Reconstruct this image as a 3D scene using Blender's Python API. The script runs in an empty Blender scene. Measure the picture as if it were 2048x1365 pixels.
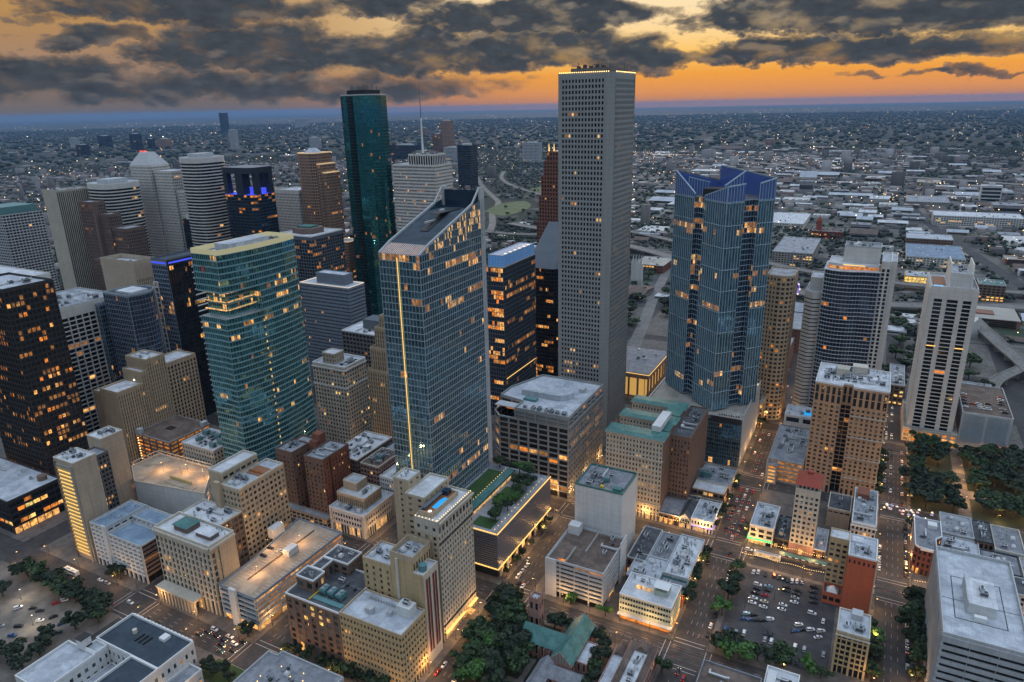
import bpy, math, random
import numpy as np
from mathutils import Matrix, Vector

RAD = math.radians
scene = bpy.context.scene
COL = scene.collection

# ------------------------------------------------------------------ camera
CAM = np.array([366.42, -202.54, 273.49])
YAW, PITCH, ROLL, FPX = 2.05689, -0.322224, -0.021817, 1407.3     # FPX: focal length for a 2048 wide frame
_f = np.array([math.cos(PITCH)*math.cos(YAW), math.cos(PITCH)*math.sin(YAW), math.sin(PITCH)])
_r = np.array([math.sin(YAW), -math.cos(YAW), 0.0]); _u = np.cross(_r, _f)
_r, _u = math.cos(ROLL)*_r + math.sin(ROLL)*_u, -math.sin(ROLL)*_r + math.cos(ROLL)*_u
cd = bpy.data.cameras.new('camera'); cam = bpy.data.objects.new('camera', cd); COL.objects.link(cam)
cd.sensor_width = 36.0; cd.lens = FPX/2048*36.0; cd.clip_start = 1.0; cd.clip_end = 120000.0
cam.matrix_world = Matrix(((_r[0], _u[0], -_f[0], CAM[0]), (_r[1], _u[1], -_f[1], CAM[1]), (_r[2], _u[2], -_f[2], CAM[2]), (0, 0, 0, 1)))
scene.camera = cam

# ------------------------------------------------------------------ world and sun
SUN_AZ = YAW - math.atan2(170, 1407)          # the sun stands just right of the view's middle, low behind the clouds
SUN_EL = RAD(3.0)
world = bpy.data.worlds.new('World'); scene.world = world; world.use_nodes = True
class NG:
    """small helper to write node graphs as expressions"""
    def __init__(s, nt): s.nt = nt
    def n(s, t, **k):
        x = s.nt.nodes.new(t)
        for a, b in k.items(): setattr(x, a, b)
        return x
    def put(s, sock, v):
        if isinstance(v, bpy.types.NodeSocket): s.nt.links.new(v, sock)
        elif v is not None: sock.default_value = v
    def m(s, op, a, b=None, c=None, clamp=False):
        x = s.n('ShaderNodeMath', operation=op, use_clamp=clamp)
        s.put(x.inputs[0], a); s.put(x.inputs[1], b)
        if c is not None: s.put(x.inputs[2], c)
        return x.outputs[0]
    def smooth(s, v, lo, hi, a=0.0, b=1.0):
        x = s.n('ShaderNodeMapRange', interpolation_type='SMOOTHSTEP')
        for i, q in enumerate((v, lo, hi, a, b)): s.put(x.inputs[i], q)
        return x.outputs[0]
    def mix(s, f, a, b, mode='MIX'):
        x = s.n('ShaderNodeMix', data_type='RGBA', blend_type=mode, clamp_factor=True)
        s.put(x.inputs[0], f); s.put(x.inputs[6], a); s.put(x.inputs[7], b)
        return x.outputs[2]
    def xyz(s, a, b, c):
        x = s.n('ShaderNodeCombineXYZ')
        for i, q in enumerate((a, b, c)): s.put(x.inputs[i], q)
        return x.outputs[0]
    def noise(s, vec, scale, detail=5, rough=0.55, dist=0.0):
        x = s.n('ShaderNodeTexNoise'); s.put(x.inputs['Vector'], vec)
        x.inputs['Scale'].default_value = scale; x.inputs['Detail'].default_value = detail
        x.inputs['Roughness'].default_value = rough; x.inputs['Distortion'].default_value = dist
        return x.outputs[0]
    def ramp(s, f, stops):
        x = s.n('ShaderNodeValToRGB'); s.put(x.inputs[0], f); e = x.color_ramp.elements
        while len(e) < len(stops): e.new(0.5)
        for q, (p, c) in zip(e, stops): q.position = p; q.color = (*c, 1)
        return x.outputs[0]

def make_world():
    nt = world.node_tree; nt.nodes.clear(); g = NG(nt)
    tc = g.n('ShaderNodeTexCoord'); sp = g.n('ShaderNodeSeparateXYZ'); nt.links.new(tc.outputs['Generated'], sp.inputs[0])
    X, Y, Zc = sp.outputs
    fx, fy = math.cos(YAW), math.sin(YAW)
    fw = g.m('ADD', g.m('MULTIPLY', X, fx), g.m('MULTIPLY', Y, fy))
    rt = g.m('ADD', g.m('MULTIPLY', X, fy), g.m('MULTIPLY', Y, -fx))
    A = g.m('MULTIPLY', g.m('ARCTAN2', rt, fw), FPX)             # bearing, in hundredths of a degree or so
    E = g.m('MULTIPLY', g.m('ARCSINE', Zc), FPX)                 # elevation, same unit
    E0 = g.m('MAXIMUM', E, 0.0)
    sunf = g.m('ADD', g.m('MULTIPLY', X, math.cos(SUN_AZ)), g.m('MULTIPLY', Y, math.sin(SUN_AZ)))
    near = g.smooth(sunf, -0.1, 0.66)                             # 1 toward the sunset, 0 on the far side
    # clear sky: Nishita for the dome, with the sunset's own colours banked up low in the west
    sky = g.n('ShaderNodeTexSky', sky_type='NISHITA'); sky.sun_disc = False
    sky.sun_elevation = SUN_EL; sky.sun_rotation = math.pi/2 - SUN_AZ
    sky.altitude = 200; sky.air_density = 1.2; sky.dust_density = 2.0; sky.ozone_density = 1.5
    nish = g.mix(1.0, sky.outputs[0], (NISH, NISH, NISH, 1), 'MULTIPLY')
    dome = g.mix(0.5, nish, g.ramp(g.m('DIVIDE', E0, 2200.0), [(0, (.09, .10, .12)), (.10, (.14, .16, .20)), (.30, (.38, .46, .56)), (.6, (.78, .92, 1.12)), (1, (.92, 1.06, 1.30))]))
    dome = g.mix(1.0, dome, (1.42, 1.45, 1.5, 1), 'MULTIPLY')
    west = g.ramp(g.m('DIVIDE', E0, 420.0), [(0, (.34, .14, .06)), (.05, (.46, .18, .05)), (.12, (.54, .22, .03)), (.20, (.60, .34, .075)), (.30, (.60, .42, .20)), (.50, (.60, .50, .34)), (.75, (.55, .51, .42)), (1, (.46, .48, .50))])
    left = g.ramp(g.m('DIVIDE', E0, 420.0), [(0, (.085, .075, .075)), (.10, (.13, .095, .08)), (.22, (.23, .14, .085)), (.36, (.28, .155, .055)), (.60, (.33, .19, .07)), (1, (.36, .33, .30))])
    side = g.smooth(A, -560.0, 180.0)
    low = g.mix(side, left, west)
    base = g.mix(g.m('MULTIPLY', near, g.smooth(E, 700.0, 180.0)), dome, low)
    # clouds: banks of broken grey cloud
    P = g.xyz(g.m('DIVIDE', A, 100.0), g.m('DIVIDE', E, 46.0), 0.0)
    n1 = g.noise(P, 0.85, 7, 0.53, 0.3); n2 = g.noise(P, 3.0, 5, 0.55, 0.1)
    up_ = g.noise(g.xyz(g.m('DIVIDE', A, 100.0), g.m('DIVIDE', g.m('ADD', E, 14.0), 46.0), 0.0), 1.5, 3, 0.5, 0.3); dn_ = g.noise(P, 1.5, 3, 0.5, 0.3)
    w1 = g.noise(P, 0.75, 5, 0.62); w2 = g.noise(g.xyz(g.m('DIVIDE', A, 80.0), g.m('DIVIDE', E, 50.0), 7.3), 0.9, 5, 0.62)
    Aw = g.m('ADD', A, g.m('MULTIPLY', g.m('SUBTRACT', w1, .5), 330.0)); Ew = g.m('ADD', E, g.m('MULTIPLY', g.m('SUBTRACT', w2, .5), 85.0))
    field = None
    for (a, e, w, h, k) in CLOUDS:
        dx = g.m('DIVIDE', g.m('SUBTRACT', Aw, a), w*1.12); dy = g.m('DIVIDE', g.m('SUBTRACT', Ew, e), h*1.34)
        up = g.m('MULTIPLY', dy, g.m('ADD', 1.0, g.m('MULTIPLY', g.m('LESS_THAN', dy, 0.0), 0.7)))
        v = g.m('MULTIPLY', g.m('SUBTRACT', 1.0, g.m('ADD', g.m('MULTIPLY', dx, dx), g.m('MULTIPLY', up, up))), k)
        field = v if field is None else g.m('MAXIMUM', field, v)
    field = g.m('MINIMUM', g.m('MAXIMUM', field, -1.25), 0.95)
    # beyond the banks the same broken cloud goes on all round
    zc = g.m('MAXIMUM', Zc, 0.06)
    Q = g.xyz(g.m('DIVIDE', X, zc), g.m('DIVIDE', Y, zc), 3.0)
    gen = g.m('MULTIPLY', g.m('SUBTRACT', g.noise(Q, 0.55, 6, 0.55), 0.50), 3.0)
    out = g.m('MAXIMUM', g.smooth(E, 230.0, 360.0), g.smooth(g.m('ABSOLUTE', A), 930.0, 1400.0))
    field = g.m('ADD', g.m('MULTIPLY', field, g.m('SUBTRACT', 1.0, out)), g.m('MULTIPLY', gen, out))
    d = g.m('ADD', field, g.m('ADD', g.m('MULTIPLY', g.m('SUBTRACT', n1, 0.5), 3.4), g.m('MULTIPLY', g.m('SUBTRACT', n2, 0.5), .65)))
    cover = g.smooth(d, -0.22, 0.34)
    shade = g.smooth(g.m('ADD', d, g.m('MULTIPLY', g.m('SUBTRACT', n2, 0.5), 0.7)), -0.05, 1.0)
    dark = g.mix(near, (.15, .17, .21, 1), (.033, .039, .047, 1))
    dark = g.mix(g.smooth(E, 330.0, 900.0), dark, (.50, .58, .70, 1))
    thin = g.mix(0.62, base, (.085, .072, .064, 1))
    ccol = g.mix(shade, thin, dark)
    ccol = g.mix(1.0, ccol, g.ramp(n2, [(.3, (.74, .74, .77)), (.7, (1.25, 1.22, 1.16))]), 'MULTIPLY')
    top = g.m('MULTIPLY', g.smooth(g.m('SUBTRACT', dn_, up_), .04, .26), .42)      # cloud tops catch the light, bases stay dark
    ccol = g.mix(top, ccol, g.mix(.72, base, (.13, .115, .105, 1)))
    col = g.mix(cover, base, ccol)
    bg = g.n('ShaderNodeBackground'); nt.links.new(col, bg.inputs[0]); bg.inputs[1].default_value = SKY
    o = g.n('ShaderNodeOutputWorld'); nt.links.new(bg.outputs[0], o.inputs[0])
NISH, SKY = 0.09, 1.0
# bearing, elevation, half-width, half-height, weight of each cloud bank
CLOUDS = [(-543, 163, 232, 33, 1.7), (-693, 114, 100, 19, 1.2), (-449, 93, 179, 46, 1.9), (-760, 51, 158, 32, 1.35), (-225, 173, 115, 24, 1.3), (64, 151, 204, 36, 2.0), (-48, 90, 336, 41, 1.7), (616, 134, 270, 42, 2.3), (593, 74, 331, 25, 1.6), (220, 76, 109, 31, 1.4), (-454, 34, 430, 26, 0.9), (753, 33, 112, 5, 0.4), (289, 131, 44, 8, 0.5), (-776, 142, 26, 7, 0.3), (805, 125, 104, 42, 1.7)]
make_world()
sl = bpy.data.lights.new('sun', 'SUN'); sl.energy = 0.6; sl.angle = RAD(12); sl.color = (1.0, 0.72, 0.45)
so = bpy.data.objects.new('sun', sl); COL.objects.link(so)
sd = Vector((math.cos(SUN_EL)*math.cos(SUN_AZ), math.cos(SUN_EL)*math.sin(SUN_AZ), math.sin(SUN_EL)))
so.rotation_euler = (-sd).to_track_quat('-Z', 'Y').to_euler(); so.location = (0, 0, 900)
scene.view_settings.view_transform = 'Standard'; scene.view_settings.look = 'None'
scene.view_settings.exposure = 0.75; scene.view_settings.gamma = 1.0; scene.view_settings.use_curve_mapping = False
scene.render.engine = 'CYCLES'
scene.cycles.use_denoising = True; scene.cycles.use_adaptive_sampling = True; scene.cycles.adaptive_threshold = 0.025; scene.cycles.max_bounces = 4; scene.cycles.diffuse_bounces = 1
scene.cycles.glossy_bounces = 2; scene.cycles.transmission_bounces = 2; scene.cycles.volume_bounces = 0
scene.cycles.sample_clamp_indirect = 4.0; scene.cycles.caustics_reflective = False; scene.cycles.caustics_refractive = False

# ------------------------------------------------------------------ materials
MATS = {}
def new_mat(name):
    m = bpy.data.materials.new(name); m.use_nodes = True; nt = m.node_tree; nt.nodes.clear(); g = NG(nt)
    o = g.n('ShaderNodeOutputMaterial'); b = g.n('ShaderNodeBsdfPrincipled'); nt.links.new(b.outputs[0], o.inputs[0])
    MATS[name] = m
    return m, g, b
def rnd_socket(g):
    a = g.n('ShaderNodeObjectInfo').outputs['Random']; b = g.n('ShaderNodeNewGeometry').outputs['Random Per Island']
    return g.m('FRACT', g.m('ADD', a, b))
def wall(name, col, var=0.18, rough=0.85, streak=0.28, grain=0.12, joints=True):
    m, g, b = new_mat(name)
    tc = g.n('ShaderNodeTexCoord').outputs['Object']
    n1 = g.noise(tc, 0.11, 4, 0.6); mp = g.n('ShaderNodeMapping'); mp.inputs['Scale'].default_value = (.9, .9, .06)
    g.put(mp.inputs[0], tc); n2 = g.noise(mp.outputs[0], 1.0, 3, 0.6); n3 = g.noise(tc, 2.6, 3, 0.6)
    v = g.m('ADD', 1.0, g.m('MULTIPLY', g.m('SUBTRACT', n1, 0.5), 2*var))
    v = g.m('ADD', v, g.m('MULTIPLY', g.m('SUBTRACT', n2, 0.5), 2*streak))
    if joints:                                  # cladding joints: every storey and every few metres along
        sx = g.n('ShaderNodeSeparateXYZ'); g.put(sx.inputs[0], tc); hz = g.m('LESS_THAN', g.m('FRACT', g.m('DIVIDE', sx.outputs[2], 3.7)), .055); vt = g.m('LESS_THAN', g.m('FRACT', g.m('DIVIDE', g.m('ADD', sx.outputs[0], sx.outputs[1]), 5.3)), .04)
        v = g.m('MULTIPLY', v, g.m('SUBTRACT', 1.0, g.m('MULTIPLY', g.m('MAXIMUM', hz, vt), .20)))
    v = g.m('ADD', v, g.m('MULTIPLY', g.m('SUBTRACT', n3, 0.5), 2*grain))
    c = g.n('ShaderNodeVectorMath', operation='SCALE'); c.inputs[0].default_value = col; g.put(c.inputs['Scale'], v)
    g.put(b.inputs['Base Color'], c.outputs[0]); b.inputs['Roughness'].default_value = rough
    return m
def roofm(name, c1, c2, scale=0.12, rough=0.8):
    m, g, b = new_mat(name)
    tc = g.n('ShaderNodeTexCoord').outputs['Object']
    n1 = g.noise(tc, scale, 6, 0.65, 0.4); n2 = g.noise(tc, 1.4, 4, 0.6)
    vo = g.n('ShaderNodeTexVoronoi', feature='F1', distance='CHEBYCHEV'); g.put(vo.inputs['Vector'], tc); vo.inputs['Scale'].default_value = 0.16
    f = g.smooth(g.m('ADD', n1, g.m('MULTIPLY', g.m('SUBTRACT', n2, .5), .35)), 0.36, 0.64)
    c = g.mix(f, (*c1, 1), (*c2, 1)); sp = g.n('ShaderNodeSeparateColor'); g.put(sp.inputs[0], vo.outputs['Color'])
    c = g.mix(1.0, c, g.ramp(sp.outputs[0], [(0, (.84, .84, .85)), (1, (1.1, 1.1, 1.1))]), 'MULTIPLY')
    sx = g.n('ShaderNodeSeparateXYZ'); g.put(sx.inputs[0], tc); seam = g.m('LESS_THAN', g.m('FRACT', g.m('DIVIDE', g.m('ADD', sx.outputs[0], g.m('MULTIPLY', n1, 1.2)), 4.1)), .07)
    pond = g.smooth(g.noise(tc, .31, 5, .7, 1.0), .56, .68)
    c = g.mix(g.m('MULTIPLY', g.m('MAXIMUM', g.m('MULTIPLY', seam, .5), pond), .38), c, (c1[0]*.45, c1[1]*.44, c1[2]*.43, 1))
    g.put(b.inputs['Base Color'], c); b.inputs['Roughness'].default_value = rough
    return m
def glass(name, c1, c2, rough=0.07, ior=1.75, metal=0.0, c3=None):
    m, g, b = new_mat(name); r = rnd_socket(g)
    stops = [(0, c1), (.62, c2), (1, c3 or c2)]
    g.put(b.inputs['Base Color'], g.ramp(r, stops)); b.inputs['Roughness'].default_value = rough
    b.inputs['IOR'].default_value = ior; b.inputs['Metallic'].default_value = metal
    bp = g.n('ShaderNodeBump'); bp.inputs['Strength'].default_value = .05; bp.inputs['Distance'].default_value = .6; g.put(bp.inputs['Height'], g.noise(g.n('ShaderNodeNewGeometry').outputs['Position'], .22, 3, .5)); g.put(b.inputs['Normal'], bp.outputs[0])
    return m
def lit(name, col, st, spread=0.8):
    m, g, b = new_mat(name); r = rnd_socket(g)
    tc = g.n('ShaderNodeNewGeometry').outputs['Position']; n = g.noise(tc, 0.55, 4, 0.7)
    b.inputs['Base Color'].default_value = (.05, .04, .03, 1); b.inputs['Roughness'].default_value = .15
    g.put(b.inputs['Emission Color'], g.mix(r, (*col, 1), (col[0], col[1]*.82, col[2]*.6, 1)))
    g.put(b.inputs['Emission Strength'], g.m('MULTIPLY', g.m('MULTIPLY', st, g.m('ADD', 1-spread/2, g.m('MULTIPLY', r, spread))), g.smooth(n, .30, .66, .12, 1.5)))
    m.cycles.emission_sampling = 'NONE'
    return m
def flat(name, col, rough=0.6, metal=0.0, emit=None, est=1.0):
    m, g, b = new_mat(name); b.inputs['Base Color'].default_value = (*col, 1); b.inputs['Roughness'].default_value = rough; b.inputs['Metallic'].default_value = metal
    if emit: b.inputs['Emission Color'].default_value = (*emit, 1); b.inputs['Emission Strength'].default_value = est; m.cycles.emission_sampling = 'NONE'
    return m
# masonry, concrete, metal
wall('beige', (.44, .36, .27)); wall('tan', (.47, .37, .25)); wall('buff', (.50, .37, .20)); wall('cream', (.58, .53, .44)); wall('limestone', (.52, .47, .38))
wall('white_stucco', (.64, .65, .64), streak=.14); wall('pale_grey', (.46, .48, .49)); wall('granite', (.30, .315, .31), var=.1, streak=.1)
wall('brown_brick', (.19, .12, .085)); wall('red_brick', (.23, .085, .05)); wall('dark_red_brick', (.13, .045, .035)); wall('pink_brick', (.36, .21, .17)); wall('orange_wall', (.47, .12, .055), var=.1, streak=.18)
wall('concrete', (.33, .31, .28)); wall('dark_concrete', (.14, .135, .13)); wall('bronze', (.035, .032, .03), var=.2, streak=.05); wall('black_panel', (.018, .019, .022), streak=.05)
wall('red_granite', (.20, .09, .06)); wall('pink_granite', (.34, .22, .16)); wall('white_panel', (.62, .60, .56), streak=.08); wall('blue_grey', (.20, .24, .29), streak=.08)
wall('slate', (.11, .13, .15)); wall('aris_brick', (.48, .29, .165)); wall('brown_stone', (.17, .12, .10)); wall('garage_grey', (.42, .44, .45)); wall('mint', (.42, .49, .40))
wall('steel', (.34, .40, .44), rough=.4, streak=.05); wall('fin_tan', (.47, .43, .35)); wall('yellow_wall', (.62, .47, .20)); wall('terracotta', (.30, .06, .035)); wall('brown_panel', (.13, .075, .06))
# roofs
roofm('roof_white', (.50, .52, .54), (.66, .68, .70)); roofm('roof_grey', (.22, .24, .27), (.36, .38, .40)); roofm('roof_dark', (.05, .055, .065), (.11, .115, .12)); roofm('roof_blue', (.15, .22, .30), (.24, .33, .42))
roofm('roof_deck', (.30, .24, .175), (.46, .37, .27), .07); roofm('roof_pale', (.38, .41, .45), (.54, .58, .62)); roofm('roof_navy', (.028, .045, .062), (.045, .068, .088)); roofm('roof_brown', (.10, .07, .055), (.19, .14, .11))
roofm('roof_copper', (.045, .155, .14), (.08, .22, .20), .3, .5); roofm('roof_slate', (.18, .19, .21), (.27, .28, .30), .3); roofm('roof_light_deck', (.33, .31, .27), (.43, .41, .36), .05)
wall('pale_teal', (.20, .36, .38), rough=.4, streak=.05); wall('pale_blue_metal', (.34, .46, .54), rough=.4, streak=.05); wall('green_frame', (.02, .09, .095), rough=.3, streak=.05); wall('navy_panel', (.022, .032, .05), rough=.4, streak=.05)
flat('red_reflection', (.42, .10, .08), .3); flat('strip_dimgold', (.5, .4, .3), emit=(1.0, .66, .3), est=.3); flat('strip_dimwhite', (.55, .5, .45), emit=(1.0, .82, .6), est=.3); flat('screen_lit', (.35, .40, .30), .3, emit=(.95, .78, .36), est=.16)
wall('lawn', (.035, .085, .02), var=.3, streak=0, grain=.3); wall('leaf_dark', (.02, .045, .016), var=.3, streak=0, grain=.3)
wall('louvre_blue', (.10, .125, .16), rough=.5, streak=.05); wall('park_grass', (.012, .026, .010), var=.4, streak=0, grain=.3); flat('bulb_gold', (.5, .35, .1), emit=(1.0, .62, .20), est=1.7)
# glazing
glass('glass_dark', (.008, .012, .016), (.013, .02, .026), ior=1.55, c3=(.035, .042, .045)); glass('glass_black', (.008, .010, .013), (.014, .016, .018), ior=1.45)
glass('glass_teal', (.10, .30, .33), (.16, .42, .45), .05, 1.9, .88, (.26, .55, .58)); glass('glass_blue', (.10, .24, .31), (.16, .34, .42), .05, 1.9, .9, (.26, .46, .54))
glass('glass_tower', (.14, .29, .37), (.22, .40, .49), .05, 1.9, .85, (.32, .52, .60)); glass('glass_green', (.03, .20, .21), (.05, .27, .28), .05, 1.9, .85, (.07, .33, .34))
glass('glass_navy', (.012, .03, .06), (.02, .04, .075), .05, 1.8, .2); glass('glass_window', (.012, .018, .02), (.028, .045, .048), .12, 1.5, 0, (.20, .21, .19)); glass('glass_smoke', (.022, .02, .019), (.034, .03, .028), .08, 1.6)
lit('lit_amber', (1.0, .52, .17), .55); lit('lit_warm', (1.0, .62, .26), .48); lit('lit_dim', (.95, .42, .13), .19); lit('lit_gold', (1.0, .70, .22), .65, .5); lit('lit_orange', (1.0, .33, .05), .42)
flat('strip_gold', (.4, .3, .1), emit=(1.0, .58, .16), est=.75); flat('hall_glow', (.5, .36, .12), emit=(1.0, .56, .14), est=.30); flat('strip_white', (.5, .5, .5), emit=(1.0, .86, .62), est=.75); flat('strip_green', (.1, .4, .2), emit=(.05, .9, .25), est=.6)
flat('strip_blue', (.05, .05, .3), emit=(.06, .10, .95), est=.5); flat('strip_violet', (.3, .2, .5), emit=(.30, .20, 1.0), est=.6); flat('lamp_glow', (.8, .6, .3), emit=(1.0, .58, .20), est=3.0); flat('lamp_white', (.8, .8, .8), emit=(1.0, .84, .58), est=3.0)
flat('crown_blue', (.11, .19, .42), rough=.2, metal=.6, emit=(.06, .10, .45), est=.055); flat('crown_sky', (.05, .10, .16), rough=.15, emit=(.07, .22, .55), est=.3); flat('red_sign', (.3, .05, .03), emit=(1.0, .16, .06), est=1.1)
flat('tail_red', (.3, .02, .02), emit=(1.0, .10, .03), est=1.6); flat('head_white', (.8, .8, .7), emit=(1.0, .85, .6), est=2.5); flat('pool_water', (.02, .2, .4), rough=.05, emit=(.03, .38, .85), est=.45)
flat('metal_light', (.55, .57, .58), .45, .4); flat('metal_grey', (.27, .29, .31), .5, .3); flat('metal_dark', (.06, .065, .07), .5, .3); flat('metal_teal', (.10, .23, .24), .5); flat('white_trim', (.72, .73, .72), .6); flat('black_trim', (.015, .015, .017), .5); flat('wood_deck', (.30, .13, .06), .6); flat('rust', (.35, .14, .05), .8); flat('yellow_paint', (.62, .42, .04), .6)

# ------------------------------------------------------------------ mesh helpers
class MB:
    def __init__(s): s.q, s.m, s.ng = [], [], []
    def quads(s, arr, mi=0):
        arr = np.asarray(arr, float).reshape(-1, 4, 3); s.q.append(arr)
        s.m.append(np.broadcast_to(np.asarray(mi, np.int32), (len(arr),)).copy()); return s
    def quad(s, a, b, c, d, mi=0): return s.quads([[a, b, c, d]], mi)
    def ngon(s, pts, mi=0): s.ng.append((np.asarray(pts, float), mi)); return s
    def obox(s, o, d, n, a0, a1, b0, b1, z0, z1, mi=0):
        a0, a1, b0, b1, z0, z1 = np.broadcast_arrays(*[np.atleast_1d(np.asarray(t, float)) for t in (a0, a1, b0, b1, z0, z1)])
        o = np.array([o[0], o[1], 0.0]); d = np.array([d[0], d[1], 0.0]); n = np.array([n[0], n[1], 0.0]); k = np.array([0, 0, 1.0])
        def p(a, b, z): return o + a[:, None]*d + b[:, None]*n + z[:, None]*k
        c = {(i, j, l): p((a0, a1)[i], (b0, b1)[j], (z0, z1)[l]) for i in (0, 1) for j in (0, 1) for l in (0, 1)}
        F = [[(0, 1, 0), (1, 1, 0), (1, 1, 1), (0, 1, 1)], [(1, 0, 0), (0, 0, 0), (0, 0, 1), (1, 0, 1)], [(1, 1, 0), (1, 0, 0), (1, 0, 1), (1, 1, 1)],
             [(0, 0, 0), (0, 1, 0), (0, 1, 1), (0, 0, 1)], [(0, 1, 1), (1, 1, 1), (1, 0, 1), (0, 0, 1)], [(0, 0, 0), (1, 0, 0), (1, 1, 0), (0, 1, 0)]]
        mi = np.broadcast_to(np.asarray(mi, np.int32), a0.shape)
        for f in F: s.quads(np.stack([c[t] for t in f], 1), mi)
        return s
    def box(s, x0, x1, y0, y1, z0, z1, mi=0): return s.obox((0, 0), (0, 1), (1, 0), y0, y1, x0, x1, z0, z1, mi)
    def prism(s, poly, z0, z1, mi=0, top=True, tmi=None):
        n = len(poly)
        for i in range(n):
            (ax, ay), (bx, by) = poly[i], poly[(i+1) % n]
            s.quad((ax, ay, z0), (bx, by, z0), (bx, by, z1), (ax, ay, z1), mi)
        if top: s.ngon([(x, y, z1) for x, y in poly], mi if tmi is None else tmi)
        return s
    def frustum(s, p0, z0, p1, z1, mi=0, top=True):
        n = len(p0)
        for i in range(n):
            j = (i+1) % n
            s.quad((*p0[i], z0), (*p0[j], z0), (*p1[j], z1), (*p1[i], z1), mi)
        if top: s.ngon([(x, y, z1) for x, y in p1], mi)
        return s
    def cyl(s, x, y, z0, z1, r, n=10, mi=0, r1=None):
        a = [(x + r*math.cos(t*2*math.pi/n), y + r*math.sin(t*2*math.pi/n)) for t in range(n)]
        r1 = r if r1 is None else r1
        b = [(x + r1*math.cos(t*2*math.pi/n), y + r1*math.sin(t*2*math.pi/n)) for t in range(n)]
        return s.frustum(a, z0, b, z1, mi)
    def empty(s): return not s.q and not s.ng
    def mesh(s, name, mats, off=(0, 0, 0)):
        V, loops, starts, mi = [], 0, [], []
        if s.q:
            q = np.concatenate(s.q); V.append(q.reshape(-1, 3)); starts.append(np.arange(len(q))*4); mi.append(np.concatenate(s.m)); loops = len(q)*4
        tot = [np.full(len(starts[0]), 4)] if s.q else []
        for p, m in s.ng:
            V.append(p); starts.append(np.array([loops])); tot.append(np.array([len(p)])); mi.append(np.array([m])); loops += len(p)
        V = np.concatenate(V) - np.asarray(off, float); starts = np.concatenate(starts); tot = np.concatenate(tot); mi = np.concatenate(mi)
        me = bpy.data.meshes.new(name); me.vertices.add(len(V)); me.vertices.foreach_set('co', V.astype(np.float32).ravel())
        me.loops.add(loops); me.loops.foreach_set('vertex_index', np.arange(loops, dtype=np.int32))
        me.polygons.add(len(starts)); me.polygons.foreach_set('loop_start', starts.astype(np.int32)); me.polygons.foreach_set('loop_total', tot.astype(np.int32))
        me.polygons.foreach_set('material_index', mi.astype(np.int32))
        for m in mats: me.materials.append(MATS[m])
        me.update(calc_edges=True); return me
    def build(s, name, mats, parent=None, kind=None, loc=None):
        """mesh coordinates are world coordinates; the object stands at its parent's base (or at loc)"""
        if isinstance(mats, str): mats = [mats]
        off = tuple(base_of(parent)) if parent else (loc or (0, 0, 0))
        o = bpy.data.objects.new(name, s.mesh(name, mats, off)); COL.objects.link(o)
        if parent: o.parent = parent
        else: o.location = off
        if kind: o['kind'] = kind
        return o
def base_of(o):
    p = Vector((0, 0, 0))
    while o is not None: p = p + o.location; o = o.parent
    return p
def tag(o, label, cat, group=None):
    o['label'] = label; o['category'] = cat
    if group: o['group'] = group
    return o
def thing(name, label, cat, loc=(0, 0, 0), group=None):
    o = bpy.data.objects.new(name, None); COL.objects.link(o); o.location = loc; o.empty_display_size = 2.0
    return tag(o, label, cat, group)
def rect(x0, x1, y0, y1): return [(x0, y0), (x1, y0), (x1, y1), (x0, y1)]
def inset(poly, d):
    n, out = len(poly), []
    for i in range(n):
        p0, p1, p2 = (np.array(poly[(i+k) % n], float) for k in (-1, 0, 1))
        d1 = (p1-p0)/np.linalg.norm(p1-p0); d2 = (p2-p1)/np.linalg.norm(p2-p1)
        n1, n2 = np.array([-d1[1], d1[0]]), np.array([-d2[1], d2[0]])
        k = 1 + n1@n2
        out.append(tuple(p1 + d*(n1+n2)/max(k, .2)))
    return out

# ------------------------------------------------------------------ buildings: generator
ROOFS = {}
PANES = {}                                     # building -> list of window panes, turned into windows at the end
UNIT_PANE = {}
LITS = ['lit_amber', 'lit_warm', 'lit_dim']
BASE = dict(fh=3.8, bay=3.2, pw=.9, sh=1.5, po=0.0, so=-.06, D=.45, wall='tan', frame=None, glass='glass_window', lit=.05, base=0.0, top=1.2,
            par=1.0, roof='roof_grey', rim=None, lits=LITS, hot=(), blit=None, spread=.5)
def st(**k): d = dict(BASE); d.update(k); return d

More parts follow.
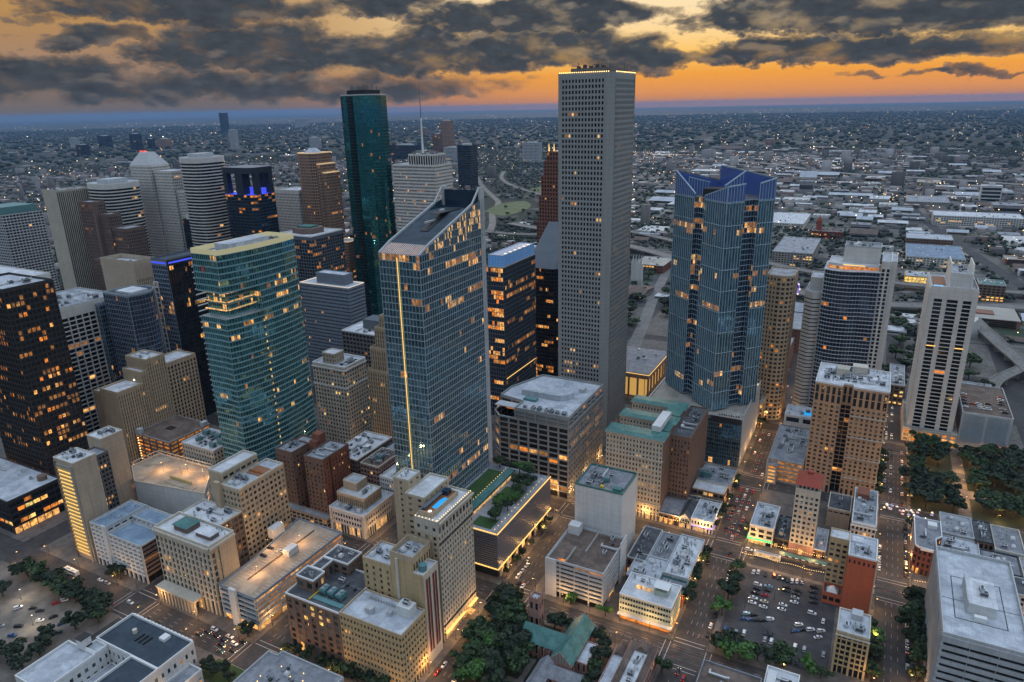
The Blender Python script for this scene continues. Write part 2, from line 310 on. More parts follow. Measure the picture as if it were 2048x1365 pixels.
def facade(root, fr, p, q, z0, z1, s, rng):
    p, q = np.array(p, float), np.array(q, float); W = float(np.linalg.norm(q-p)); d = (q-p)/W; n = np.array([d[1], -d[0]])
    D = s['D']; e = .012
    if s.get('blank'):
        fr.obox(p, d, n, e, W-e, -D-.05, 0.0, z0, z1); return
    zb, zt = z0 + s['base'], z1 - s['top']; nb = max(1, int(round(W/s['bay']))); bw = W/nb
    nf = max(1, int(round((zt-zb)/s['fh']))); fh = (zt-zb)/nf; pw, sh = s['pw'], s['sh']*fh/s['fh']
    if pw > 0:
        c = np.arange(nb+1)*bw; a0 = np.clip(c-pw/2, e, W); a1 = np.clip(c+pw/2, 0, W-e)
        if s.get('corner'): a1[0] = max(a1[0], s['corner']); a0[-1] = min(a0[-1], W-s['corner'])
        fr.obox(p, d, n, a0, a1, -D-.05, s['po'], z0, z1 - .004)
    if sh > 0:
        zk = zb + np.arange(nf)*fh
        fr.obox(p, d, n, e*3, W-e*3, -D-.04, s['so'], zk, zk+sh)
    fr.obox(p, d, n, e*3, W-e*3, -D-.04, s['so'], zt, z1 - .008)
    vis = float(n@(CAM[:2]-(p+q)/2)) > 0
    lst = PANES.setdefault(root.name, [])
    hot = s['hot']
    for k in range(-1 if s['base'] > 2.2 else 0, nf):
        if k < 0: za, zc, pr = z0+.25, zb-.12, (s['blit'] if s['blit'] is not None else .35)
        else:
            za, zc = zb+k*fh+sh, zb+(k+1)*fh - .02
            pr = s['lit']*rng.choice((.25, .5, .8, 1.0, 2.6))
            fr_ = (k+.5)/nf
            for (h0, h1, hp) in hot:
                if h0 <= fr_ < h1: pr = hp
        on = False
        for b in range(nb):
            on = (rng.random() < s['spread']+.5*pr*(1-s['spread'])) if on else (rng.random() < pr*(1-s['spread'])/max(.05, 1-pr*s['spread']))
            a0 = b*bw + (pw/2 if pw else .04); a1 = (b+1)*bw - (pw/2 if pw else .04)
            if s.get('corner') and b == 0: a0 = max(a0, s['corner'])
            if s.get('corner') and b == nb-1: a1 = min(a1, W-s['corner'])
            if a1-a0 < .3 or zc-za < .3: continue
            mat = (s['lits'][min(len(s['lits'])-1, int(rng.random()*len(s['lits'])))] if on else s['glass'])
            if k < 0 and on: mat = 'lit_amber'
            lst.append((p[0]+d[0]*(a0+a1)/2+n[0]*(.07-D), p[1]+d[1]*(a0+a1)/2+n[1]*(.07-D), (za+zc)/2, a1-a0, zc-za, d[0], d[1], mat, vis))

def vol(root, poly, z0, z1, s, edges={}, roof=True, seed=0):
    """one storeyed volume of a building: wall, facade_frame, roof and parapet parts plus its window panes"""
    rng = random.Random(hash((round(poly[0][0], 1), round(poly[0][1], 1), round(z1, 1), seed)) & 0xffffff)
    poly = [tuple(map(float, p)) for p in poly]; D = s['D']; par = s['par'] if roof else 0.0
    core, frs = MB(), {}
    core.prism(inset(poly, D), z0, z1-par-.05, 0, top=False)
    for i in range(len(poly)):
        e = edges.get(i); es = s if e is None else e
        facade(root, frs.setdefault(es['frame'] or es['wall'], MB()), poly[i], poly[(i+1) % len(poly)], z0, z1-par, es, rng)
    core.build('wall', s.get('corem', 'black_panel' if s['frame'] is None and s['glass'] != 'glass_window' else s['wall']), root)
    for k, fr in frs.items():
        if not fr.empty(): fr.build('facade_frame', k, root)
    if roof:
        rf = MB().ngon([(x, y, z1-par-.02) for x, y in inset(poly, .02)], 0).build('roof', s['roof'], root); ROOFS.setdefault(root.name, []).append((rf, z1-par, min(p[0] for p in poly), max(p[0] for p in poly), min(p[1] for p in poly), max(p[1] for p in poly)))
        inn, outp, pm = inset(poly, .5), inset(poly, -.03), MB(); n = len(poly)
        for i in range(n):
            j = (i+1) % n
            pm.quad((*outp[i], z1-par-.06), (*outp[j], z1-par-.06), (*outp[j], z1), (*outp[i], z1)); pm.quad((*outp[i], z1), (*outp[j], z1), (*inn[j], z1), (*inn[i], z1))
            pm.quad((*inn[j], z1-par-.06), (*inn[i], z1-par-.06), (*inn[i], z1), (*inn[j], z1))
        pm.build('parapet', s['rim'] or s['wall'], root)
    return root

def finish_windows():
    """the panes of a building that show about ten pixels across become window parts of their own, the rest one joined part"""
    def unit(mat):
        if mat not in UNIT_PANE: UNIT_PANE[mat] = MB().box(-.5, .5, -.03, .03, -.5, .5).mesh('window', [mat])
        return UNIT_PANE[mat]
    rng = random.Random(5)
    for rn, lst in PANES.items():
        root = bpy.data.objects[rn]; b = base_of(root)
        def size(t):
            v = np.array(t[:3])-CAM; dist = float(v@_f); nx, ny = t[6], -t[5]
            cs = abs(float(-(v[0]*nx+v[1]*ny)))/np.linalg.norm(v)
            return math.sqrt(t[3]*t[4]*max(cs, .02))*FPX/max(dist, 1)
        sz = [size(t) if t[8] else 0.0 for t in lst]
        zt = max(t[2] for t in lst)
        order = sorted(range(len(lst)), key=lambda i: -sz[i]*(1+.4*lst[i][2]/zt))
        single = [i for i in order if sz[i] >= WIN_PX][:300]; sset = set(single)
        for i in single:
            x, y, z, w, h, dx, dy, mat, vis = lst[i]
            o = bpy.data.objects.new('window', unit(mat)); COL.objects.link(o); o.parent = root
            o.location = (x-b.x, y-b.y, z-b.z); o.rotation_euler = (rng.uniform(-.004, .004), 0, math.atan2(dy, dx)+rng.uniform(-.004, .004)); o.scale = (w, 1, h)
        rest = [lst[i] for i in range(len(lst)) if i not in sset]
        if not rest: continue
        mats = sorted({t[7] for t in rest}); ix = {m: i for i, m in enumerate(mats)}
        a = np.array([t[:7] for t in rest]); mi = np.array([ix[t[7]] for t in rest]); c = a[:, :3]; d = np.c_[a[:, 5:7], np.zeros(len(a))]; n = np.c_[a[:, 6], -a[:, 5], np.zeros(len(a))]
        hw, hh = a[:, 3:4]/2*d, np.c_[np.zeros((len(a), 2)), a[:, 4]/2]; r = np.random.default_rng(len(a)); j = lambda: n*r.uniform(-.02, .02, (len(a), 1))
        q = np.stack([c-hw-hh+j(), c+hw-hh+j(), c+hw+hh+j(), c-hw+hh+j()], 1)
        m = MB(); m.quads(q, mi); m.build('window_panes', mats, root, kind='stuff')
WIN_PX = 7.6

# ------------------------------------------------------------------ rooftop equipment (parts of the building they serve)
KIT = {}
def make_kit():
    def mk(name, m, mats): KIT[name] = m.mesh(name, mats)
    m = MB(); m.box(-1.3, 1.3, -.9, .9, .25, 1.7, 0); m.box(-1.1, 1.1, -.95, .95, .6, 1.3, 1); m.cyl(-.6, 0, 1.7, 1.95, .5, 10, 1); m.cyl(.6, 0, 1.7, 1.95, .5, 10, 1)
    for x in (-1.1, 1.1):
        for y in (-.7, .7): m.box(x-.08, x+.08, y-.08, y+.08, 0, .25, 1)
    mk('air_handler', m, ['metal_light', 'metal_dark'])
    m = MB(); m.box(-2.2, 2.2, -1.5, 1.5, .4, 3.0, 0); m.box(-2.25, 2.25, -1.3, 1.3, .6, 1.6, 1); m.cyl(-1.1, 0, 3.0, 3.5, .9, 12, 2); m.cyl(1.1, 0, 3.0, 3.5, .9, 12, 2); m.box(-2.0, -1.8, -1.4, 1.4, 0, .4, 1); m.box(1.8, 2.0, -1.4, 1.4, 0, .4, 1)
    mk('cooling_tower', m, ['metal_teal', 'metal_dark', 'metal_grey'])
    m = MB(); m.box(-1.5, 1.5, -1.0, 1.0, .3, 2.0, 0); m.box(-1.3, 1.3, -1.05, 1.05, .7, 1.6, 1); m.box(-1.6, -1.3, -.5, .5, 2.0, 2.5, 0); m.cyl(.5, 0, 2.0, 2.3, .6, 10, 1); m.box(-1.4, -1.2, -.9, .9, 0, .3, 1); m.box(1.2, 1.4, -.9, .9, 0, .3, 1)
    mk('dark_unit', m, ['metal_grey', 'metal_dark'])
    m = MB(); m.cyl(0, 0, 0, 1.1, .3, 8, 0); m.cyl(0, 0, 1.1, 1.35, .48, 8, 1)
    mk('vent_stack', m, ['metal_light', 'metal_grey'])
    m = MB(); m.box(-3.4, 3.4, -.4, .4, .35, 1.05, 0); m.box(3.0, 3.8, -.4, .4, 0, 1.3, 0); m.box(-3.8, -3.2, -.4, 1.8, .35, 1.0, 0); m.box(-.15, .15, -.3, .3, 0, .35, 1); m.box(-2.2, -1.9, -.3, .3, 0, .35, 1)
    mk('duct_run', m, ['metal_light', 'metal_dark'])
    m = MB(); m.box(-2.2, 2.2, -1.6, 1.6, 0, 2.8, 0); m.box(-2.4, 2.4, -1.8, 1.8, 2.8, 3.0, 1); m.box(-.5, .5, -1.66, -1.6, 0, 2.1, 2)
    mk('stair_hut', m, ['pale_grey', 'white_trim', 'metal_dark'])
    m = MB(); m.box(-1.0, 1.0, -1.0, 1.0, .2, 1.2, 0); m.frustum([(-1, -1), (1, -1), (1, 1), (-1, 1)], 1.2, [(-.6, -.6), (.6, -.6), (.6, .6), (-.6, .6)], 1.7, 1)
    mk('skylight', m, ['white_trim', 'metal_light'])
    m = MB(); m.box(-2.8, 2.8, -.12, .12, .4, .55, 0); m.box(-2.8, 2.8, .6, .7, .4, .5, 0); m.box(-2.6, -2.4, -.3, .9, 0, .4, 1); m.box(2.4, 2.6, -.3, .9, 0, .4, 1); m.box(-.1, .1, -.3, .9, 0, .4, 1); m.box(-.5, .6, -1.6, -.4, .2, 1.2, 1)
    mk('pipe_rack', m, ['metal_grey', 'metal_dark'])
make_kit()
def unit(root, kind, x, y, z, rot=0.0, sc=1.0):
    b = base_of(root); o = bpy.data.objects.new(kind, KIT[kind]); COL.objects.link(o)
    o.parent = next((q[0] for q in ROOFS.get(root.name, ()) if abs(q[1]-z) < .8 and q[2] <= x <= q[3] and q[4] <= y <= q[5]), root)
    o.location = (x-b.x, y-b.y, z-b.z); o.rotation_euler = (0, 0, rot); o.scale = (sc, sc, sc); return o
def roof_kit(root, x0, x1, y0, y1, z, n, seed, kinds=('air_handler', 'dark_unit', 'vent_stack', 'vent_stack', 'duct_run', 'skylight', 'pipe_rack'), sc=1.15):
    rng = random.Random(seed); done = []
    for t in range(n*24):
        if len(done) >= int(n*1.6+.5): break
        k = rng.choice(kinds); k = 'dark_unit' if k == 'air_handler' and rng.random() < .35 else k; r = {'dark_unit': 1.9, 'air_handler': 1.9, 'cooling_tower': 3.0, 'vent_stack': .7, 'duct_run': 3.2, 'stair_hut': 2.8, 'skylight': 1.6, 'pipe_rack': 2.6}[k]*sc
        if x1-x0 < 2*r+1 or y1-y0 < 2*r+1: continue
        x, y = rng.uniform(x0+r+.6, x1-r-.6), rng.uniform(y0+r+.6, y1-r-.6)
        if any(math.hypot(x-a, y-b) < (r+c)*.8 for a, b, c in done): continue
        done.append((x, y, r)); unit(root, k, x, y, z, rng.choice((0, math.pi/2)), sc*rng.uniform(.8, 1.25))
def boxpart(root, name, mat, *dims): return MB().box(*dims).build(name, mat, root)
def bld(name, label, x0, x1, y0, y1, cat='building', group=None): return thing(name, label, cat, ((x0+x1)/2, (y0+y1)/2, 0), group)
def simple(name, label, x0, x1, y0, y1, z, s, edges={}, kit=0, z0=0, cat='building', kinds=None, seed=1):
    r = bld(name, label, x0, x1, y0, y1, cat); vol(r, rect(x0, x1, y0, y1), z0, z, s, edges)
    if kit: roof_kit(r, x0+1, x1-1, y0+1, y1-1, z-s['par'], kit, seed, **({'kinds': kinds} if kinds else {}))
    return r
def arc(cx, cy, r, a0, a1, n): return [(cx+r*math.cos(RAD(a0+(a1-a0)*i/n)), cy+r*math.sin(RAD(a0+(a1-a0)*i/n))) for i in range(n+1)]
BL = dict(blank=True)

# ================================================================== FRONT ROWS
def front_left():
    # two blind beige slabs, the near one with a lit stair ladder up its end
    r = bld('slab_building', 'beige blind-walled twin-slab tower with a yellow-lit stair ladder up its end', -91, -54, 13, 61)
    s = st(wall='beige', par=.6, roof='roof_white', rim='cream'); b4 = {i: dict(s, **BL) for i in range(4)}
    vol(r, rect(-74, -54, 13, 28), 0, 71.5, s, b4); vol(r, rect(-91, -76, 45, 61), 0, 69, s, b4)
    vol(r, rect(-84, -70, 28.1, 44.9), 0, 62, st(wall='dark_concrete', glass='glass_black', fh=3.4, bay=2.4, lit=.02, roof='roof_grey'))
    boxpart(r, 'frame_left', 'brown_stone', -73.4, -71.2, 12.2, 12.95, 0, 69); boxpart(r, 'frame_right', 'concrete', -57.2, -55.2, 12.2, 12.95, 0, 69); boxpart(r, 'frame_top', 'concrete', -71.2, -57.2, 12.2, 12.95, 66, 68)
    for k in range(22):                        # the glowing stair landings
        boxpart(r, 'lit_landing', 'strip_gold', -70.6, -57.6, 12.6, 12.9, 4+k*2.82, 5.35+k*2.82); boxpart(r, 'landing_slab', 'yellow_wall', -70.9, -57.4, 12.0, 12.95, 5.4+k*2.82, 6.75+k*2.82)
    roof_kit(r, -73, -55, 14, 27, 70.9, 5, 11); roof_kit(r, -90, -77, 46, 60, 68.4, 4, 12)
    # low black office block at the left edge and the black tower behind it
    s = st(wall='black_panel', glass='glass_black', fh=4.4, bay=5.5, pw=.5, sh=1.6, so=.0, po=-.2, lit=.75, lits=['lit_amber', 'lit_orange', 'lit_gold'], spread=.75, par=.8, roof='roof_pale', rim='metal_dark', top=2.0, base=5, blit=.5)
    r = simple('low_office', 'low black office block with glowing amber floors and a flat pale roof', -220, -135, 8, 44, 26, s, kit=5, seed=4)
    MB().cyl(-146, 38, 25.2, 28.5, 3.2, 14).build('roof_drum', 'brown_brick', r)
    s = st(wall='bronze', glass='glass_smoke', fh=4.1, bay=3.2, pw=.55, sh=1.1, po=.35, so=0, lit=.20, lits=['lit_amber', 'lit_orange', 'lit_dim', 'lit_dim', 'lit_dim', 'lit_dim'], spread=.5, par=1.6, roof='roof_pale', rim='bronze', hot=((.93, .99, .5), (.24, .30, .45), (.86, .9, .35)))
    simple('office_tower', 'black bronze tower with scattered amber windows at the left edge', -215, -160, 50, 84, 162, s, kit=4, seed=6)
    # white-gridded parking garage with the blue roof
    r = bld('parking_garage', 'white-gridded parking garage with a blue two-level roof deck', -51, -3, 13, 42)
    s = st(wall='white_stucco', glass='glass_black', fh=3.2, bay=4.6, pw=1.2, sh=1.7, so=-.02, D=.9, lit=.0, par=1.0, roof='roof_blue', rim='pale_grey', base=5, top=.6, blit=.1)
    s2 = dict(s, wall='brown_stone', bay=12, pw=.3, lit=.25, lits=['lit_dim'])
    vol(r, rect(-51, -34, 13, 42), 0, 31.2, s); vol(r, rect(-33.9, -3, 13, 30), 0, 27.5, s, {1: s2}); vol(r, rect(-33.9, -3, 30.1, 42), 0, 30.6, s, {1: s2})
    boxpart(r, 'stair_tower', 'white_stucco', -38.4, -34.6, 12.2, 12.98, 0, 32.5); boxpart(r, 'divider_wall', 'pale_grey', -34.3, -33.9, 13.8, 41, 30, 32.4)
    roof_kit(r, -50, -35, 20, 41, 30.2, 4, 3, ('vent_stack', 'skylight', 'vent_stack'))
    # large beige garage deck behind it
    r = bld('parking_garage', 'broad beige parking garage with a lit sand-coloured roof deck and white side wall', -93, -12, 60, 96)
    p = [(-71, 58.5), (-12, 68), (-37, 96), (-92, 94), (-93, 72)]
    s = st(wall='white_stucco', par=1.1, roof='roof_deck', rim='cream', glass='glass_black', fh=3.2, bay=7, pw=.6, sh=1.5, lit=.3, lits=['lit_dim', 'lit_amber'])
    vol(r, p, 0, 32, s, {0: dict(s, **BL)}); m = MB()
    for (a, b) in ((p[2], p[3]), (p[3], p[4])):
        a, b = np.array(a), np.array(b); L = np.linalg.norm(b-a); d = (b-a)/L; n = np.array([d[1], -d[0]])
        m.obox(a, d, n, .2, L-.2, -.45, -.1, 34.0, 34.5)
        for t in np.arange(0.4, L, 6.0): m.obox(a, d, n, t, t+.4, -.42, -.12, 32, 34.0)
    m.build('railing_frame', 'cream', r)
    boxpart(r, 'ramp_well', 'yellow_wall', -52, -30, 72.5, 73.2, 31, 33.4); boxpart(r, 'ramp_floor', 'roof_deck', -52, -24, 67.5, 72.4, 31.0, 31.25)
    for x, y in ((-50, 80), (-32, 84)): boxpart(r, 'light_pole', 'metal_grey', x-.12, x+.12, y-.12, y+.12, 31, 38)
    # star-company style office: ornate cream block with arcade
    r = bld('office_block', 'cream classical office block with a street arcade and a green hipped penthouse', 15, 61, 12.5, 30)
    s = st(wall='limestone', glass='glass_window', fh=3.9, bay=3.5, pw=1.5, sh=.9, so=-.14, po=0, lit=.03, par=1.6, roof='roof_white', rim='cream', base=9, top=4.5, D=.7, blit=.1)
    vol(r, rect(15, 61, 12.5, 30), 0, 47, s, {1: dict(s, wall='tan', bay=4.2, pw=2.3)})
    boxpart(r, 'cornice', 'cream', 14.2, 61.8, 11.6, 12.44, 44.0, 45.3); boxpart(r, 'cornice', 'cream', 61.06, 61.9, 11.6, 30.0, 44.0, 45.3)
    boxpart(r, 'side_wall', 'tan', 61.04, 61.5, 18.5, 29.9, 0, 43.8)
    m = MB(); m.box(16, 48, 6.2, 12.4, 8.6, 10.0); m.box(15.6, 48.4, 5.8, 12.4, 10.0, 10.4)
    m.build('arcade_roof', 'limestone', r)
    for k in range(12): boxpart(r, 'arcade_column', 'limestone', 16.3+k*2.78, 17.3+k*2.78, 6.5, 7.5, .15, 8.6)
    m = MB(); m.box(27, 38, 17, 26, 45.4, 49); m.build('penthouse', 'brown_stone', r)
    MB().frustum(rect(26.2, 38.8, 16.2, 26.8), 49.05, rect(32, 33, 21.2, 21.8), 52.2).build('hipped_roof', 'roof_copper', r)
    boxpart(r, 'penthouse', 'brown_stone', 44, 56, 18, 24, 45.4, 48.2); boxpart(r, 'penthouse_roof', 'roof_white', 43.4, 56.6, 17.4, 24.6, 48.22, 48.6); roof_kit(r, 40, 60, 24.5, 29.5, 45.4, 3, 8)
    s = st(wall='brown_brick', glass='glass_window', fh=3.8, bay=3.4, lit=.06, par=1.0, roof='roof_white', rim='cream')
    simple('rear_office', 'brown brick block with a white roof behind the green-hatted office', 12, 45, 30.2, 49.8, 44, s, kit=7, seed=9)
    # tan office with square windows
    r = bld('tan_office', 'tan office slab with a grid of square dark windows and a roof terrace', 18, 46, 50, 87)
    s = st(wall='tan', glass='glass_window', fh=3.75, bay=3.35, pw=1.25, sh=1.7, lit=.05, par=1.2, roof='roof_pale', rim='cream', top=2.2, base=5)
    vol(r, rect(30.2, 45.4, 50, 86.5), 0, 59, s); vol(r, rect(18, 30, 52, 80), 0, 65.5, dict(s, bay=5, roof='roof_white'), {0: dict(s, **BL)})
    boxpart(r, 'stair_shaft', 'tan', 26, 30.4, 47.6, 49.95, 0, 60.5); roof_kit(r, 31, 45, 51, 66, 57.8, 8, 15); boxpart(r, 'terrace_deck', 'wood_deck', 32, 44, 68, 78, 57.85, 58.3)
    for k in range(5): boxpart(r, 'planter', 'rust', 32.5+k*2.3, 34+k*2.3, 70, 71.2, 58.31, 59.3+.3*(k % 2))
    # parking garage with the lit deck
    r = bld('parking_garage', 'long parking garage with a lamp-lit tan roof deck and orange-glowing open floors', 55, 91, 13, 84)
    p = [(63, 13), (91, 13), (92, 83.5), (55, 84), (62, 40)]
    s = st(wall='steel', glass='lit_dim', fh=3.25, bay=9, pw=.25, sh=1.25, so=.15, po=-.5, D=1.0, lit=.75, lits=['lit_orange', 'lit_dim', 'lit_amber', 'lit_dim'], par=1.1, roof='roof_deck', rim='blue_grey', top=.4, base=4.5, blit=.8)
    vol(r, p, 0, 22.5, s, {0: dict(s, lit=.02, glass='glass_dark'), 4: dict(s, **BL), 3: dict(s, **BL)})
    boxpart(r, 'stair_tower', 'white_stucco', 72.5, 77.5, 11.2, 12.85, 0, 24.2); boxpart(r, 'lift_hut', 'white_stucco', 75, 80, 50, 58, 21.4, 25.6); boxpart(r, 'stair_hut', 'white_stucco', 53, 58, 60, 69, 21.4, 28)
    m = MB()
    for k in range(26):                        # painted bay lines
        m.box(86.0, 90.2, 15+k*2.6, 15.15+k*2.6, 21.43, 21.445); m.box(66.5, 71.5, 15+k*2.6, 15.15+k*2.6, 21.43, 21.445)
    m.build('bay_lines', 'white_trim', r)
    boxpart(r, 'deck_kerb', 'dark_concrete', 73.6, 74.0, 24, 78, 21.42, 22.2)
    # brown brick with the mechanical roof, and its tan neighbour
    r = bld('brick_office', 'brown brick block with black tar roofs and rows of chillers', 115, 151, 13, 52)
    s = st(wall='brown_brick', glass='glass_window', fh=3.85, bay=5.2, pw=2.5, sh=1.3, lit=.10, lits=['lit_gold', 'lit_warm'], par=1.0, roof='roof_dark', rim='white_trim', base=6, top=1.8, hot=((.55, .75, .35),), blit=.02, spread=.2)
    vol(r, rect(115, 151.2, 13, 45), 0, 35, s); vol(r, rect(117, 129, 20, 29), 34, 42, dict(s, base=0)); vol(r, rect(119, 136, 39, 51), 0, 42, s); vol(r, rect(119, 126, 29.1, 38.9), 34, 42, s)
    for k in range(3): unit(r, 'cooling_tower', 133.5+k*5.4, 23, 34.1, math.pi/2, 1.15)
    roof_kit(r, 131, 150, 27, 38, 34.1, 6, 21, ('pipe_rack', 'duct_run', 'air_handler')); roof_kit(r, 119, 136, 39, 51, 41.05, 5, 22); roof_kit(r, 118, 128, 21, 28, 41.05, 3, 23, ('vent_stack',))
    boxpart(r, 'machine_deck', 'metal_teal', 130.5, 149.5, 16.5, 19.5, 34.1, 34.5); boxpart(r, 'pipe_run', 'yellow_paint', 129.5, 130.1, 15, 26, 34.1, 34.7)
    r = bld('tan_office', 'yellow-tan brick block with paired small windows and a white roof plant box', 151.5, 190, 13, 33)
    s = st(wall='buff', glass='glass_window', fh=3.55, bay=2.15, pw=.95, sh=1.75, lit=.015, par=.9, roof='roof_pale', rim='tan', base=4, top=1.6, blit=.05)
    vol(r, rect(151.5, 189.6, 13, 33.3), 0, 36, s)
    boxpart(r, 'plant_box', 'white_stucco', 178, 186, 25, 31, 35.1, 40.5); roof_kit(r, 178.5, 185.5, 25.2, 30.8, 40.5, 2, 5, ('air_handler',)); boxpart(r, 'roof_hut', 'pale_grey', 163, 167, 19, 22, 35.1, 38); boxpart(r, 'roof_hut', 'pale_grey', 174, 176.4, 22, 24.5, 35.1, 37.2)
    for k in range(10): unit(r, 'vent_stack', 159+k*1.7, 28.6, 35.1)
    # tan slab block with the red-striped end
    r = bld('tan_tower', 'tan stepped slab tower with dark red vertical stripes down its end wall', 150, 189, 34, 52)
    s = st(wall='buff', glass='glass_window', fh=3.7, bay=4.6, pw=3.1, sh=1.6, lit=.03, par=.9, roof='roof_pale', rim='tan', top=3)
    vol(r, rect(150.5, 168.4, 35, 51), 0, 54, s); vol(r, rect(168.6, 182.6, 35, 51), 0, 63, st(wall='buff', par=3.2, roof='roof_pale', rim='tan'), {0: dict(s, **BL), 1: st(wall='buff', bay=2.2, pw=1.2, fh=40, sh=36, glass='glass_black', par=3.2)})
    vol(r, rect(182.8, 188.8, 34.6, 47.4), 0, 55, st(wall='buff', par=.8, roof='roof_pale', rim='cream'), {0: dict(s, bay=3), 1: dict(st(wall='cream'), **BL)})
    for y in (36.2, 38.4, 42.0, 44.2): boxpart(r, 'red_stripe', 'terracotta', 188.85, 189.0, y, y+.7, 7, 51); boxpart(r, 'dark_stripe', 'glass_black', 188.85, 188.97, y+.72, y+1.5, 7, 51)
    boxpart(r, 'chimney_flue', 'cream', 172, 173.6, 34.2, 34.95, 30, 60); roof_kit(r, 151, 168, 36, 50, 53.1, 7, 31); MB().cyl(185.5, 39, 54.25, 57.6, 2.1, 14).build('water_tank', 'metal_teal', r); roof_kit(r, 169.5, 182, 36, 50, 59.85, 5, 32)
    # tall hotel with the rooftop pool
    r = bld('hotel_tower', 'tall tan stone hotel with a bright blue rooftop pool and string lights', 150, 187, 52, 88)
    s = st(wall='limestone', glass='glass_window', fh=3.45, bay=2.45, pw=1.15, sh=1.35, so=-.08, lit=.012, par=1.0, roof='roof_white', rim='limestone', base=7, top=1.0, blit=.55, D=.5)
    vol(r, rect(172.6, 187, 52, 86), 0, 66, s, {0: dict(s, bay=4.2, pw=3.0, wall='tan')}, roof=False)
    up = dict(s, fh=4.4, bay=3.4, pw=1.2, sh=.7, base=0, top=3.2); vol(r, rect(172.6, 187, 52, 86), 66, 74.5, up, {0: dict(up, bay=4.5, pw=3, sh=2.2)})
    for z in (9.5, 60.5, 72.2): boxpart(r, 'cornice', 'bronze' if z < 70 else 'limestone', 187.02, 187.6, 52.2, 85.8, z, z+.7)
    boxpart(r, 'cornice', 'limestone', 187.62, 188.5, 52.0, 86.0, 73.0, 74.0)
    boxpart(r, 'pool_wall', 'tan', 173.4, 181.8, 55, 55.5, 73.5, 76.4); boxpart(r, 'pool_wall', 'tan', 181.4, 181.8, 55.5, 80, 73.5, 76.4); boxpart(r, 'pool_wall', 'slate', 173.4, 174.6, 55.6, 80, 73.5, 76.8); boxpart(r, 'pool_wall', 'tan', 173.4, 181.8, 80.1, 80.6, 73.5, 76.0)
    boxpart(r, 'pool_deck', 'wood_deck', 174.7, 181.3, 55.6, 79.9, 73.55, 75.0); MB().prism([(177.0, 62), (179.6, 61.4), (180.3, 65), (180.0, 72.6), (178.2, 73.6), (176.9, 70)], 75.02, 75.12).build('swimming_pool', 'pool_water', r); MB().cyl(178.2, 58.4, 75.02, 75.14, 1.1, 12).build('hot_tub', 'strip_white', r)
    boxpart(r, 'shade_canopy', 'slate', 174.7, 176.3, 57, 74, 77.1, 77.35); boxpart(r, 'bar_hut', 'glass_navy', 174.8, 178.5, 75, 79, 75.02, 77.6)
    for k in range(18): MB().box(186.3, 186.6, 53+k*1.9, 53.3+k*1.9, 74.6, 74.95).build('string_lamp', 'bulb_gold', r)
    for k in range(7): MB().box(173.2+k*2.1, 173.5+k*2.1, 52.3, 52.6, 74.6, 74.95).build('string_lamp', 'bulb_gold', r)
    t = dict(s, wall='tan', bay=5, pw=3.9, sh=1.9); vol(r, rect(150, 160, 65.6, 77), 0, 85, dict(t, roof='roof_white'), {0: dict(t, bay=10, pw=8.6)}); vol(r, rect(160.1, 172.4, 62, 86), 0, 79.5, dict(t, roof='roof_white'))
    roof_kit(r, 151, 159, 66.5, 76, 84.0, 3, 41, ('air_handler', 'vent_stack')); boxpart(r, 'awning', 'strip_gold', 187.05, 188.6, 53, 72, 5.0, 5.5); boxpart(r, 'awning', 'strip_gold', 187.05, 188.6, 77, 85.6, 5.0, 5.5)
    boxpart(r, 'entrance_canopy', 'lit_amber', 187.05, 192.0, 72.5, 76.5, 4.4, 5.0)
front_left()

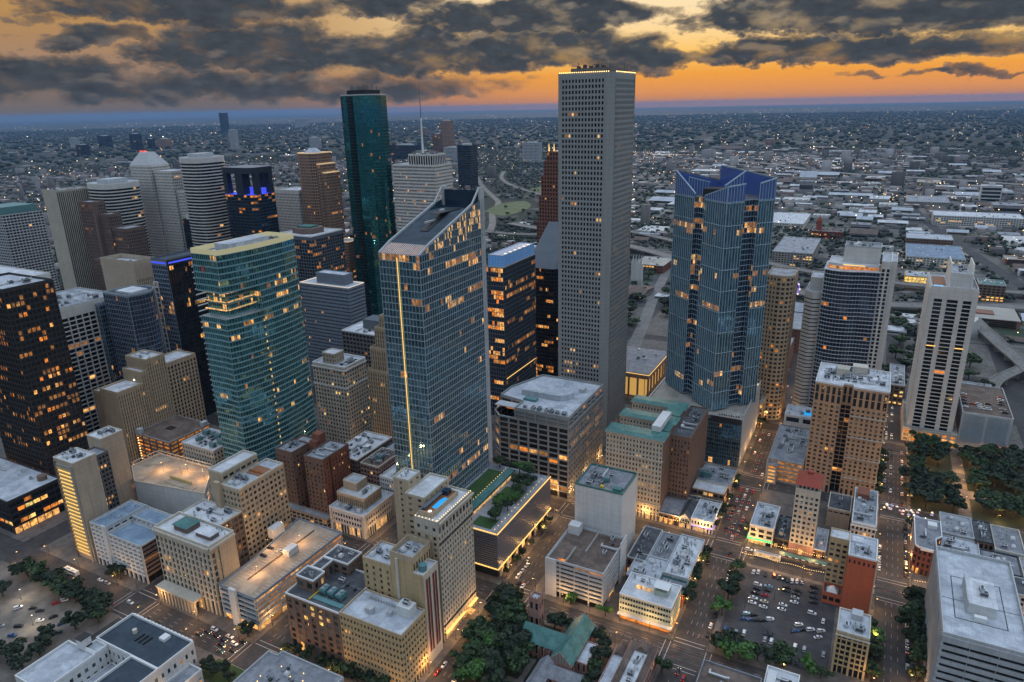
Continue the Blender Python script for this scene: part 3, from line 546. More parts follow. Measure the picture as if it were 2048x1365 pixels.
def front_left_back():
    # brown brick hotel pair and the low blocks round it
    r = bld('brick_hotel', 'dark brown brick hotel of two tall slabs joined at the back', 10, 53, 113, 141)
    s = st(wall='brown_brick', glass='glass_window', fh=3.3, bay=3.1, pw=1.9, sh=1.6, lit=.05, lits=['lit_warm', 'lit_dim'], par=1.1, roof='roof_grey', rim='brown_stone', top=3.4, spread=.15, base=4)
    vol(r, rect(10, 25.4, 113, 130), 0, 49.5, s); vol(r, rect(36.5, 53, 113, 140), 0, 50, dict(s, wall='brown_brick'), {1: dict(s, wall='red_brick')}); vol(r, rect(10, 36.4, 130.1, 140), 0, 48, s)
    boxpart(r, 'drain_pipe', 'black_trim', 53.06, 53.5, 119.6, 120.1, 4, 48.8)
    boxpart(r, 'lift_house', 'red_brick', 27, 34, 132, 138, 47, 56); boxpart(r, 'lift_house_step', 'red_brick', 27.5, 33.5, 128.4, 131.95, 47, 52); roof_kit(r, 37.5, 52, 114, 139, 48.9, 12, 51, ('air_handler', 'duct_run', 'pipe_rack', 'cooling_tower')); roof_kit(r, 11, 24, 114, 129, 48.4, 6, 52)
    vol(r, rect(8, 56, 107.5, 112.9), 0, 8, st(wall='concrete', glass='glass_dark', bay=4, lit=.25, par=.8, roof='roof_grey', base=0, fh=4))
    r = bld('low_office', 'low white-framed office with a stepped tan upper block', 58, 89, 109, 142)
    s = st(wall='white_stucco', glass='glass_dark', fh=3.7, bay=2.3, pw=.7, sh=1.7, so=-.1, lit=.01, par=1.0, roof='roof_pale', rim='white_trim', base=6.5, top=2.4, corner=3.2, frame='white_stucco', blit=.5)
    vol(r, rect(58, 88, 109, 142), 0, 18, s, {1: dict(s, wall='beige')}); t = st(wall='tan', glass='glass_black', fh=6, bay=1.7, pw=.9, sh=1.0, lit=0, par=.7, roof='roof_white', rim='cream', top=2)
    vol(r, rect(59, 83, 117, 135), 17, 25.5, t); vol(r, rect(60, 72, 123, 134), 24.8, 31.5, dict(t, roof='roof_pale'), {i: dict(t, **BL) for i in range(4)}); roof_kit(r, 59, 87, 110, 116.5, 17, 6, 53); roof_kit(r, 73, 82, 119, 134, 24.8, 3, 54)
    s = st(wall='white_stucco', glass='glass_dark', fh=3.4, bay=2.0, pw=.9, sh=1.7, lit=.02, par=.8, roof='roof_white', rim='white_trim')
    simple('white_block', 'small white block with tiny dark windows beside the slanted-roof tower', 74, 106, 145, 170, 27, s, kit=6, seed=55)
    s = st(wall='pink_brick', glass='glass_dark', fh=3.5, bay=2.6, lit=.03, par=.8, roof='roof_brown', rim='cream')
    simple('brick_block', 'pinkish brick block with a dark cluttered roof between the brown hotel and white block', 56.5, 73, 146, 172, 33, s, kit=8, seed=56, kinds=('air_handler', 'pipe_rack', 'duct_run', 'cooling_tower'))
    simple('white_roofed_block', 'mid-rise block with white roof plant behind the red brick hotel', 28, 54, 146, 188, 34, dict(s, wall='brown_stone', roof='roof_white'), kit=10, seed=57, kinds=('air_handler', 'duct_run', 'stair_hut', 'pipe_rack'))
    simple('grey_roofed_block', 'low block with a green-edged roof in front of the gothic tan tower', 55, 80, 174, 189, 30, dict(s, wall='cream', roof='roof_grey', rim='roof_copper'), kit=6, seed=58)
    simple('cream_block', 'cream low block tight against the glass tower', 81, 112, 172, 189, 31, dict(s, wall='cream', roof='roof_white'), kit=6, seed=59)
    simple('terrace_block', 'low brown block with a crowded roof behind the tan office', -12, 8, 113, 150, 26, dict(s, wall='brown_stone', roof='roof_dark'), kit=5, seed=60)
    # the office with the white rim and roof plant left of the teal tower; the lit garage; the art-deco tower
    s = st(wall='cream', glass='glass_dark', fh=3.6, bay=3.0, pw=1.4, sh=1.6, lit=.02, par=1.1, roof='roof_white', rim='white_trim', top=2)
    simple('white_rimmed_office', 'white-rimmed low office with dark roof plant left of the teal glass tower', -91, -56, 113, 140, 33, s, kit=12, seed=61, kinds=('air_handler', 'cooling_tower', 'pipe_rack'))
    r = bld('parking_garage', 'brown-decked parking garage with a square light well and orange lights inside', -148, -106, 113, 152)
    s = st(wall='brown_stone', glass='lit_dim', fh=3.2, bay=8, pw=.6, sh=1.2, so=.1, po=0, D=1, lit=.6, lits=['lit_orange', 'lit_dim', 'lit_dim'], par=1.0, roof='roof_brown', rim='concrete', top=.4, base=4)
    vol(r, rect(-148, -106, 113, 152), 0, 29, s); boxpart(r, 'light_well', 'black_trim', -134, -126, 130, 136, 28.02, 28.1); boxpart(r, 'stair_hut', 'pale_grey', -147, -143, 114, 118, 28, 32); boxpart(r, 'stair_hut', 'pale_grey', -111, -107, 146, 151, 28, 31.5)
    for k in range(11): MB().box(-144.4, -143.9, 112.4, 112.9, 2+k*2.3, 2.5+k*2.3).build('stair_lamp', 'lamp_glow', r)
    r = bld('deco_tower', 'tan art deco stepped tower with ribbed piers beyond the brown garage', -186, -150, 107, 182)
    s = st(wall='tan', glass='glass_smoke', fh=3.6, bay=2.1, pw=1.15, sh=1.0, po=.3, so=-.25, D=.5, lit=.03, par=1.2, roof='roof_white', rim='tan', top=3.0)
    vol(r, rect(-172, -150, 107, 129.9), 0, 66, s); vol(r, rect(-186, -172.1, 110, 134), 0, 61, s); vol(r, rect(-176, -150.4, 136, 153), 0, 84, s); vol(r, rect(-174, -151, 130, 135.9), 0, 75, s); vol(r, rect(-172, -150, 153.1, 182), 0, 75, dict(s, bay=3.2))
    roof_kit(r, -175, -151, 137, 152, 82.8, 5, 62); boxpart(r, 'roof_beacon', 'lamp_white', -161, -160, 129.2, 129.8, 66.2, 67.2)
    s = st(wall='slate', glass='glass_black', fh=3.5, bay=2.8, pw=1.2, sh=1.6, lit=.02, par=1, roof='roof_grey', rim='slate')
    r = bld('grey_office', 'slate grey mid-rise beside the teal glass tower', -118, -62, 186, 222)
    vol(r, rect(-110, -84, 190, 222), 0, 42, s); vol(r, rect(-83.9, -62, 190, 216), 0, 47, s, {0: dict(s, **BL)}); roof_kit(r, -109, -85, 191, 221, 41, 5, 63)
front_left_back()

def front_centre():
    # the podium garage of the slanted tower with its planted roof
    r = bld('podium_garage', 'louvred grey podium garage edged with gold light and topped by a roof garden', 143.5, 189.5, 108, 184)
    x0, x1, y0, y1 = 143.6, 189.3, 108.5, 184.5
    boxpart(r, 'podium_core', 'black_panel', x0, x1-.9, y0+.9, y1, 9.5, 33.2); boxpart(r, 'street_lobby', 'glass_dark', x0, x1-3, y0+4, y1-1, 0, 8.6)
    for k in range(15):
        z = 10.2+k*1.55
        MB().prism([(x0, y0), (x1, y0), (x1, y1), (x1-.5, y1), (x1-.5, y0+.5), (x0, y0+.5)], z, z+.85).build('louvre', 'louvre_blue', r)
    for z in (8.9, 33.4): MB().box(x0, x1-.5, y0-.25, y0+.1, z, z+.75).box(x1-.1, x1+.3, y0-.25, y1, z, z+.75).build('light_strip', 'strip_gold', r)
    boxpart(r, 'roof_terrace', 'roof_grey', x0, x1-1, y0+1, y1, 33.25, 33.6); boxpart(r, 'lawn', 'lawn', 146, 160, 118, 176, 33.62, 33.9); boxpart(r, 'lawn', 'lawn', 170, 183, 112, 122, 33.62, 33.9); boxpart(r, 'lawn', 'lawn', 168, 183, 146, 160, 33.62, 33.9)
    boxpart(r, 'pavilion_roof', 'roof_copper', 160.5, 166.5, 112, 176, 37.4, 37.9); boxpart(r, 'pavilion_edge', 'black_trim', 160.2, 166.8, 111.6, 176.4, 36.9, 37.35); boxpart(r, 'pavilion_glass', 'lit_warm', 161.3, 165.8, 113, 175, 33.62, 36.85)
    for k in range(22): MB().box(160.3, 160.55, 113+k*2.9, 113.25+k*2.9, 38.0, 38.25).build('garden_lamp', 'bulb_gold', r)
    for k in range(16): MB().box(185.6, 185.9, 112+k*4.4, 112.3+k*4.4, 34.2, 34.5).build('garden_lamp', 'bulb_gold', r)
    for k in range(8): boxpart(r, 'lobby_column', 'pale_grey', 187.2, 188.2, 114+k*9.6, 115+k*9.6, 0, 8.6)
    for k in range(7): boxpart(r, 'lobby_light', 'lit_amber', 186.2, 186.5, 116.5+k*9.6, 121+k*9.6, .4, 5.2)
    # 609: the slanted glass tower
    r = bld('glass_tower', 'tall blue glass tower with slanted dark roof and a gold light line', 115, 143, 113, 192)
    s = st(wall='steel', glass='glass_blue', fh=4.15, bay=2.33, pw=.2, sh=.42, po=.22, so=.10, D=.3, lit=.035, lits=['lit_amber', 'lit_warm', 'lit_dim', 'lit_dim'], spread=.62, top=.2, par=0, base=9, frame='steel', blit=.3,
           hot=((.975, 1.01, .7), (.11, .135, .93), (.90, .925, .12), (.30, .32, .15)))
    sr = dict(s, lit=.05, hot=((.20, .225, .92), (.93, .95, .4), (.885, .9, .3), (.83, .85, .22), (.27, .29, .2), (.14, .16, .2), (.06, .09, .2)))
    vol(r, rect(115, 143, 113, 186), 0, 196, s, {1: sr}, roof=False)
    prof = [(113, 196.0), (123, 200.5), (163, 213.6), (186, 219.5)]
    def cut(x, out):                            # side walls that follow the slope
        m = MB(); m.ngon([(x, 113, 196), (x, 186, 196), (x, 186, 219.5), (x, 163, 213.6), (x, 123, 200.5)] if out else [(x, 113, 196), (x, 123, 200.5), (x, 163, 213.6), (x, 186, 219.5), (x, 186, 196)]); return m
    cut(142.72, True).build('gable_glass', 'glass_blue', r); cut(115.28, False).build('gable_glass', 'glass_blue', r)
    m = MB(); rl = random.Random(4); lm = MB()
    for k, z in enumerate((196.1, 200.3, 204.4, 208.5, 212.6)):
        ya = 113 if k == 0 else np.interp(z, [p[1] for p in prof], [p[0] for p in prof]); m.box(142.7, 143.1, ya, 186, z, z+.32)
        for y in np.arange(ya+2, 184, 1.55):
            zt = min(z+3.9, np.interp(y, [p[0] for p in prof], [p[1] for p in prof])-.3)
            if rl.random() < .30 and zt > z+1.5: lm.box(142.74, 142.8, y+.1, y+1.4, z+.4, zt)
    for y in np.arange(114.5, 186, 1.55): m.box(142.7, 143.2, y, y+.11, 196, np.interp(y, [p[0] for p in prof], [p[1] for p in prof])-.1)
    m.build('gable_mullions', 'steel', r); lm.build('gable_lit_panes', 'lit_warm', r, kind='stuff')
    m = MB(); e0, e1 = 115.6, 142.4
    m.quad((e0, 123, 199.9), (e1, 123, 199.9), (e1, 163, 212.9), (e0, 163, 212.9)); m.quad((e0, 163, 212.9), (e1, 163, 212.9), (e1, 182, 213.2), (e0, 182, 213.2)); m.build('sloped_roof', 'roof_navy', r)
    m = MB()
    for k in range(20):
        x = e0+.2+k*1.33; m.quad((x, 113.2, 196.1), (x+.75, 113.2, 196.1), (x+.75, 122.9, 200.2), (x, 122.9, 200.2))
    m.build('front_skylight_fins', 'pale_grey', r); MB().quad((e0, 113.2, 195.9), (e1, 113.2, 195.9), (e1, 122.9, 199.9), (e0, 122.9, 199.9)).build('front_skylight', 'lit_dim', r)
    for x in (115.0, 142.1):
        m = MB(); pts = [(112.8, 195.6), (123, 200.2), (163, 213.3), (172, 216.4), (181, 225.0)]
        for (ya, za), (yb, zb) in zip(pts[:-1], pts[1:]):
            m.quad((x, ya, za+1.0), (x+.9, ya, za+1.0), (x+.9, yb, zb+1.0), (x, yb, zb+1.0)); m.quad((x+.9, ya, za-.4), (x+.9, yb, zb-.4), (x+.9, yb, zb+1), (x+.9, ya, za+1)); m.quad((x, yb, zb-.4), (x, ya, za-.4), (x, ya, za+1), (x, yb, zb+1)); m.quad((x, ya, za-.4), (x+.9, ya, za-.4), (x+.9, ya, za+1), (x, ya, za+1))
        m.build('roof_edge', 'pale_grey', r)
    MB().prism([(115.3, 181), (142.6, 181), (142.6, 186.2), (115.3, 186.2)], 196, 214).build('back_wall_core', 'glass_navy', r)
    for x in (115.0, 142.0): boxpart(r, 'end_fin', 'pale_grey', x, x+1, 181.3, 186.9, 0 if x > 120 else 190, 226.0)
    boxpart(r, 'screen_wall', 'glass_navy', 116.1, 141.9, 183, 183.6, 213, 224)
    m = MB(); m.box(126.5, 131.8, 138, 168, 203, 204)
    boxpart(r, 'roof_slot', 'black_trim', 126.5, 132.5, 150, 176, 213.3, 213.6); MB().quad((126.5, 138, 205.3), (132.5, 138, 205.3), (132.5, 160, 212.5), (126.5, 160, 212.5)).build('roof_slot_floor', 'black_trim', r)
    m = MB(); m.obox((128.2, 141), (0, 1), (1, 0), 0, 22, 0, 1.2, 209, 210); m.box(127.6, 129.6, 158, 162, 212.6, 215); m.build('window_crane', 'metal_light', r)
    boxpart(r, 'gold_light_line', 'strip_gold', 127.7, 128.1, 112.4, 112.72, 8, 194)
    # pale windowless block, its garage, the mint office and the low roofs
    r = bld('blind_block', 'pale windowless concrete block with a green-rimmed roof full of machinery', 220, 251, 152, 180)
    s = st(wall='white_stucco', par=1.2, roof='roof_slate', rim='roof_copper'); vol(r, rect(220.6, 251.2, 152, 180), 0, 53.7, s, {i: dict(s, **BL) for i in range(4)})
    roof_kit(r, 222, 244, 153, 179, 52.5, 16, 71, ('air_handler', 'pipe_rack', 'duct_run', 'cooling_tower', 'vent_stack')); boxpart(r, 'roof_bulkhead', 'roof_copper', 244.5, 249.5, 153.5, 157, 52.5, 54.8); boxpart(r, 'roof_walkway', 'roof_slate', 245, 249.8, 158, 178, 52.5, 53.4); boxpart(r, 'yellow_tank', 'yellow_paint', 236, 238, 154, 156, 52.5, 54.2)
    r = bld('parking_garage', 'white-banded parking garage with a weathered brown ramp deck below the blind block', 219, 255, 112, 151)
    s = st(wall='garage_grey', glass='glass_black', fh=2.95, bay=8.8, pw=.5, sh=1.45, so=.05, po=.12, D=.9, lit=.12, lits=['lit_dim', 'lit_dim', 'lit_orange'], par=1.0, roof='roof_brown', rim='pale_grey', top=.4, base=4, blit=.5)
    vol(r, rect(219.3, 254.7, 112, 150), 0, 25.5, s, {0: s, 3: dict(s, **BL)}); boxpart(r, 'corner_wall', 'white_stucco', 219.0, 226, 111.5, 111.85, 0, 25.6); boxpart(r, 'end_wall', 'white_stucco', 254.9, 255.3, 139, 150, 0, 28); boxpart(r, 'lift_house', 'white_stucco', 221, 228, 141, 147, 24.5, 30.5)
    boxpart(r, 'ramp_wall', 'concrete', 231, 231.8, 113, 128, 24.52, 26.2); boxpart(r, 'ramp_wall', 'concrete', 238, 238.8, 126, 146, 24.52, 26.4); boxpart(r, 'ramp_opening', 'lit_orange', 226.5, 230.8, 113.4, 113.9, 24.55, 25.9); roof_kit(r, 244, 254, 128, 149, 24.5, 6, 72, ('pipe_rack', 'air_handler', 'duct_run'))
    r = bld('mint_office', 'pale green low office with ribbon windows and a white roof above the corner shops', 264, 294, 112, 134)
    s = st(wall='mint', glass='glass_dark', fh=3.1, bay=1.5, pw=.3, sh=1.5, so=0, po=-.06, lit=.12, lits=['lit_dim', 'lit_orange'], par=.8, roof='roof_white', rim='white_trim', base=4.0, top=.9, blit=.95)
    vol(r, rect(264.3, 293.5, 112, 133), 0, 16, s); boxpart(r, 'street_canopy', 'pale_grey', 264, 294.6, 109.3, 111.9, 3.6, 4.0); boxpart(r, 'roof_house', 'mint', 281.5, 289, 120, 128, 15.2, 18); boxpart(r, 'roof_house_canopy', 'white_trim', 281, 289.6, 119.4, 126, 20.2, 20.6)
    for x, y in ((281.4, 120), (288.8, 120), (281.4, 125.6), (288.8, 125.6)): boxpart(r, 'canopy_post', 'white_trim', x, x+.3, y, y+.3, 18, 20.2)
    for k in range(2): boxpart(r, 'lit_skylight', 'lit_warm', 271+k*5, 275+k*5, 121, 122.6, 15.2, 16.6)
    boxpart(r, 'lit_shopfront', 'lit_orange', 265, 293, 111.5, 111.96, .2, 3.4); boxpart(r, 'side_shopfront', 'lit_amber', 293.55, 293.9, 113, 130, .2, 3.2); roof_kit(r, 265, 280, 125, 132, 15.2, 4, 73)
    rows = [('low_shop', 'dark-roofed brick shop row behind the mint office', 255.2, 267, 152, 189, 11.5, 'roof_dark', 'red_brick'), ('low_shop', 'grey-roofed low shop with brick gable walls between dark and white roofs', 267.2, 279, 160, 189, 10.5, 'roof_slate', 'brown_brick'),
            ('corner_shop', 'low corner building with a long white roof crowded with vents', 279.2, 294, 146, 189, 12, 'roof_white', 'pale_grey'), ('low_shop', 'flat pale-roofed shop with skylights beside the mint office', 260, 279, 136, 159.6, 11, 'roof_pale', 'dark_red_brick'), ('low_shop', 'small green-edged shop wedged beside the mint office', 279.3, 294, 134.2, 145.7, 10, 'roof_slate', 'orange_wall')]
    for i, (n, lb, a, b, c, d, z, rf, wl) in enumerate(rows):
        simple(n, lb, a, b, c, d, z, st(wall=wl, glass='glass_dark', fh=4, bay=3, lit=.08, roof=rf, par=.9, rim='pale_grey' if i != 4 else 'roof_copper', base=3.6, blit=.6), kit=(6, 6, 26, 8, 3)[i], seed=80+i, kinds=('vent_stack', 'air_handler', 'vent_stack', 'skylight', 'air_handler'))
front_centre()

# ================================================================== FRONT RIGHT AND BOTTOM EDGE
def gable(m, x0, x1, y0, y1, z0, z1, axis='x', mi=0, over=.4):
    """a pitched roof with its ridge along the axis, with thickness at the eaves"""
    if axis == 'x':
        ym = (y0+y1)/2; a, b = x0-over, x1+over; c, d = y0-over, y1+over
        m.quad((a, c, z0), (b, c, z0), (b, ym, z1), (a, ym, z1), mi); m.quad((b, d, z0), (a, d, z0), (a, ym, z1), (b, ym, z1), mi)
        m.ngon([(a, c, z0), (a, ym, z1), (a, d, z0)], mi); m.ngon([(b, c, z0), (b, d, z0), (b, ym, z1)], mi); m.quad((a, c, z0-.02), (a, d, z0-.02), (b, d, z0-.02), (b, c, z0-.02), mi)
    else:
        xm = (x0+x1)/2; a, b = x0-over, x1+over; c, d = y0-over, y1+over
        m.quad((a, d, z0), (a, c, z0), (xm, c, z1), (xm, d, z1), mi); m.quad((b, c, z0), (b, d, z0), (xm, d, z1), (xm, c, z1), mi)
        m.ngon([(a, c, z0), (b, c, z0), (xm, c, z1)], mi); m.ngon([(b, d, z0), (a, d, z0), (xm, d, z1)], mi); m.quad((a, c, z0-.02), (a, d, z0-.02), (b, d, z0-.02), (b, c, z0-.02), mi)
    return m
def front_right():
    # street row left of the crossing: gabled brick, half-timbered front, violet-lit corner
    s = st(wall='brown_brick', glass='glass_dark', fh=4, bay=3.2, lit=.3, par=.6, roof='roof_slate', rim='pale_grey', base=4, blit=.8)
    r = simple('brick_shop', 'low brick shop with a grey pitched roof at the foot of the green-roofed hotel', 257, 271, 214, 240, 8, s); gable(MB(), 257.5, 270.5, 216, 239, 8.1, 11.2, 'x').build('pitched_roof', 'roof_slate', r)
    r = bld('timbered_shop', 'narrow white half-timbered shop front with a steep dark gable', 271.4, 278.6, 214, 236)
    vol(r, rect(271.4, 278.6, 214, 236), 0, 7.6, st(wall='white_stucco', glass='glass_dark', fh=3.4, bay=1.8, pw=.5, sh=1.0, lit=.1, par=.1, roof='roof_dark', base=3.2, blit=.9)); gable(MB(), 271.6, 278.4, 214.2, 235.8, 7.7, 11.8, 'y').build('steep_roof', 'roof_dark', r)
    m = MB(); m.ngon([(271.8, 213.7, 7.75), (278.2, 213.7, 7.75), (275, 213.7, 11.3)]); m.build('gable_front', 'white_stucco', r)
    for x, w in ((272.6, .35), (274.0, .35), (275.6, .35), (277.0, .35)): boxpart(r, 'timber', 'black_trim', x, x+w, 213.5, 213.95, 4.4, 7.6)
    boxpart(r, 'timber', 'black_trim', 271.6, 278.4, 213.55, 213.96, 4.0, 4.35)
    r = bld('violet_lit_corner', 'white arched-window corner building washed in violet light', 279, 294, 214, 240)
    s = st(wall='white_stucco', glass='glass_dark', fh=4, bay=2.1, pw=1.1, sh=1.4, lit=.02, par=1.0, roof='roof_pale', rim='white_trim', base=4.0, blit=.7)
    vol(r, rect(279, 293.7, 214, 240), 0, 9.6, s); boxpart(r, 'violet_light_strip', 'strip_violet', 279.3, 293.6, 213.4, 213.9, 4.0, 4.3); boxpart(r, 'violet_light_strip', 'strip_violet', 293.8, 294.2, 214.5, 239, 4.0, 4.3); roof_kit(r, 280, 293, 215, 239, 8.6, 10, 91)
    s = st(wall='brown_brick', glass='glass_dark', fh=4, bay=3.6, lit=.05, par=.7, roof='roof_white', rim='cream')
    simple('brick_rear_shop', 'small brown brick building with a bright white roof behind the violet corner', 272, 294, 246, 258, 14, s, seed=3); simple('dark_rear_shop', 'low dark flat-roofed shop between the violet corner and the white roof', 257.5, 293.5, 240.2, 245.8, 8, dict(s, roof='roof_dark'), kit=4, seed=92)
    r = simple('roof_parking', 'low concrete block with a grey roof and big blue-grey chillers below the glass podium', 260, 295, 262, 290, 12, st(wall='concrete', glass='glass_black', fh=4, bay=7, lit=.1, par=1, roof='roof_grey', rim='concrete'), kit=10, seed=93, kinds=('air_handler', 'duct_run', 'vent_stack'))
    for k in range(2): unit(r, 'cooling_tower', 270.5+k*6, 270, 11.1, 0, 1.6)
    # across the street: corner with green neon, the slim hatted tower, the orange wall
    r = bld('green_neon_corner', 'white corner building edged in green neon beside the rail street', 316, 331, 216, 246)
    s = st(wall='cream', glass='glass_dark', fh=4.4, bay=5, pw=1.7, sh=1.6, lit=.1, par=1.2, roof='roof_pale', rim='white_trim', base=4.2, blit=.3); vol(r, rect(316.5, 331.2, 216, 246), 0, 14, s)
    boxpart(r, 'green_neon', 'strip_green', 316, 331.0, 214.6, 215.9, 3.9, 4.4); boxpart(r, 'green_neon', 'strip_green', 315.6, 316.3, 215, 226, 3.9, 4.4); roof_kit(r, 317, 331, 217, 245, 12.8, 10, 94)
    s = st(wall='black_panel', glass='glass_black', fh=3.6, bay=3, lit=.1, par=.8, roof='roof_dark', rim='metal_dark', base=3.5, blit=1.0); simple('dark_bar', 'low black-fronted bar with a glowing doorway beside the slim tower', 331.5, 340.7, 217, 246, 8, s, kit=7, seed=95)
    r = bld('slim_tower', 'slim cream tower with a red tiled hat and square windows above the rail stop', 341, 355, 217, 236)
    s = st(wall='cream', glass='glass_window', fh=3.5, bay=2.7, pw=1.25, sh=1.6, lit=.10, lits=['lit_amber', 'lit_dim'], par=.6, roof='roof_grey', rim='cream', base=6, top=4.0, spread=.1, blit=.5)
    vol(r, rect(341, 355, 217, 236), 0, 46, s); boxpart(r, 'pink_base_band', 'pink_brick', 340.8, 355.2, 216.55, 216.96, 0, 6.8); boxpart(r, 'arched_doorway', 'lit_amber', 346.6, 349.4, 216.3, 216.54, .2, 4.4); m = MB(); m.box(342, 354, 218, 235, 45.4, 48.6); m.build('attic', 'cream', r)
    for k in range(5): boxpart(r, 'attic_arch', 'black_trim', 342.8+k*2.3, 344.2+k*2.3, 217.8, 217.97, 46.2, 48.0)
    MB().frustum(rect(340.4, 355.6, 216.4, 236.6), 48.62, rect(346, 350, 224, 229), 53).build('red_tiled_roof', 'terracotta', r); MB().cyl(348, 226.5, 53.02, 54.6, 1.9, 12).build('roof_lantern', 'terracotta', r)
    simple('low_bar', 'low dark bar with a lit sign right of the slim tower', 355.3, 362.5, 217, 243, 6.5, st(wall='brown_stone', glass='glass_black', fh=3, bay=2.4, lit=.1, par=.7, roof='roof_grey', rim='pale_grey', base=3.2, blit=.5), kit=3, seed=96)
    r = bld('orange_wall_block', 'mid-rise block with a huge blank orange side wall above the car park', 364, 388.3, 172, 194)
    s = st(wall='orange_wall', glass='glass_navy', fh=3.6, bay=2.9, pw=1.4, sh=1.8, lit=.02, par=1.0, roof='roof_pale', rim='white_trim')
    vol(r, rect(374.1, 388.2, 172, 194), 0, 37, s, {0: dict(s, fh=31.5, sh=29.3, bay=2.3, pw=1.4, top=2.2)}); vol(r, rect(364, 374, 184, 194), 0, 38, st(wall='buff', glass='glass_window', fh=3.6, bay=2.9, pw=1.3, sh=1.7, lit=.05, par=.8, roof='roof_white', rim='tan', top=3, base=3))
    boxpart(r, 'corner_pilaster', 'cream', 388.25, 388.8, 171.8, 174, 0, 37.2); boxpart(r, 'street_front', 'cream', 388.25, 388.5, 174.1, 193.8, 0, 36.6); roof_kit(r, 375, 387.5, 173, 186, 36.0, 9, 97, ('air_handler', 'pipe_rack', 'vent_stack', 'cooling_tower')); boxpart(r, 'roof_panel', 'roof_white', 375, 381, 187, 193, 36.05, 36.6)
    vol(r, rect(364, 374, 174.5, 183.9), 0, 7.5, st(wall='orange_wall', glass='glass_dark', fh=3.6, bay=3, lit=.1, par=1.4, roof='roof_brown', rim='orange_wall')); MB().frustum(rect(366, 372, 176, 182), 6.12, [(369, 179), (369.5, 179), (369.5, 179.5), (369, 179.5)], 9.5).build('terrace_tent', 'white_trim', r)
    r = bld('corner_office', 'small tan corner office with dark paired windows at the car park edge', 373, 388, 121, 139.5)
    s = st(wall='buff', glass='glass_black', fh=3.3, bay=2.25, pw=.55, sh=1.0, so=-.15, lit=.03, par=.9, roof='roof_pale', rim='cream', base=4.5, top=1.2, lits=['lit_orange']); vol(r, rect(373.2, 387.8, 121, 139.4), 0, 25.5, s, {0: s, 3: dict(s, **BL)})
    boxpart(r, 'roof_house', 'pale_grey', 379, 384, 133, 138, 24.6, 28); boxpart(r, 'cornice', 'cream', 372.8, 388.2, 120.4, 120.96, 22.6, 23.3); roof_kit(r, 374, 387, 122, 132, 24.6, 5, 98, ('vent_stack', 'air_handler'))
    for k in range(3): boxpart(r, 'corner_pier', 'buff', 373.0+k*7.0, 374.0+k*7.0, 120.5, 120.95, 0, 22.5)
    simple('grey_lit_block', 'plain cream hall with two gold wall lights behind the orange-wall block', 359.5, 373.5, 258, 280, 14.5, st(wall='beige', glass='glass_dark', par=1, roof='roof_dark', rim='cream', fh=10, sh=9, bay=4, lit=0), kit=4, seed=99)
    r = bld('pilastered_hotel', 'pale corner building with a deep cornice and arched top windows behind the orange wall', 374, 388.3, 230, 276)
    s = st(wall='pale_grey', glass='glass_dark', fh=3.8, bay=2.2, pw=1.0, sh=1.5, lit=.05, par=1.1, roof='roof_grey', rim='white_trim', top=2.0); vol(r, rect(374.4, 388.2, 230, 276), 0, 24, s); boxpart(r, 'cornice', 'white_trim', 373.9, 388.8, 229.3, 229.96, 21.4, 22.2); roof_kit(r, 375, 388, 232, 275, 22.9, 14, 100)
    boxpart(r, 'roof_house', 'red_brick', 376, 383, 262, 272, 22.95, 27)
    # right of the far street: red corner, low roofs, the great pale slab
    r = bld('red_corner', 'dark red brick corner building with a rounded end and white cornice', 409, 425, 225, 262)
    p = [(411.5, 226.5), (419, 225.6), (421, 226), (421.2, 240), (424.5, 244), (424.5, 262), (409.6, 262), (409.6, 229)]
    s = st(wall='dark_red_brick', glass='glass_dark', fh=4.3, bay=2.5, pw=1.2, sh=1.7, lit=.04, par=1.0, roof='roof_slate', rim='white_trim', base=4.2, top=1.5, blit=.4); vol(r, p, 0, 19, s)
    for z in (6.5, 11, 15): MB().box(409.2, 409.56, 229.2, 261, z, z+.3).build('string_course', 'cream', r)
    boxpart(r, 'white_front', 'white_trim', 412.5, 420.6, 224.9, 225.5, 17.6, 19.05); boxpart(r, 'roof_hut', 'white_trim', 417, 422, 252, 257, 18, 20.4); roof_kit(r, 411, 420, 230, 250, 18, 4, 101)
    rows = [(426, 444, 264, 290, 11, 'roof_grey', 'grey-roofed low block beside the park'), (444.3, 454, 262, 288, 11.5, 'roof_dark', 'black tar-roofed low block beside the park'), (454.3, 470, 258, 288, 10.5, 'roof_slate', 'slate-roofed low block beside the park'), (425, 446, 240, 263.5, 9.5, 'roof_pale', 'pale-roofed low shop behind the red corner'),
            (446.4, 466, 236, 257.5, 9, 'roof_slate', 'grey terraced roof behind the great pale slab'), (466.4, 492, 230, 257, 9, 'roof_grey', 'wide cluttered grey roof at the right edge'), (449, 492, 212, 229.5, 12, 'roof_dark', 'dark roofed block with arched windows at the right edge'), (425, 448, 213.5, 239.5, 8.5, 'roof_brown', 'brown-roofed shop row behind the pale slab')]
    for i, (a, b, c, d, z, rf, lb) in enumerate(rows): simple('low_block', lb, a, b, c, d, z, st(wall=('concrete', 'brown_brick', 'pale_grey', 'red_brick')[i % 4], glass='glass_dark', fh=4, bay=2.6, lit=.12, roof=rf, par=.8, rim=('pale_grey', 'metal_dark', 'cream')[i % 3], base=3.6, blit=.7), kit=9, seed=110+i, kinds=('vent_stack', 'air_handler', 'vent_stack', 'skylight', 'duct_run'))
    r = bld('pale_slab', 'great pale concrete slab with deep horizontal window bands and a walled white roof', 415, 448, 113, 186)
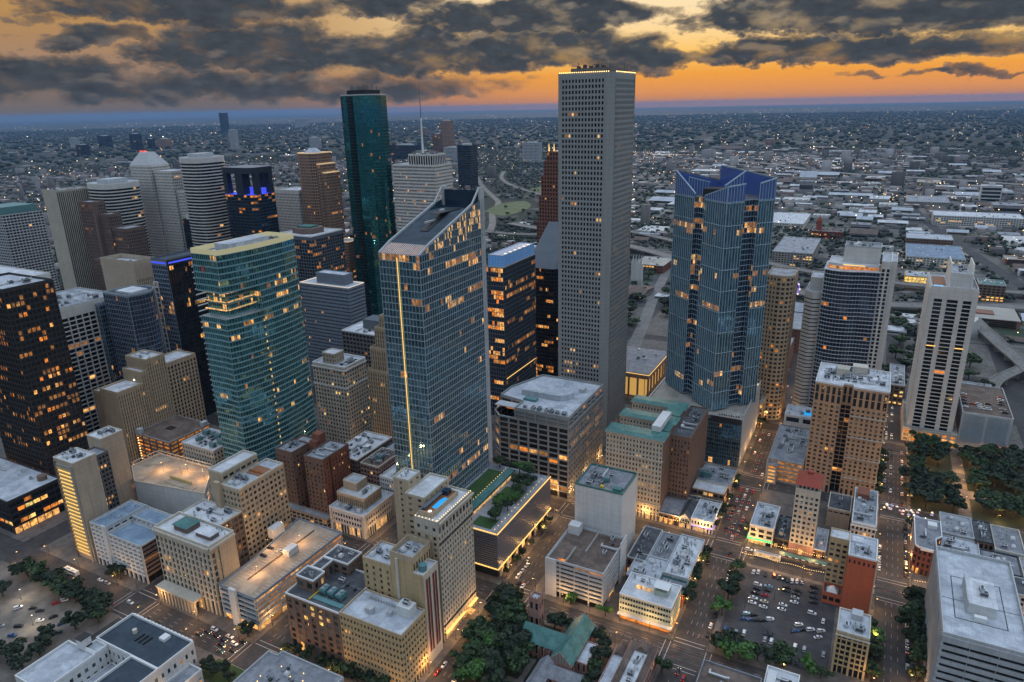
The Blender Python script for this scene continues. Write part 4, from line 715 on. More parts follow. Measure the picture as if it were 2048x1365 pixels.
    s = st(wall='garage_grey', glass='glass_black', fh=3.7, bay=11, pw=.25, sh=1.75, so=.5, po=-.2, D=.8, lit=.06, lits=['lit_dim', 'lit_amber'], par=1.8, roof='roof_pale', rim='pale_grey', top=3.2, base=6); sl_ = dict(s, bay=2.3, pw=.5, po=.55, so=.1, sh=1.5, lit=.12)
    vol(r, rect(415, 448, 113.5, 186), 0, 46, s, {3: sl_, 1: sl_}); boxpart(r, 'roof_house', 'white_stucco', 425.5, 437, 135, 156, 44.2, 49.5); boxpart(r, 'roof_house_roof', 'roof_white', 425.3, 437.2, 134.8, 156.2, 49.52, 49.9); boxpart(r, 'roof_screen', 'pale_grey', 425, 425.4, 134.5, 157, 44.25, 51.2)
    m = MB(); m.box(420.5, 441, 128.8, 129.2, 44.22, 44.26); m.box(420.5, 420.9, 129.2, 163, 44.22, 44.26); m.box(441, 441.4, 128.8, 163, 44.22, 44.26); m.box(420.9, 441, 162.6, 163, 44.22, 44.26); m.box(415.6, 447.5, 143, 143.3, 44.23, 44.27); m.build('roof_joint_lines', 'black_trim', r); roof_kit(r, 427, 436, 138, 152, 49.9, 2, 118, ('air_handler',))
    boxpart(r, 'roof_box', 'white_trim', 428, 433, 129.8, 132, 44.22, 46.6)
front_right()

def bottom_edge():
    # the old federal building with its courtyard
    r = bld('custom_house', 'white stone courtyard building with a dark navy flat roof at lower left', 24, 84, -75, -21)
    s = st(wall='white_stucco', glass='glass_window', fh=5.0, bay=3.6, pw=2.0, sh=2.6, lit=.01, par=1.3, roof='roof_navy', rim='white_trim', base=3, top=3.2)
    vol(r, rect(36, 84, -42, -21.5), 0, 19, s); vol(r, rect(64, 84, -75, -42.1), 0, 19, s); vol(r, rect(23, 45, -75, -48.5), 0, 17.5, dict(s, roof='roof_pale')); vol(r, rect(36, 45, -48.4, -42.1), 0, 18, dict(s, roof='roof_pale')); vol(r, rect(45.1, 63.9, -75, -42.1), 0, 7, dict(s, roof='roof_pale', par=.5)); vol(r, rect(84.1, 93, -40, -26), 0, 9, dict(s, roof='roof_grey'))
    boxpart(r, 'corner_turret', 'white_stucco', 32, 36.5, -49.5, -44.5, 17, 22.5); boxpart(r, 'turret_roof', 'black_trim', 31.7, 36.8, -49.8, -44.2, 22.52, 22.9); boxpart(r, 'roof_access', 'white_trim', 66, 70, -28, -24, 17.75, 19.4)
    MB().cyl(50, -30, 17.75, 20.0, 1.2, 12).build('roof_vent', 'cream', r)
    for k in range(3): boxpart(r, 'roof_ridge_vent', 'black_trim', 55+k*3, 55.8+k*3, -34, -28.5, 17.75, 18.5)
    m = MB()
    for k in range(16): m.box(37+k*2.9, 39.0+k*2.9, -21.4, -20.9, 18.4, 18.9)
    m.build('cornice_blocks', 'white_trim', r)
    # roof at the bottom edge, centre left
    s = st(wall='garage_grey', glass='glass_dark', fh=3.8, bay=3, lit=.03, par=.9, roof='roof_slate', rim='pale_grey')
    r = bld('flat_roof_block', 'low block with a stained blue-grey flat roof dotted with lamps at the bottom edge', 130, 174, -55, -12); vol(r, [(130, -55), (174, -55), (174, -11.5), (136, -11.5), (136, -14.5), (130, -14.5)], 0, 26, s)
    rng = random.Random(9)
    for k in range(16):
        x, y = rng.uniform(138, 172), rng.uniform(-40, -16); boxpart(r, 'roof_lamp', 'bulb_gold', x, x+.3, y, y+.3, 25.2, 25.6)
    roof_kit(r, 137, 173, -46, -14, 25.1, 14, 120, ('vent_stack', 'pipe_rack', 'duct_run', 'skylight'))
    # church with tower
    r = bld('church', 'pink brick gothic church with teal copper roofs and a square corner tower', 222, 262, 62, 92)
    s = st(wall='pink_brick', glass='glass_black', fh=6, bay=3.4, pw=2.0, sh=1.4, lit=.0, par=0, roof='roof_copper', base=0, top=.5)
    vol(r, rect(227, 252, 64.5, 77), 0, 8, s, roof=False); vol(r, rect(246.5, 258, 58, 90), 0, 8, s, roof=False); vol(r, rect(258.1, 264, 64, 80), 0, 6.5, dict(s, par=.5, roof='roof_pale'))
    gable(MB(), 226.8, 252.4, 64.3, 77.2, 8.05, 14.5, 'x').build('nave_roof', 'roof_copper', r); gable(MB(), 246.3, 258.2, 57.8, 90.2, 8.02, 14.2, 'y').build('transept_roof', 'roof_copper', r)
    for y in (57.3, 90.3):
        MB().prism([(246, y), (258.5, y), (258.5, y+.6), (246, y+.6)], 0, 8.4).build('gable_wall', 'pink_brick', r)
        for k in range(7): boxpart(r, 'gable_merlon', 'pink_brick', 246.4+k*1.75, 247.4+k*1.75, y, y+.6, 8.4, 9.2+5.6*(1-abs(k-3)/3.2))
    for k in range(7): boxpart(r, 'buttress', 'pink_brick', 228+k*3.0, 228.8+k*3.0, 63.3, 64.45, 0, 7.2)
    t = st(wall='pink_brick', glass='glass_dark', fh=9, bay=3, pw=1.5, sh=5, lit=0, par=1.2, roof='roof_pale', rim='pink_brick', top=1.5); vol(r, rect(224, 230, 80, 86), 0, 22, t)
    for k in range(4): boxpart(r, 'tower_merlon', 'pink_brick', 224+k*1.7, 224.9+k*1.7, 79.9, 80.4, 22.02, 23)
    for k in range(4): boxpart(r, 'tower_merlon', 'pink_brick', 229.6, 230.1, 80.5+k*1.55, 81.3+k*1.55, 22.02, 23)
    for x, y in ((224.2, 80.2), (229.8, 80.2), (224.2, 85.8), (229.8, 85.8)): MB().cyl(x, y, 22, 25, .45, 6, 0, .1).build('pinnacle', 'pink_brick', r)
    for x, y, a in ((236, 68, 9.6), (243, 68, 9.6), (252, 84, 12.5), (250.5, 66, 10.6)): MB().box(x-.4, x+.4, y-.4, y+.4, a, a+1.4).build('roof_dormer_lamp', 'white_trim', r)
    # parish house, slate
    r = bld('parish_house', 'parish house with pale slate gabled roofs beside the teal-roofed church', 240, 268, 30, 56)
    s = st(wall='pink_brick', glass='glass_dark', fh=3.6, bay=2.8, lit=.05, par=0, roof='roof_slate'); vol(r, rect(242, 250, 34, 56.5), 0, 7, s, roof=False); vol(r, rect(250.1, 266, 47.5, 56), 0, 7, s, roof=False); gable(MB(), 242, 250, 34, 56.5, 7.05, 11.5, 'y').build('gable_roof', 'roof_slate', r); gable(MB(), 249, 266, 47.6, 56, 7.02, 11.0, 'x').build('gable_roof', 'roof_slate', r)
    vol(r, rect(257, 264, 35, 47.3), 0, 6, dict(s, par=.6, roof='roof_brown', rim='white_trim'))
    # long church hall
    r = bld('church_hall', 'long pink brick hall with brown pitched roof edges round a white flat roof', 274, 294.5, 30, 86)
    s = st(wall='pink_brick', glass='glass_dark', fh=4, bay=2.9, lit=.15, par=.5, roof='roof_white', rim='pink_brick', base=0, lits=['lit_dim', 'lit_amber']); vol(r, rect(280, 294.3, 30, 85.5), 0, 11, s); vol(r, rect(273.5, 279.9, 30, 83), 0, 8, dict(s, roof='roof_pale'))
    for x0, x1 in ((280.3, 283.6), (290.6, 294)):
        m = MB(); m.quad((x0, 30.5, 11.05), (x1, 30.5, 11.05), ((x0+x1)/2, 30.5, 12.6), ((x0+x1)/2, 30.5, 12.6)); m = gable(MB(), x0+.3, x1-.3, 30.8, 84.5, 11.05, 12.8, 'y'); m.build('mansard_roof', 'roof_brown', r)
    gable(MB(), 284.3, 290, 80, 84.8, 11.05, 14.2, 'y').build('front_gable_roof', 'roof_brown', r); gable(MB(), 274.5, 278.8, 76, 82.6, 8.05, 11.2, 'y').build('front_gable_roof', 'roof_brown', r)
    for k in range(8): boxpart(r, 'crenel', 'pink_brick', 274+k*2.5, 275+k*2.5, 85.4, 85.9, 11, 12.2)
    roof_kit(r, 283.8, 290.4, 32, 78, 10.5, 12, 121, ('vent_stack', 'skylight', 'air_handler'))
    # bottom right roofs
    s = st(wall='pale_grey', glass='glass_dark', fh=4, bay=3, par=1, roof='roof_brown', rim='roof_slate', lit=.05); simple('brown_roof_block', 'flat brown-roofed block with a pale rim at the bottom edge', 316, 344, 62, 91, 9, s, kit=5, seed=122); r = simple('white_roof_block', 'small white-roofed block beside the brown roof at the bottom edge', 345, 360, 82, 101, 9, dict(s, roof='roof_white', rim='white_trim'), kit=2, seed=123); boxpart(r, 'roof_panel', 'black_trim', 352, 357, 90, 96, 8.05, 8.5); boxpart(r, 'roof_hut', 'white_stucco', 346, 350, 86, 96, 8.05, 11)
bottom_edge()

# ================================================================== TOWERS
def towers_near():
    # Granite tower, tallest in view
    r = bld('granite_tower', 'tallest tower, grey granite with a regular grid of square dark windows', 135, 179, 320, 372)
    s = st(wall='granite', glass='glass_black', fh=3.95, bay=2.75, pw=1.1, sh=1.6, lit=.03, lits=['lit_amber', 'lit_dim', 'lit_warm'], par=2.0, roof='roof_grey', rim='granite', top=2.6, spread=.35, corner=2.2, base=6)
    p = [(135, 320), (175, 320), (179, 324), (179, 372), (135, 372)]
    vol(r, p, 0, 296, s, {1: dict(s, **BL), 2: dict(s, bay=1.9, pw=.75, sh=1.6)})
    for k in range(24): MB().box(136+k*1.7, 136.5+k*1.7, 319.6, 319.98, 296.05, 296.6).build('rim_lamp', 'lamp_glow', r)
    for k in range(16): MB().box(179.03, 179.4, 326+k*2.9, 326.5+k*2.9, 296.05, 296.6).build('rim_lamp', 'lamp_glow', r)
    rng = random.Random(3); boxpart(r, 'plant_room', 'dark_concrete', 142, 174, 328, 364, 294, 299.5)
    for k in range(26):
        x, y, h = rng.uniform(138, 176), rng.uniform(323, 368), rng.uniform(1.5, 6.5); boxpart(r, 'antenna', 'metal_dark', x-.15, x+.15, y-.15, y+.15, 294, 298+h)
    for k in range(5): boxpart(r, 'dish_frame', 'metal_dark', 146+k*5, 149+k*5, 330, 331, 299.5, 301+k % 2)
    # grey office with the faceted white roof in front of it
    r = bld('wide_office', 'broad grey granite office block with a pale faceted roof and deep window bays', 135, 190, 214, 283)
    s = st(wall='granite', glass='glass_smoke', fh=4.2, bay=8.6, pw=1.0, sh=.85, po=.35, so=.12, D=.9, lit=.32, lits=['lit_dim', 'lit_dim', 'lit_orange', 'lit_amber'], par=1.3, roof='roof_pale', rim='granite', top=1.2, base=5, spread=.55, hot=((.86, .93, .5), (.7, .78, .25)))
    vol(r, [(126, 222), (134, 214), (190, 214), (190, 283), (138, 283), (126, 250)], 0, 57, s, {2: dict(s, bay=4.4, pw=.9, lit=.2)}, roof=False)
    vol(r, [(126, 250), (126, 232), (147, 228), (147, 214.2), (189.8, 214.2), (189.8, 282.8), (138, 282.8)], 57, 65.5, dict(s, base=0, lit=.05, fh=3.6, lits=['lit_orange']))
    m = MB()
    for b in range(5):
        for k in range(6): m.box(148.6+b*8.3, 155.6+b*8.3, 213.75, 214.1, 57.4+k*1.05, 57.9+k*1.05)
    m.build('louvre_bank', 'granite', r, kind='stuff'); boxpart(r, 'terrace_lit_room', 'lit_orange', 133, 146.8, 227, 227.8, 57.1, 61.5); boxpart(r, 'terrace_canopy', 'pale_grey', 128, 146.8, 219, 227.5, 62, 62.6)
    MB().prism([(140, 240), (170, 240), (176, 244), (178, 250), (176, 256), (166, 258), (166, 262), (140, 262)], 64.22, 68.5).build('penthouse', 'roof_pale', r); boxpart(r, 'roof_plant', 'metal_teal', 146, 156, 231, 236, 64.22, 66); roof_kit(r, 150, 188, 215.5, 222, 64.2, 10, 131, ('air_handler', 'cooling_tower')); boxpart(r, 'roof_hut', 'pale_grey', 178, 182, 262, 268, 64.22, 67)
    # grand old hotel with three wings and green roofs
    r = bld('old_hotel', 'grand tan brick hotel of three wings under green copper roofs', 217, 271, 214, 288)
    s = st(wall='limestone', glass='glass_window', fh=3.45, bay=2.35, pw=1.2, sh=1.55, lit=.04, lits=['lit_dim', 'lit_warm'], par=0, roof='roof_copper', top=2.6, base=6, blit=.4, D=.5); sd_ = dict(s, wall='brown_brick')
    for i, (a, b) in enumerate(((214, 227), (243, 254), (270, 281))):
        w = rect(218, 257.5, a, b); vol(r, w, 0, 61, s, {1: sd_}, roof=False); MB().box(217.2, 258.3, a-.8, b+.8, 60.6, 61.6).build('eaves', 'cream', r)
        MB().frustum(rect(216.8, 258.7, a-1.2, b+1.2), 61.62, rect(219, 256.5, a+2, b-2), 63.0).build('copper_roof', 'roof_copper', r)
        boxpart(r, 'balcony_course', 'cream', 217.4, 258.1, a-.6, a-.02, 46, 46.6); boxpart(r, 'balcony_course', 'cream', 217.4, 258.1, a-.6, a-.02, 12, 12.7)
    vol(r, rect(246, 257.4, 227.05, 242.95), 0, 61, sd_, roof=False); boxpart(r, 'spine_roof', 'roof_copper', 246, 257.5, 228.9, 241.1, 61.1, 62); vol(r, rect(246, 257.4, 254.05, 269.95), 0, 61, sd_, roof=False); boxpart(r, 'spine_roof', 'roof_copper', 246, 257.5, 255.9, 268.1, 61.1, 62)
    vol(r, rect(257.6, 271, 234, 288), 0, 58, dict(s, wall='brown_brick', par=1.2, roof='roof_dark', rim='brown_stone')); boxpart(r, 'penthouse', 'white_stucco', 247, 253, 223, 250, 63.05, 67.0); roof_kit(r, 258, 270, 236, 287, 56.9, 8, 132)
    # cream office with light frame, left of the slanted tower
    r = bld('cream_office', 'cream terracotta office block with a square roof house left of the slanted glass tower', -46, -11, 214, 242)
    s = st(wall='cream', glass='glass_window', fh=3.7, bay=3.1, pw=1.3, sh=1.5, lit=.07, lits=['lit_gold', 'lit_dim'], par=1.4, roof='roof_pale', rim='white_trim', top=3.5, spread=.2); vol(r, rect(-45.5, -11, 214, 242), 0, 72, s); vol(r, rect(-38, -25, 219, 231), 70.6, 80, st(wall='beige', glass='glass_dark', fh=4, bay=3.2, pw=2, sh=2, par=.8, roof='roof_white', rim='cream'))
    boxpart(r, 'cornice', 'white_trim', -46.3, -10.2, 213.2, 213.96, 68, 68.8); boxpart(r, 'cornice', 'white_trim', -10.96, -10.2, 214, 242.3, 68, 68.8); boxpart(r, 'belt_course', 'white_trim', -46.0, -10.5, 213.5, 213.97, 52, 53.6); boxpart(r, 'belt_course', 'white_trim', -10.97, -10.5, 214, 242, 52, 53.6); roof_kit(r, -24, -12, 216, 240, 70.6, 10, 133, ('cooling_tower', 'air_handler', 'pipe_rack'))
    # gothic deco tower
    r = bld('gothic_tower', 'tan gothic deco tower with stepped crown squeezed beside the slanted glass tower', 8, 40, 214, 250)
    s = st(wall='tan', glass='glass_smoke', fh=3.7, bay=2.3, pw=1.1, sh=1.2, po=.4, so=-.25, lit=.04, par=1.6, roof='roof_grey', rim='tan', top=2); vol(r, rect(12, 36, 216, 246), 0, 74, s); vol(r, rect(14, 34, 219, 244), 72, 92, s); vol(r, rect(17, 31, 223, 240), 90.5, 108, s); vol(r, rect(19.5, 28.5, 227, 236), 106.5, 117, s)
    for x in (12.5, 17, 22, 27, 32, 35): MB().cyl(x, 216.6, 74, 78, .6, 6, 0, .1).build('pinnacle', 'tan', r)
    # teal glass tower
    r = bld('teal_tower', 'teal banded glass tower with a lit notch terrace and glowing roof screen', -45, -15, 113, 182)
    s = st(wall='steel', glass='glass_teal', fh=4.0, bay=2.0, pw=.09, sh=.85, po=.10, so=.32, D=.35, lit=.022, lits=['lit_amber', 'lit_warm', 'lit_dim', 'lit_dim'], spread=.6, par=0, top=.3, base=6, frame='pale_teal', hot=((.405, .42, .5),))
    p = [(-44, 113), (-26, 113), (-19, 112.0), (-16.5, 120), (-14.6, 134), (-14.2, 150), (-15.2, 168), (-17.5, 182), (-44, 182)]
    vol(r, p, 0, 140, dict(s, hot=((.40, .42, .35), (.94, .97, .6))), roof=False)
    q = [(-40, 117.5), (-24, 117.5), (-20, 119), (-20, 141), (-15, 141), (-15.2, 168), (-17.5, 182), (-42, 182), (-42, 117.5)]
    vol(r, [(-41, 118), (-21, 118), (-20.5, 141), (-14.6, 141.4), (-15.2, 168), (-17.5, 182), (-41, 182)], 140.02, 158, dict(s, hot=((.15, .9, .25),), base=0), roof=False)
    MB().ngon([(x, y, 140.01) for x, y in inset(p, .3)]).build('terrace_floor', 'roof_grey', r)
    for z in (140.3, 146, 152.2):
        MB().obox((-41.5, 116.6), (1, 0), (0, -1), 0, 20.6, 0, 1.2, z+4.6, z+5.2).obox((-20.9, 117.2), (0, 1), (1, 0), 0, 24, 0, 1.2, z+4.6, z+5.2).build('terrace_light_band', 'lit_warm', r)
    vol(r, p, 158.02, 184, dict(s, base=0, hot=((.06, .2, .25),)), roof=False)
    MB().ngon([(x, y, 183.2) for x, y in inset(p, .3)]).build('roof', 'roof_pale', r); m = MB(); n = len(p)
    for i in range(n):
        (ax, ay), (bx, by) = p[i], p[(i+1) % n]; L = math.hypot(bx-ax, by-ay); d = ((bx-ax)/L, (by-ay)/L); m.obox((ax, ay), d, (d[1], -d[0]), .05, L-.05, -.35, -.1, 184.02, 187.5)
    m.build('lit_roof_screen', 'screen_lit', r); boxpart(r, 'plant_room', 'roof_pale', -38, -24, 128, 164, 183.25, 188.5); roof_kit(r, -36, -22, 166, 180, 183.2, 5, 134, ('cooling_tower', 'air_handler')); roof_kit(r, -40, -22, 115, 127, 183.2, 4, 135)
    MB().box(-15.4, -14.2, 140.3, 140.9, 4, 140).build('notch_mullion', 'metal_dark', r)
    for k in range(24): MB().box(-14.15, -13.8, 140.4, 140.9, 8+k*5.4, 9.6+k*5.4).build('notch_lamp', 'lit_gold', r)
    MB().box(-35.5, -32.5, 112.58, 112.66, 172, 176).build('red_reflection', 'red_reflection', r)  # reddish reflection in the glass, put in as a coloured plate
    # blue-crowned tower with twisted glass plan
    N_, R_, B_, L_ = np.array([267., 320.]), np.array([295., 352.]), np.array([246., 395.]), np.array([218., 363.])
    def on(a, b, t, off=0.0):
        d = (b-a)/np.linalg.norm(b-a); n = np.array([d[1], -d[0]]); return tuple(a+(b-a)*t-n*off)
    p = [tuple(L_), on(L_, N_, .40), on(L_, N_, .40, 4), on(L_, N_, .60, 4), on(L_, N_, .60), tuple(N_), on(N_, R_, .36), on(N_, R_, .36, 4), on(N_, R_, .66, 4), on(N_, R_, .66), tuple(R_), tuple(B_)]
    r = thing('crowned_tower', 'blue glass tower of bundled shafts with a violet-blue lit sloping crown', 'building', (256, 357, 0))
    s = st(wall='steel', glass='glass_tower', fh=4.1, bay=2.6, pw=.26, sh=.0, po=.45, so=.1, D=.3, lit=.03, lits=['lit_warm', 'lit_dim', 'lit_dim'], spread=.8, par=0, top=.6, frame='pale_blue_metal', hot=((.62, .635, .35), (.50, .52, .45), (.66, .68, .4), (.86, .885, .5), (.94, .955, .35)))
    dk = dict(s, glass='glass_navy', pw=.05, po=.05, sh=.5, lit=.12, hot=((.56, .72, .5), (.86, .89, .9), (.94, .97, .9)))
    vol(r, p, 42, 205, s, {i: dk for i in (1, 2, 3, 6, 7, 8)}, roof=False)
    MB().ngon([(x, y, 204.9) for x, y in inset(p, .3)]).build('roof', 'roof_dark', r)
    for e0, e1 in ((L_, N_), (N_, R_)):           # horizontal mullion lines every four storeys
        d = (e1-e0)/np.linalg.norm(e1-e0); n = np.array([d[1], -d[0]]); W = np.linalg.norm(e1-e0); ts = ((0, .40), (.60, 1)) if e0 is L_ else ((0, .36), (.66, 1))
        for k in range(10):
            for a, b in ts: MB().obox(e0, d, n, a*W+.1, b*W-.1, .46, .6, 57+k*16.3, 57.6+k*16.3).build('sky_belt', 'pale_blue_metal', r)
    def screen(a, b, za, zb, base=205.0):         # sloping crown screens, real thin glass walls with fins
        a, b = np.array(a), np.array(b); W = np.linalg.norm(b-a); d = (b-a)/W; n = np.array([d[1], -d[0]]); m, f = MB(), MB(); A = np.array([*a, 0]); D3 = np.array([*d, 0]); N3 = np.array([*n, 0]); Zk = np.array([0, 0, 1.])
        for off in (0, -.3): m.quad(A+N3*off+Zk*base, A+D3*W+N3*off+Zk*base, A+D3*W+N3*off+Zk*zb, A+N3*off+Zk*za)
        m.quad(A+Zk*za, A+D3*W+Zk*zb, A+D3*W-N3*.3+Zk*zb, A-N3*.3+Zk*za)
        for t in np.arange(0, W, 2.6): f.obox(a, d, n, t, t+.34, .02, .48, base, za+(zb-za)*t/W+.5)
        MB().quads([[A+N3*.5+Zk*(za+.1), A+D3*W+N3*.5+Zk*(zb+.1), A+D3*W+N3*.5+Zk*(zb+1.0), A+N3*.5+Zk*(za+1.0)], [A+N3*.5+Zk*(za+1.0), A+D3*W+N3*.5+Zk*(zb+1.0), A+D3*W-N3*.4+Zk*(zb+1.0), A-N3*.4+Zk*(za+1.0)]]).build('crown_trim', 'pale_blue_metal', r)
        m.build('crown_screen', 'crown_blue', r); f.build('crown_fins', 'pale_blue_metal', r)
    screen(L_, on(L_, N_, .42), 222, 206.5); screen(on(L_, N_, .6), N_, 206.5, 215); screen(N_, on(N_, R_, .36), 215, 216.5); screen(on(N_, R_, .66), R_, 216, 219); screen(B_, L_, 212, 222); screen(R_, B_, 219, 224); screen(on(L_, N_, .22, 2), on(L_, N_, .22, 22), 218, 213)
    screen(on(L_, N_, .78, 8), on(L_, N_, .78, 26), 214, 224)
    boxpart(r, 'crown_plant', 'black_panel', 244, 258, 345, 362, 205.0, 211)
    # its podium
    r = thing('glass_podium', 'dark gridded glass podium with a pale side wall and roof terrace under the crowned tower', 'building', (256, 355, 0))
    s = st(wall='slate', glass='glass_blue', fh=3.3, bay=1.7, pw=.18, sh=.28, po=.1, so=.06, D=.3, lit=.01, par=1.2, roof='roof_light_deck', rim='metal_light', top=2.5, base=5); vol(r, rect(214, 292, 314.5, 395), 0, 42, s, {1: dict(s, wall='pale_grey', **BL)})
    boxpart(r, 'side_screen', 'pale_grey', 292.1, 292.7, 314.4, 395, 5, 45); boxpart(r, 'top_box', 'black_panel', 268, 291, 314.2, 314.45, 36.5, 41); boxpart(r, 'edge_light', 'strip_gold', 288, 291.5, 392, 394.5, 41.0, 41.6)
    for k in range(9): MB().cyl(274+k*1.8, 316.6+.7*(k % 3), 40.85, 42.2+.3*(k % 2), .8, 7, 0, .3).build('terrace_shrub', 'leaf_dark', r)
    # tan round-fronted office and the brown theatre beyond
    r = bld('round_office', 'tan office tower with a rounded front beyond the crowned tower', 283, 308, 414, 452)
    p = [(286, 418)]+[(x, y) for x, y in arc(298, 426, 10.5, -110, 20, 6)]+[(308, 452), (286, 452)]
    s = st(wall='tan', glass='glass_smoke', fh=3.9, bay=3.0, pw=1.4, sh=1.7, lit=.12, lits=['lit_orange', 'lit_dim'], par=1.2, roof='roof_grey', rim='tan'); vol(r, p, 0, 133, s)
    s = st(wall='brown_panel', glass='glass_black', fh=5, bay=9, pw=7, sh=3.5, lit=0, par=1, roof='roof_grey', rim='brown_panel'); r = bld('theatre_block', 'windowless brown stone theatre block at the end of the long street', 276, 306, 510, 700); vol(r, rect(276, 299, 512, 592), 0, 26, s); roof_kit(r, 277, 298, 515, 590, 25, 8, 140); vol(r, rect(276, 345, 615, 690), 0, 28, dict(s, wall='brown_panel')); boxpart(r, 'lit_porch', 'lit_orange', 304, 336, 614.2, 614.9, 1, 9)
    simple('low_street_office', 'low tan street block along the long street below the round tower', 292.9, 296, 396, 510, 24, st(wall='tan', glass='glass_smoke', fh=4, bay=4, lit=.2, par=1, roof='roof_grey'))
    # hall with lit colonnade
    r = bld('colonnade_hall', 'flat-roofed concert hall with a gold-lit colonnade behind the granite tower', 130, 188, 415, 490)
    boxpart(r, 'hall_core', 'yellow_wall', 134, 183, 419, 486, 0, 21); m = MB(); m.box(130, 188, 415, 490, 21, 25.5); m.build('roof_slab', 'pink_granite', r); boxpart(r, 'roof', 'roof_slate', 131, 187, 416, 489, 25.52, 25.9); boxpart(r, 'gold_rim', 'strip_gold', 130.2, 188.1, 414.7, 414.98, 25, 25.5); boxpart(r, 'gold_rim', 'strip_gold', 188.02, 188.3, 415, 490, 25, 25.5)
    for k in range(8): boxpart(r, 'column', 'pink_granite', 186.2, 187.8, 416+k*10, 417.6+k*10, 0, 21)
    for k in range(6): boxpart(r, 'column', 'pink_granite', 131+k*9, 132.6+k*9, 415.2, 416.8, 0, 21)
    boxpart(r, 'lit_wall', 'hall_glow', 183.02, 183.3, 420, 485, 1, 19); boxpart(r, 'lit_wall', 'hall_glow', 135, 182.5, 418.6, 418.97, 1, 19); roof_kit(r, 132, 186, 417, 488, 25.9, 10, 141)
    # brick apartment tower right of the long street
    r = bld('brick_apartments', 'tall tan-orange brick apartment tower with dark recessed balconies and grey roof plant', 340, 388, 304, 348)
    s = st(wall='aris_brick', glass='glass_window', fh=3.25, bay=3.4, pw=1.7, sh=1.45, lit=.035, lits=['lit_amber', 'lit_dim'], par=1.2, roof='roof_white', rim='white_trim', top=1.5, base=6, spread=.1); rec = dict(s, glass='glass_black', pw=.3, bay=3.0, sh=.6)
    p = [(340, 306), (358, 304), (358, 309), (364.5, 309), (364.5, 304), (387, 304), (387, 345), (340, 348)]
    vol(r, p, 0, 70, s, {1: rec, 2: rec, 3: rec}, roof=False); t = dict(s, fh=6.8, bay=3.6, sh=.6, pw=1.6, base=0, lit=0, glass='glass_dark'); vol(r, p, 70, 85, t)
    for z in (15, 31, 47, 63): boxpart(r, 'belt_course', 'cream', 387.05, 387.5, 304, 344.8, z, z+.5); boxpart(r, 'belt_course', 'cream', 364.8, 386.8, 303.4, 303.94, z, z+.5)
    roof_kit(r, 342, 386, 311, 344, 83.8, 34, 142, ('air_handler', 'air_handler', 'vent_stack', 'pipe_rack', 'duct_run')); boxpart(r, 'roof_house', 'cream', 352, 360, 326, 334, 83.82, 89); boxpart(r, 'roof_house', 'cream', 362, 372, 332, 340, 83.82, 90); boxpart(r, 'roof_panel', 'roof_white', 374, 379, 320, 328, 83.82, 86)
    r = bld('parking_garage', 'construction-like parking garage with a lit cage stair beside the brick apartment tower', 314, 339, 304, 392); s = st(wall='concrete', glass='lit_dim', fh=3.1, bay=7, pw=.4, sh=1.0, so=.1, po=.2, D=.9, lit=.65, lits=['lit_dim', 'lit_orange', 'lit_dim'], par=1, roof='roof_grey', rim='concrete', top=.4)
    vol(r, rect(314.5, 339, 306, 372), 0, 18, s, {3: dict(s, wall='pale_grey', **BL)}); vol(r, rect(314.5, 321.5, 300, 305.9), 0, 16, dict(s, glass='lit_orange', lit=.95, lits=['lit_orange', 'lit_amber'])); roof_kit(r, 316, 338, 320, 370, 17, 12, 143, ('air_handler', 'duct_run')); boxpart(r, 'side_wall', 'pale_grey', 313.9, 314.4, 300, 371, 0, 18.6)
    r = simple('white_pool_block', 'low white block with a small roof pool at the foot of the balcony tower', 316, 342, 376, 398, 26, st(wall='white_stucco', glass='glass_dark', fh=8, bay=12, pw=3, sh=4, par=1.2, roof='roof_pale', rim='white_trim', lit=0), kit=4, seed=144); boxpart(r, 'roof_pool', 'pool_water', 329, 336, 382, 390, 24.85, 25.0)
    # curved balcony tower (right of centre)
    r = bld('balcony_tower', 'dark blue apartment tower with curved white balcony bands and a pale slab side', 318, 385, 414, 462)
    p = [(331, 416), (337, 412.5), (344, 411.2), (352, 412.2), (359, 414.8), (366, 415.6), (371.5, 416), (371.5, 450), (331, 450)]
    s = st(wall='pale_grey', glass='glass_navy', fh=3.35, bay=2.6, pw=.1, sh=.4, po=.05, so=.85, D=.3, lit=.03, lits=['lit_orange', 'lit_dim'], par=0, top=.4, base=14, spread=.5, blit=.0); vol(r, p, 0, 142, s, roof=False)
    MB().ngon([(x, y, 142.02) for x, y in p]).build('roof', 'roof_pale', r); vol(r, [(333, 420), (344, 415.5), (360, 418.5), (370, 419.5), (370, 449), (333, 449)], 142, 147, st(wall='white_trim', glass='lit_orange', fh=4, bay=3, pw=.2, sh=.5, lit=.8, lits=['lit_amber', 'lit_orange'], par=.8, roof='roof_white', rim='white_trim', base=0))
    boxpart(r, 'lit_soffit', 'strip_gold', 344, 360, 414.8, 415.3, 146.2, 146.8); s2 = st(wall='white_panel', glass='glass_dark', fh=3.35, bay=3, pw=1.4, sh=.9, par=1.2, roof='roof_pale', rim='white_panel', lit=.02, top=5); vol(r, rect(371.6, 378.4, 417.5, 460), 0, 151, s2); vol(r, rect(378.5, 382.5, 421, 460), 0, 151, s2, {i: dict(s2, **BL) for i in range(4)})
    vol(r, rect(343, 370, 428, 449), 146.3, 160, st(wall='pale_grey', par=1.2, roof='roof_grey', rim='pale_grey'), {i: dict(s2, **BL) for i in range(4)}); roof_kit(r, 344, 369, 430, 448, 158.8, 8, 145)
    # white banded wing to its left
    r = bld('banded_tower', 'narrow white concrete tower with slit bands left of the dark balcony tower', 318, 331, 418, 462); s = st(wall='white_panel', glass='glass_black', fh=3.35, bay=5, pw=.0, sh=2.3, so=.3, D=.5, lit=.01, par=1.2, roof='roof_pale', rim='white_panel', top=5)
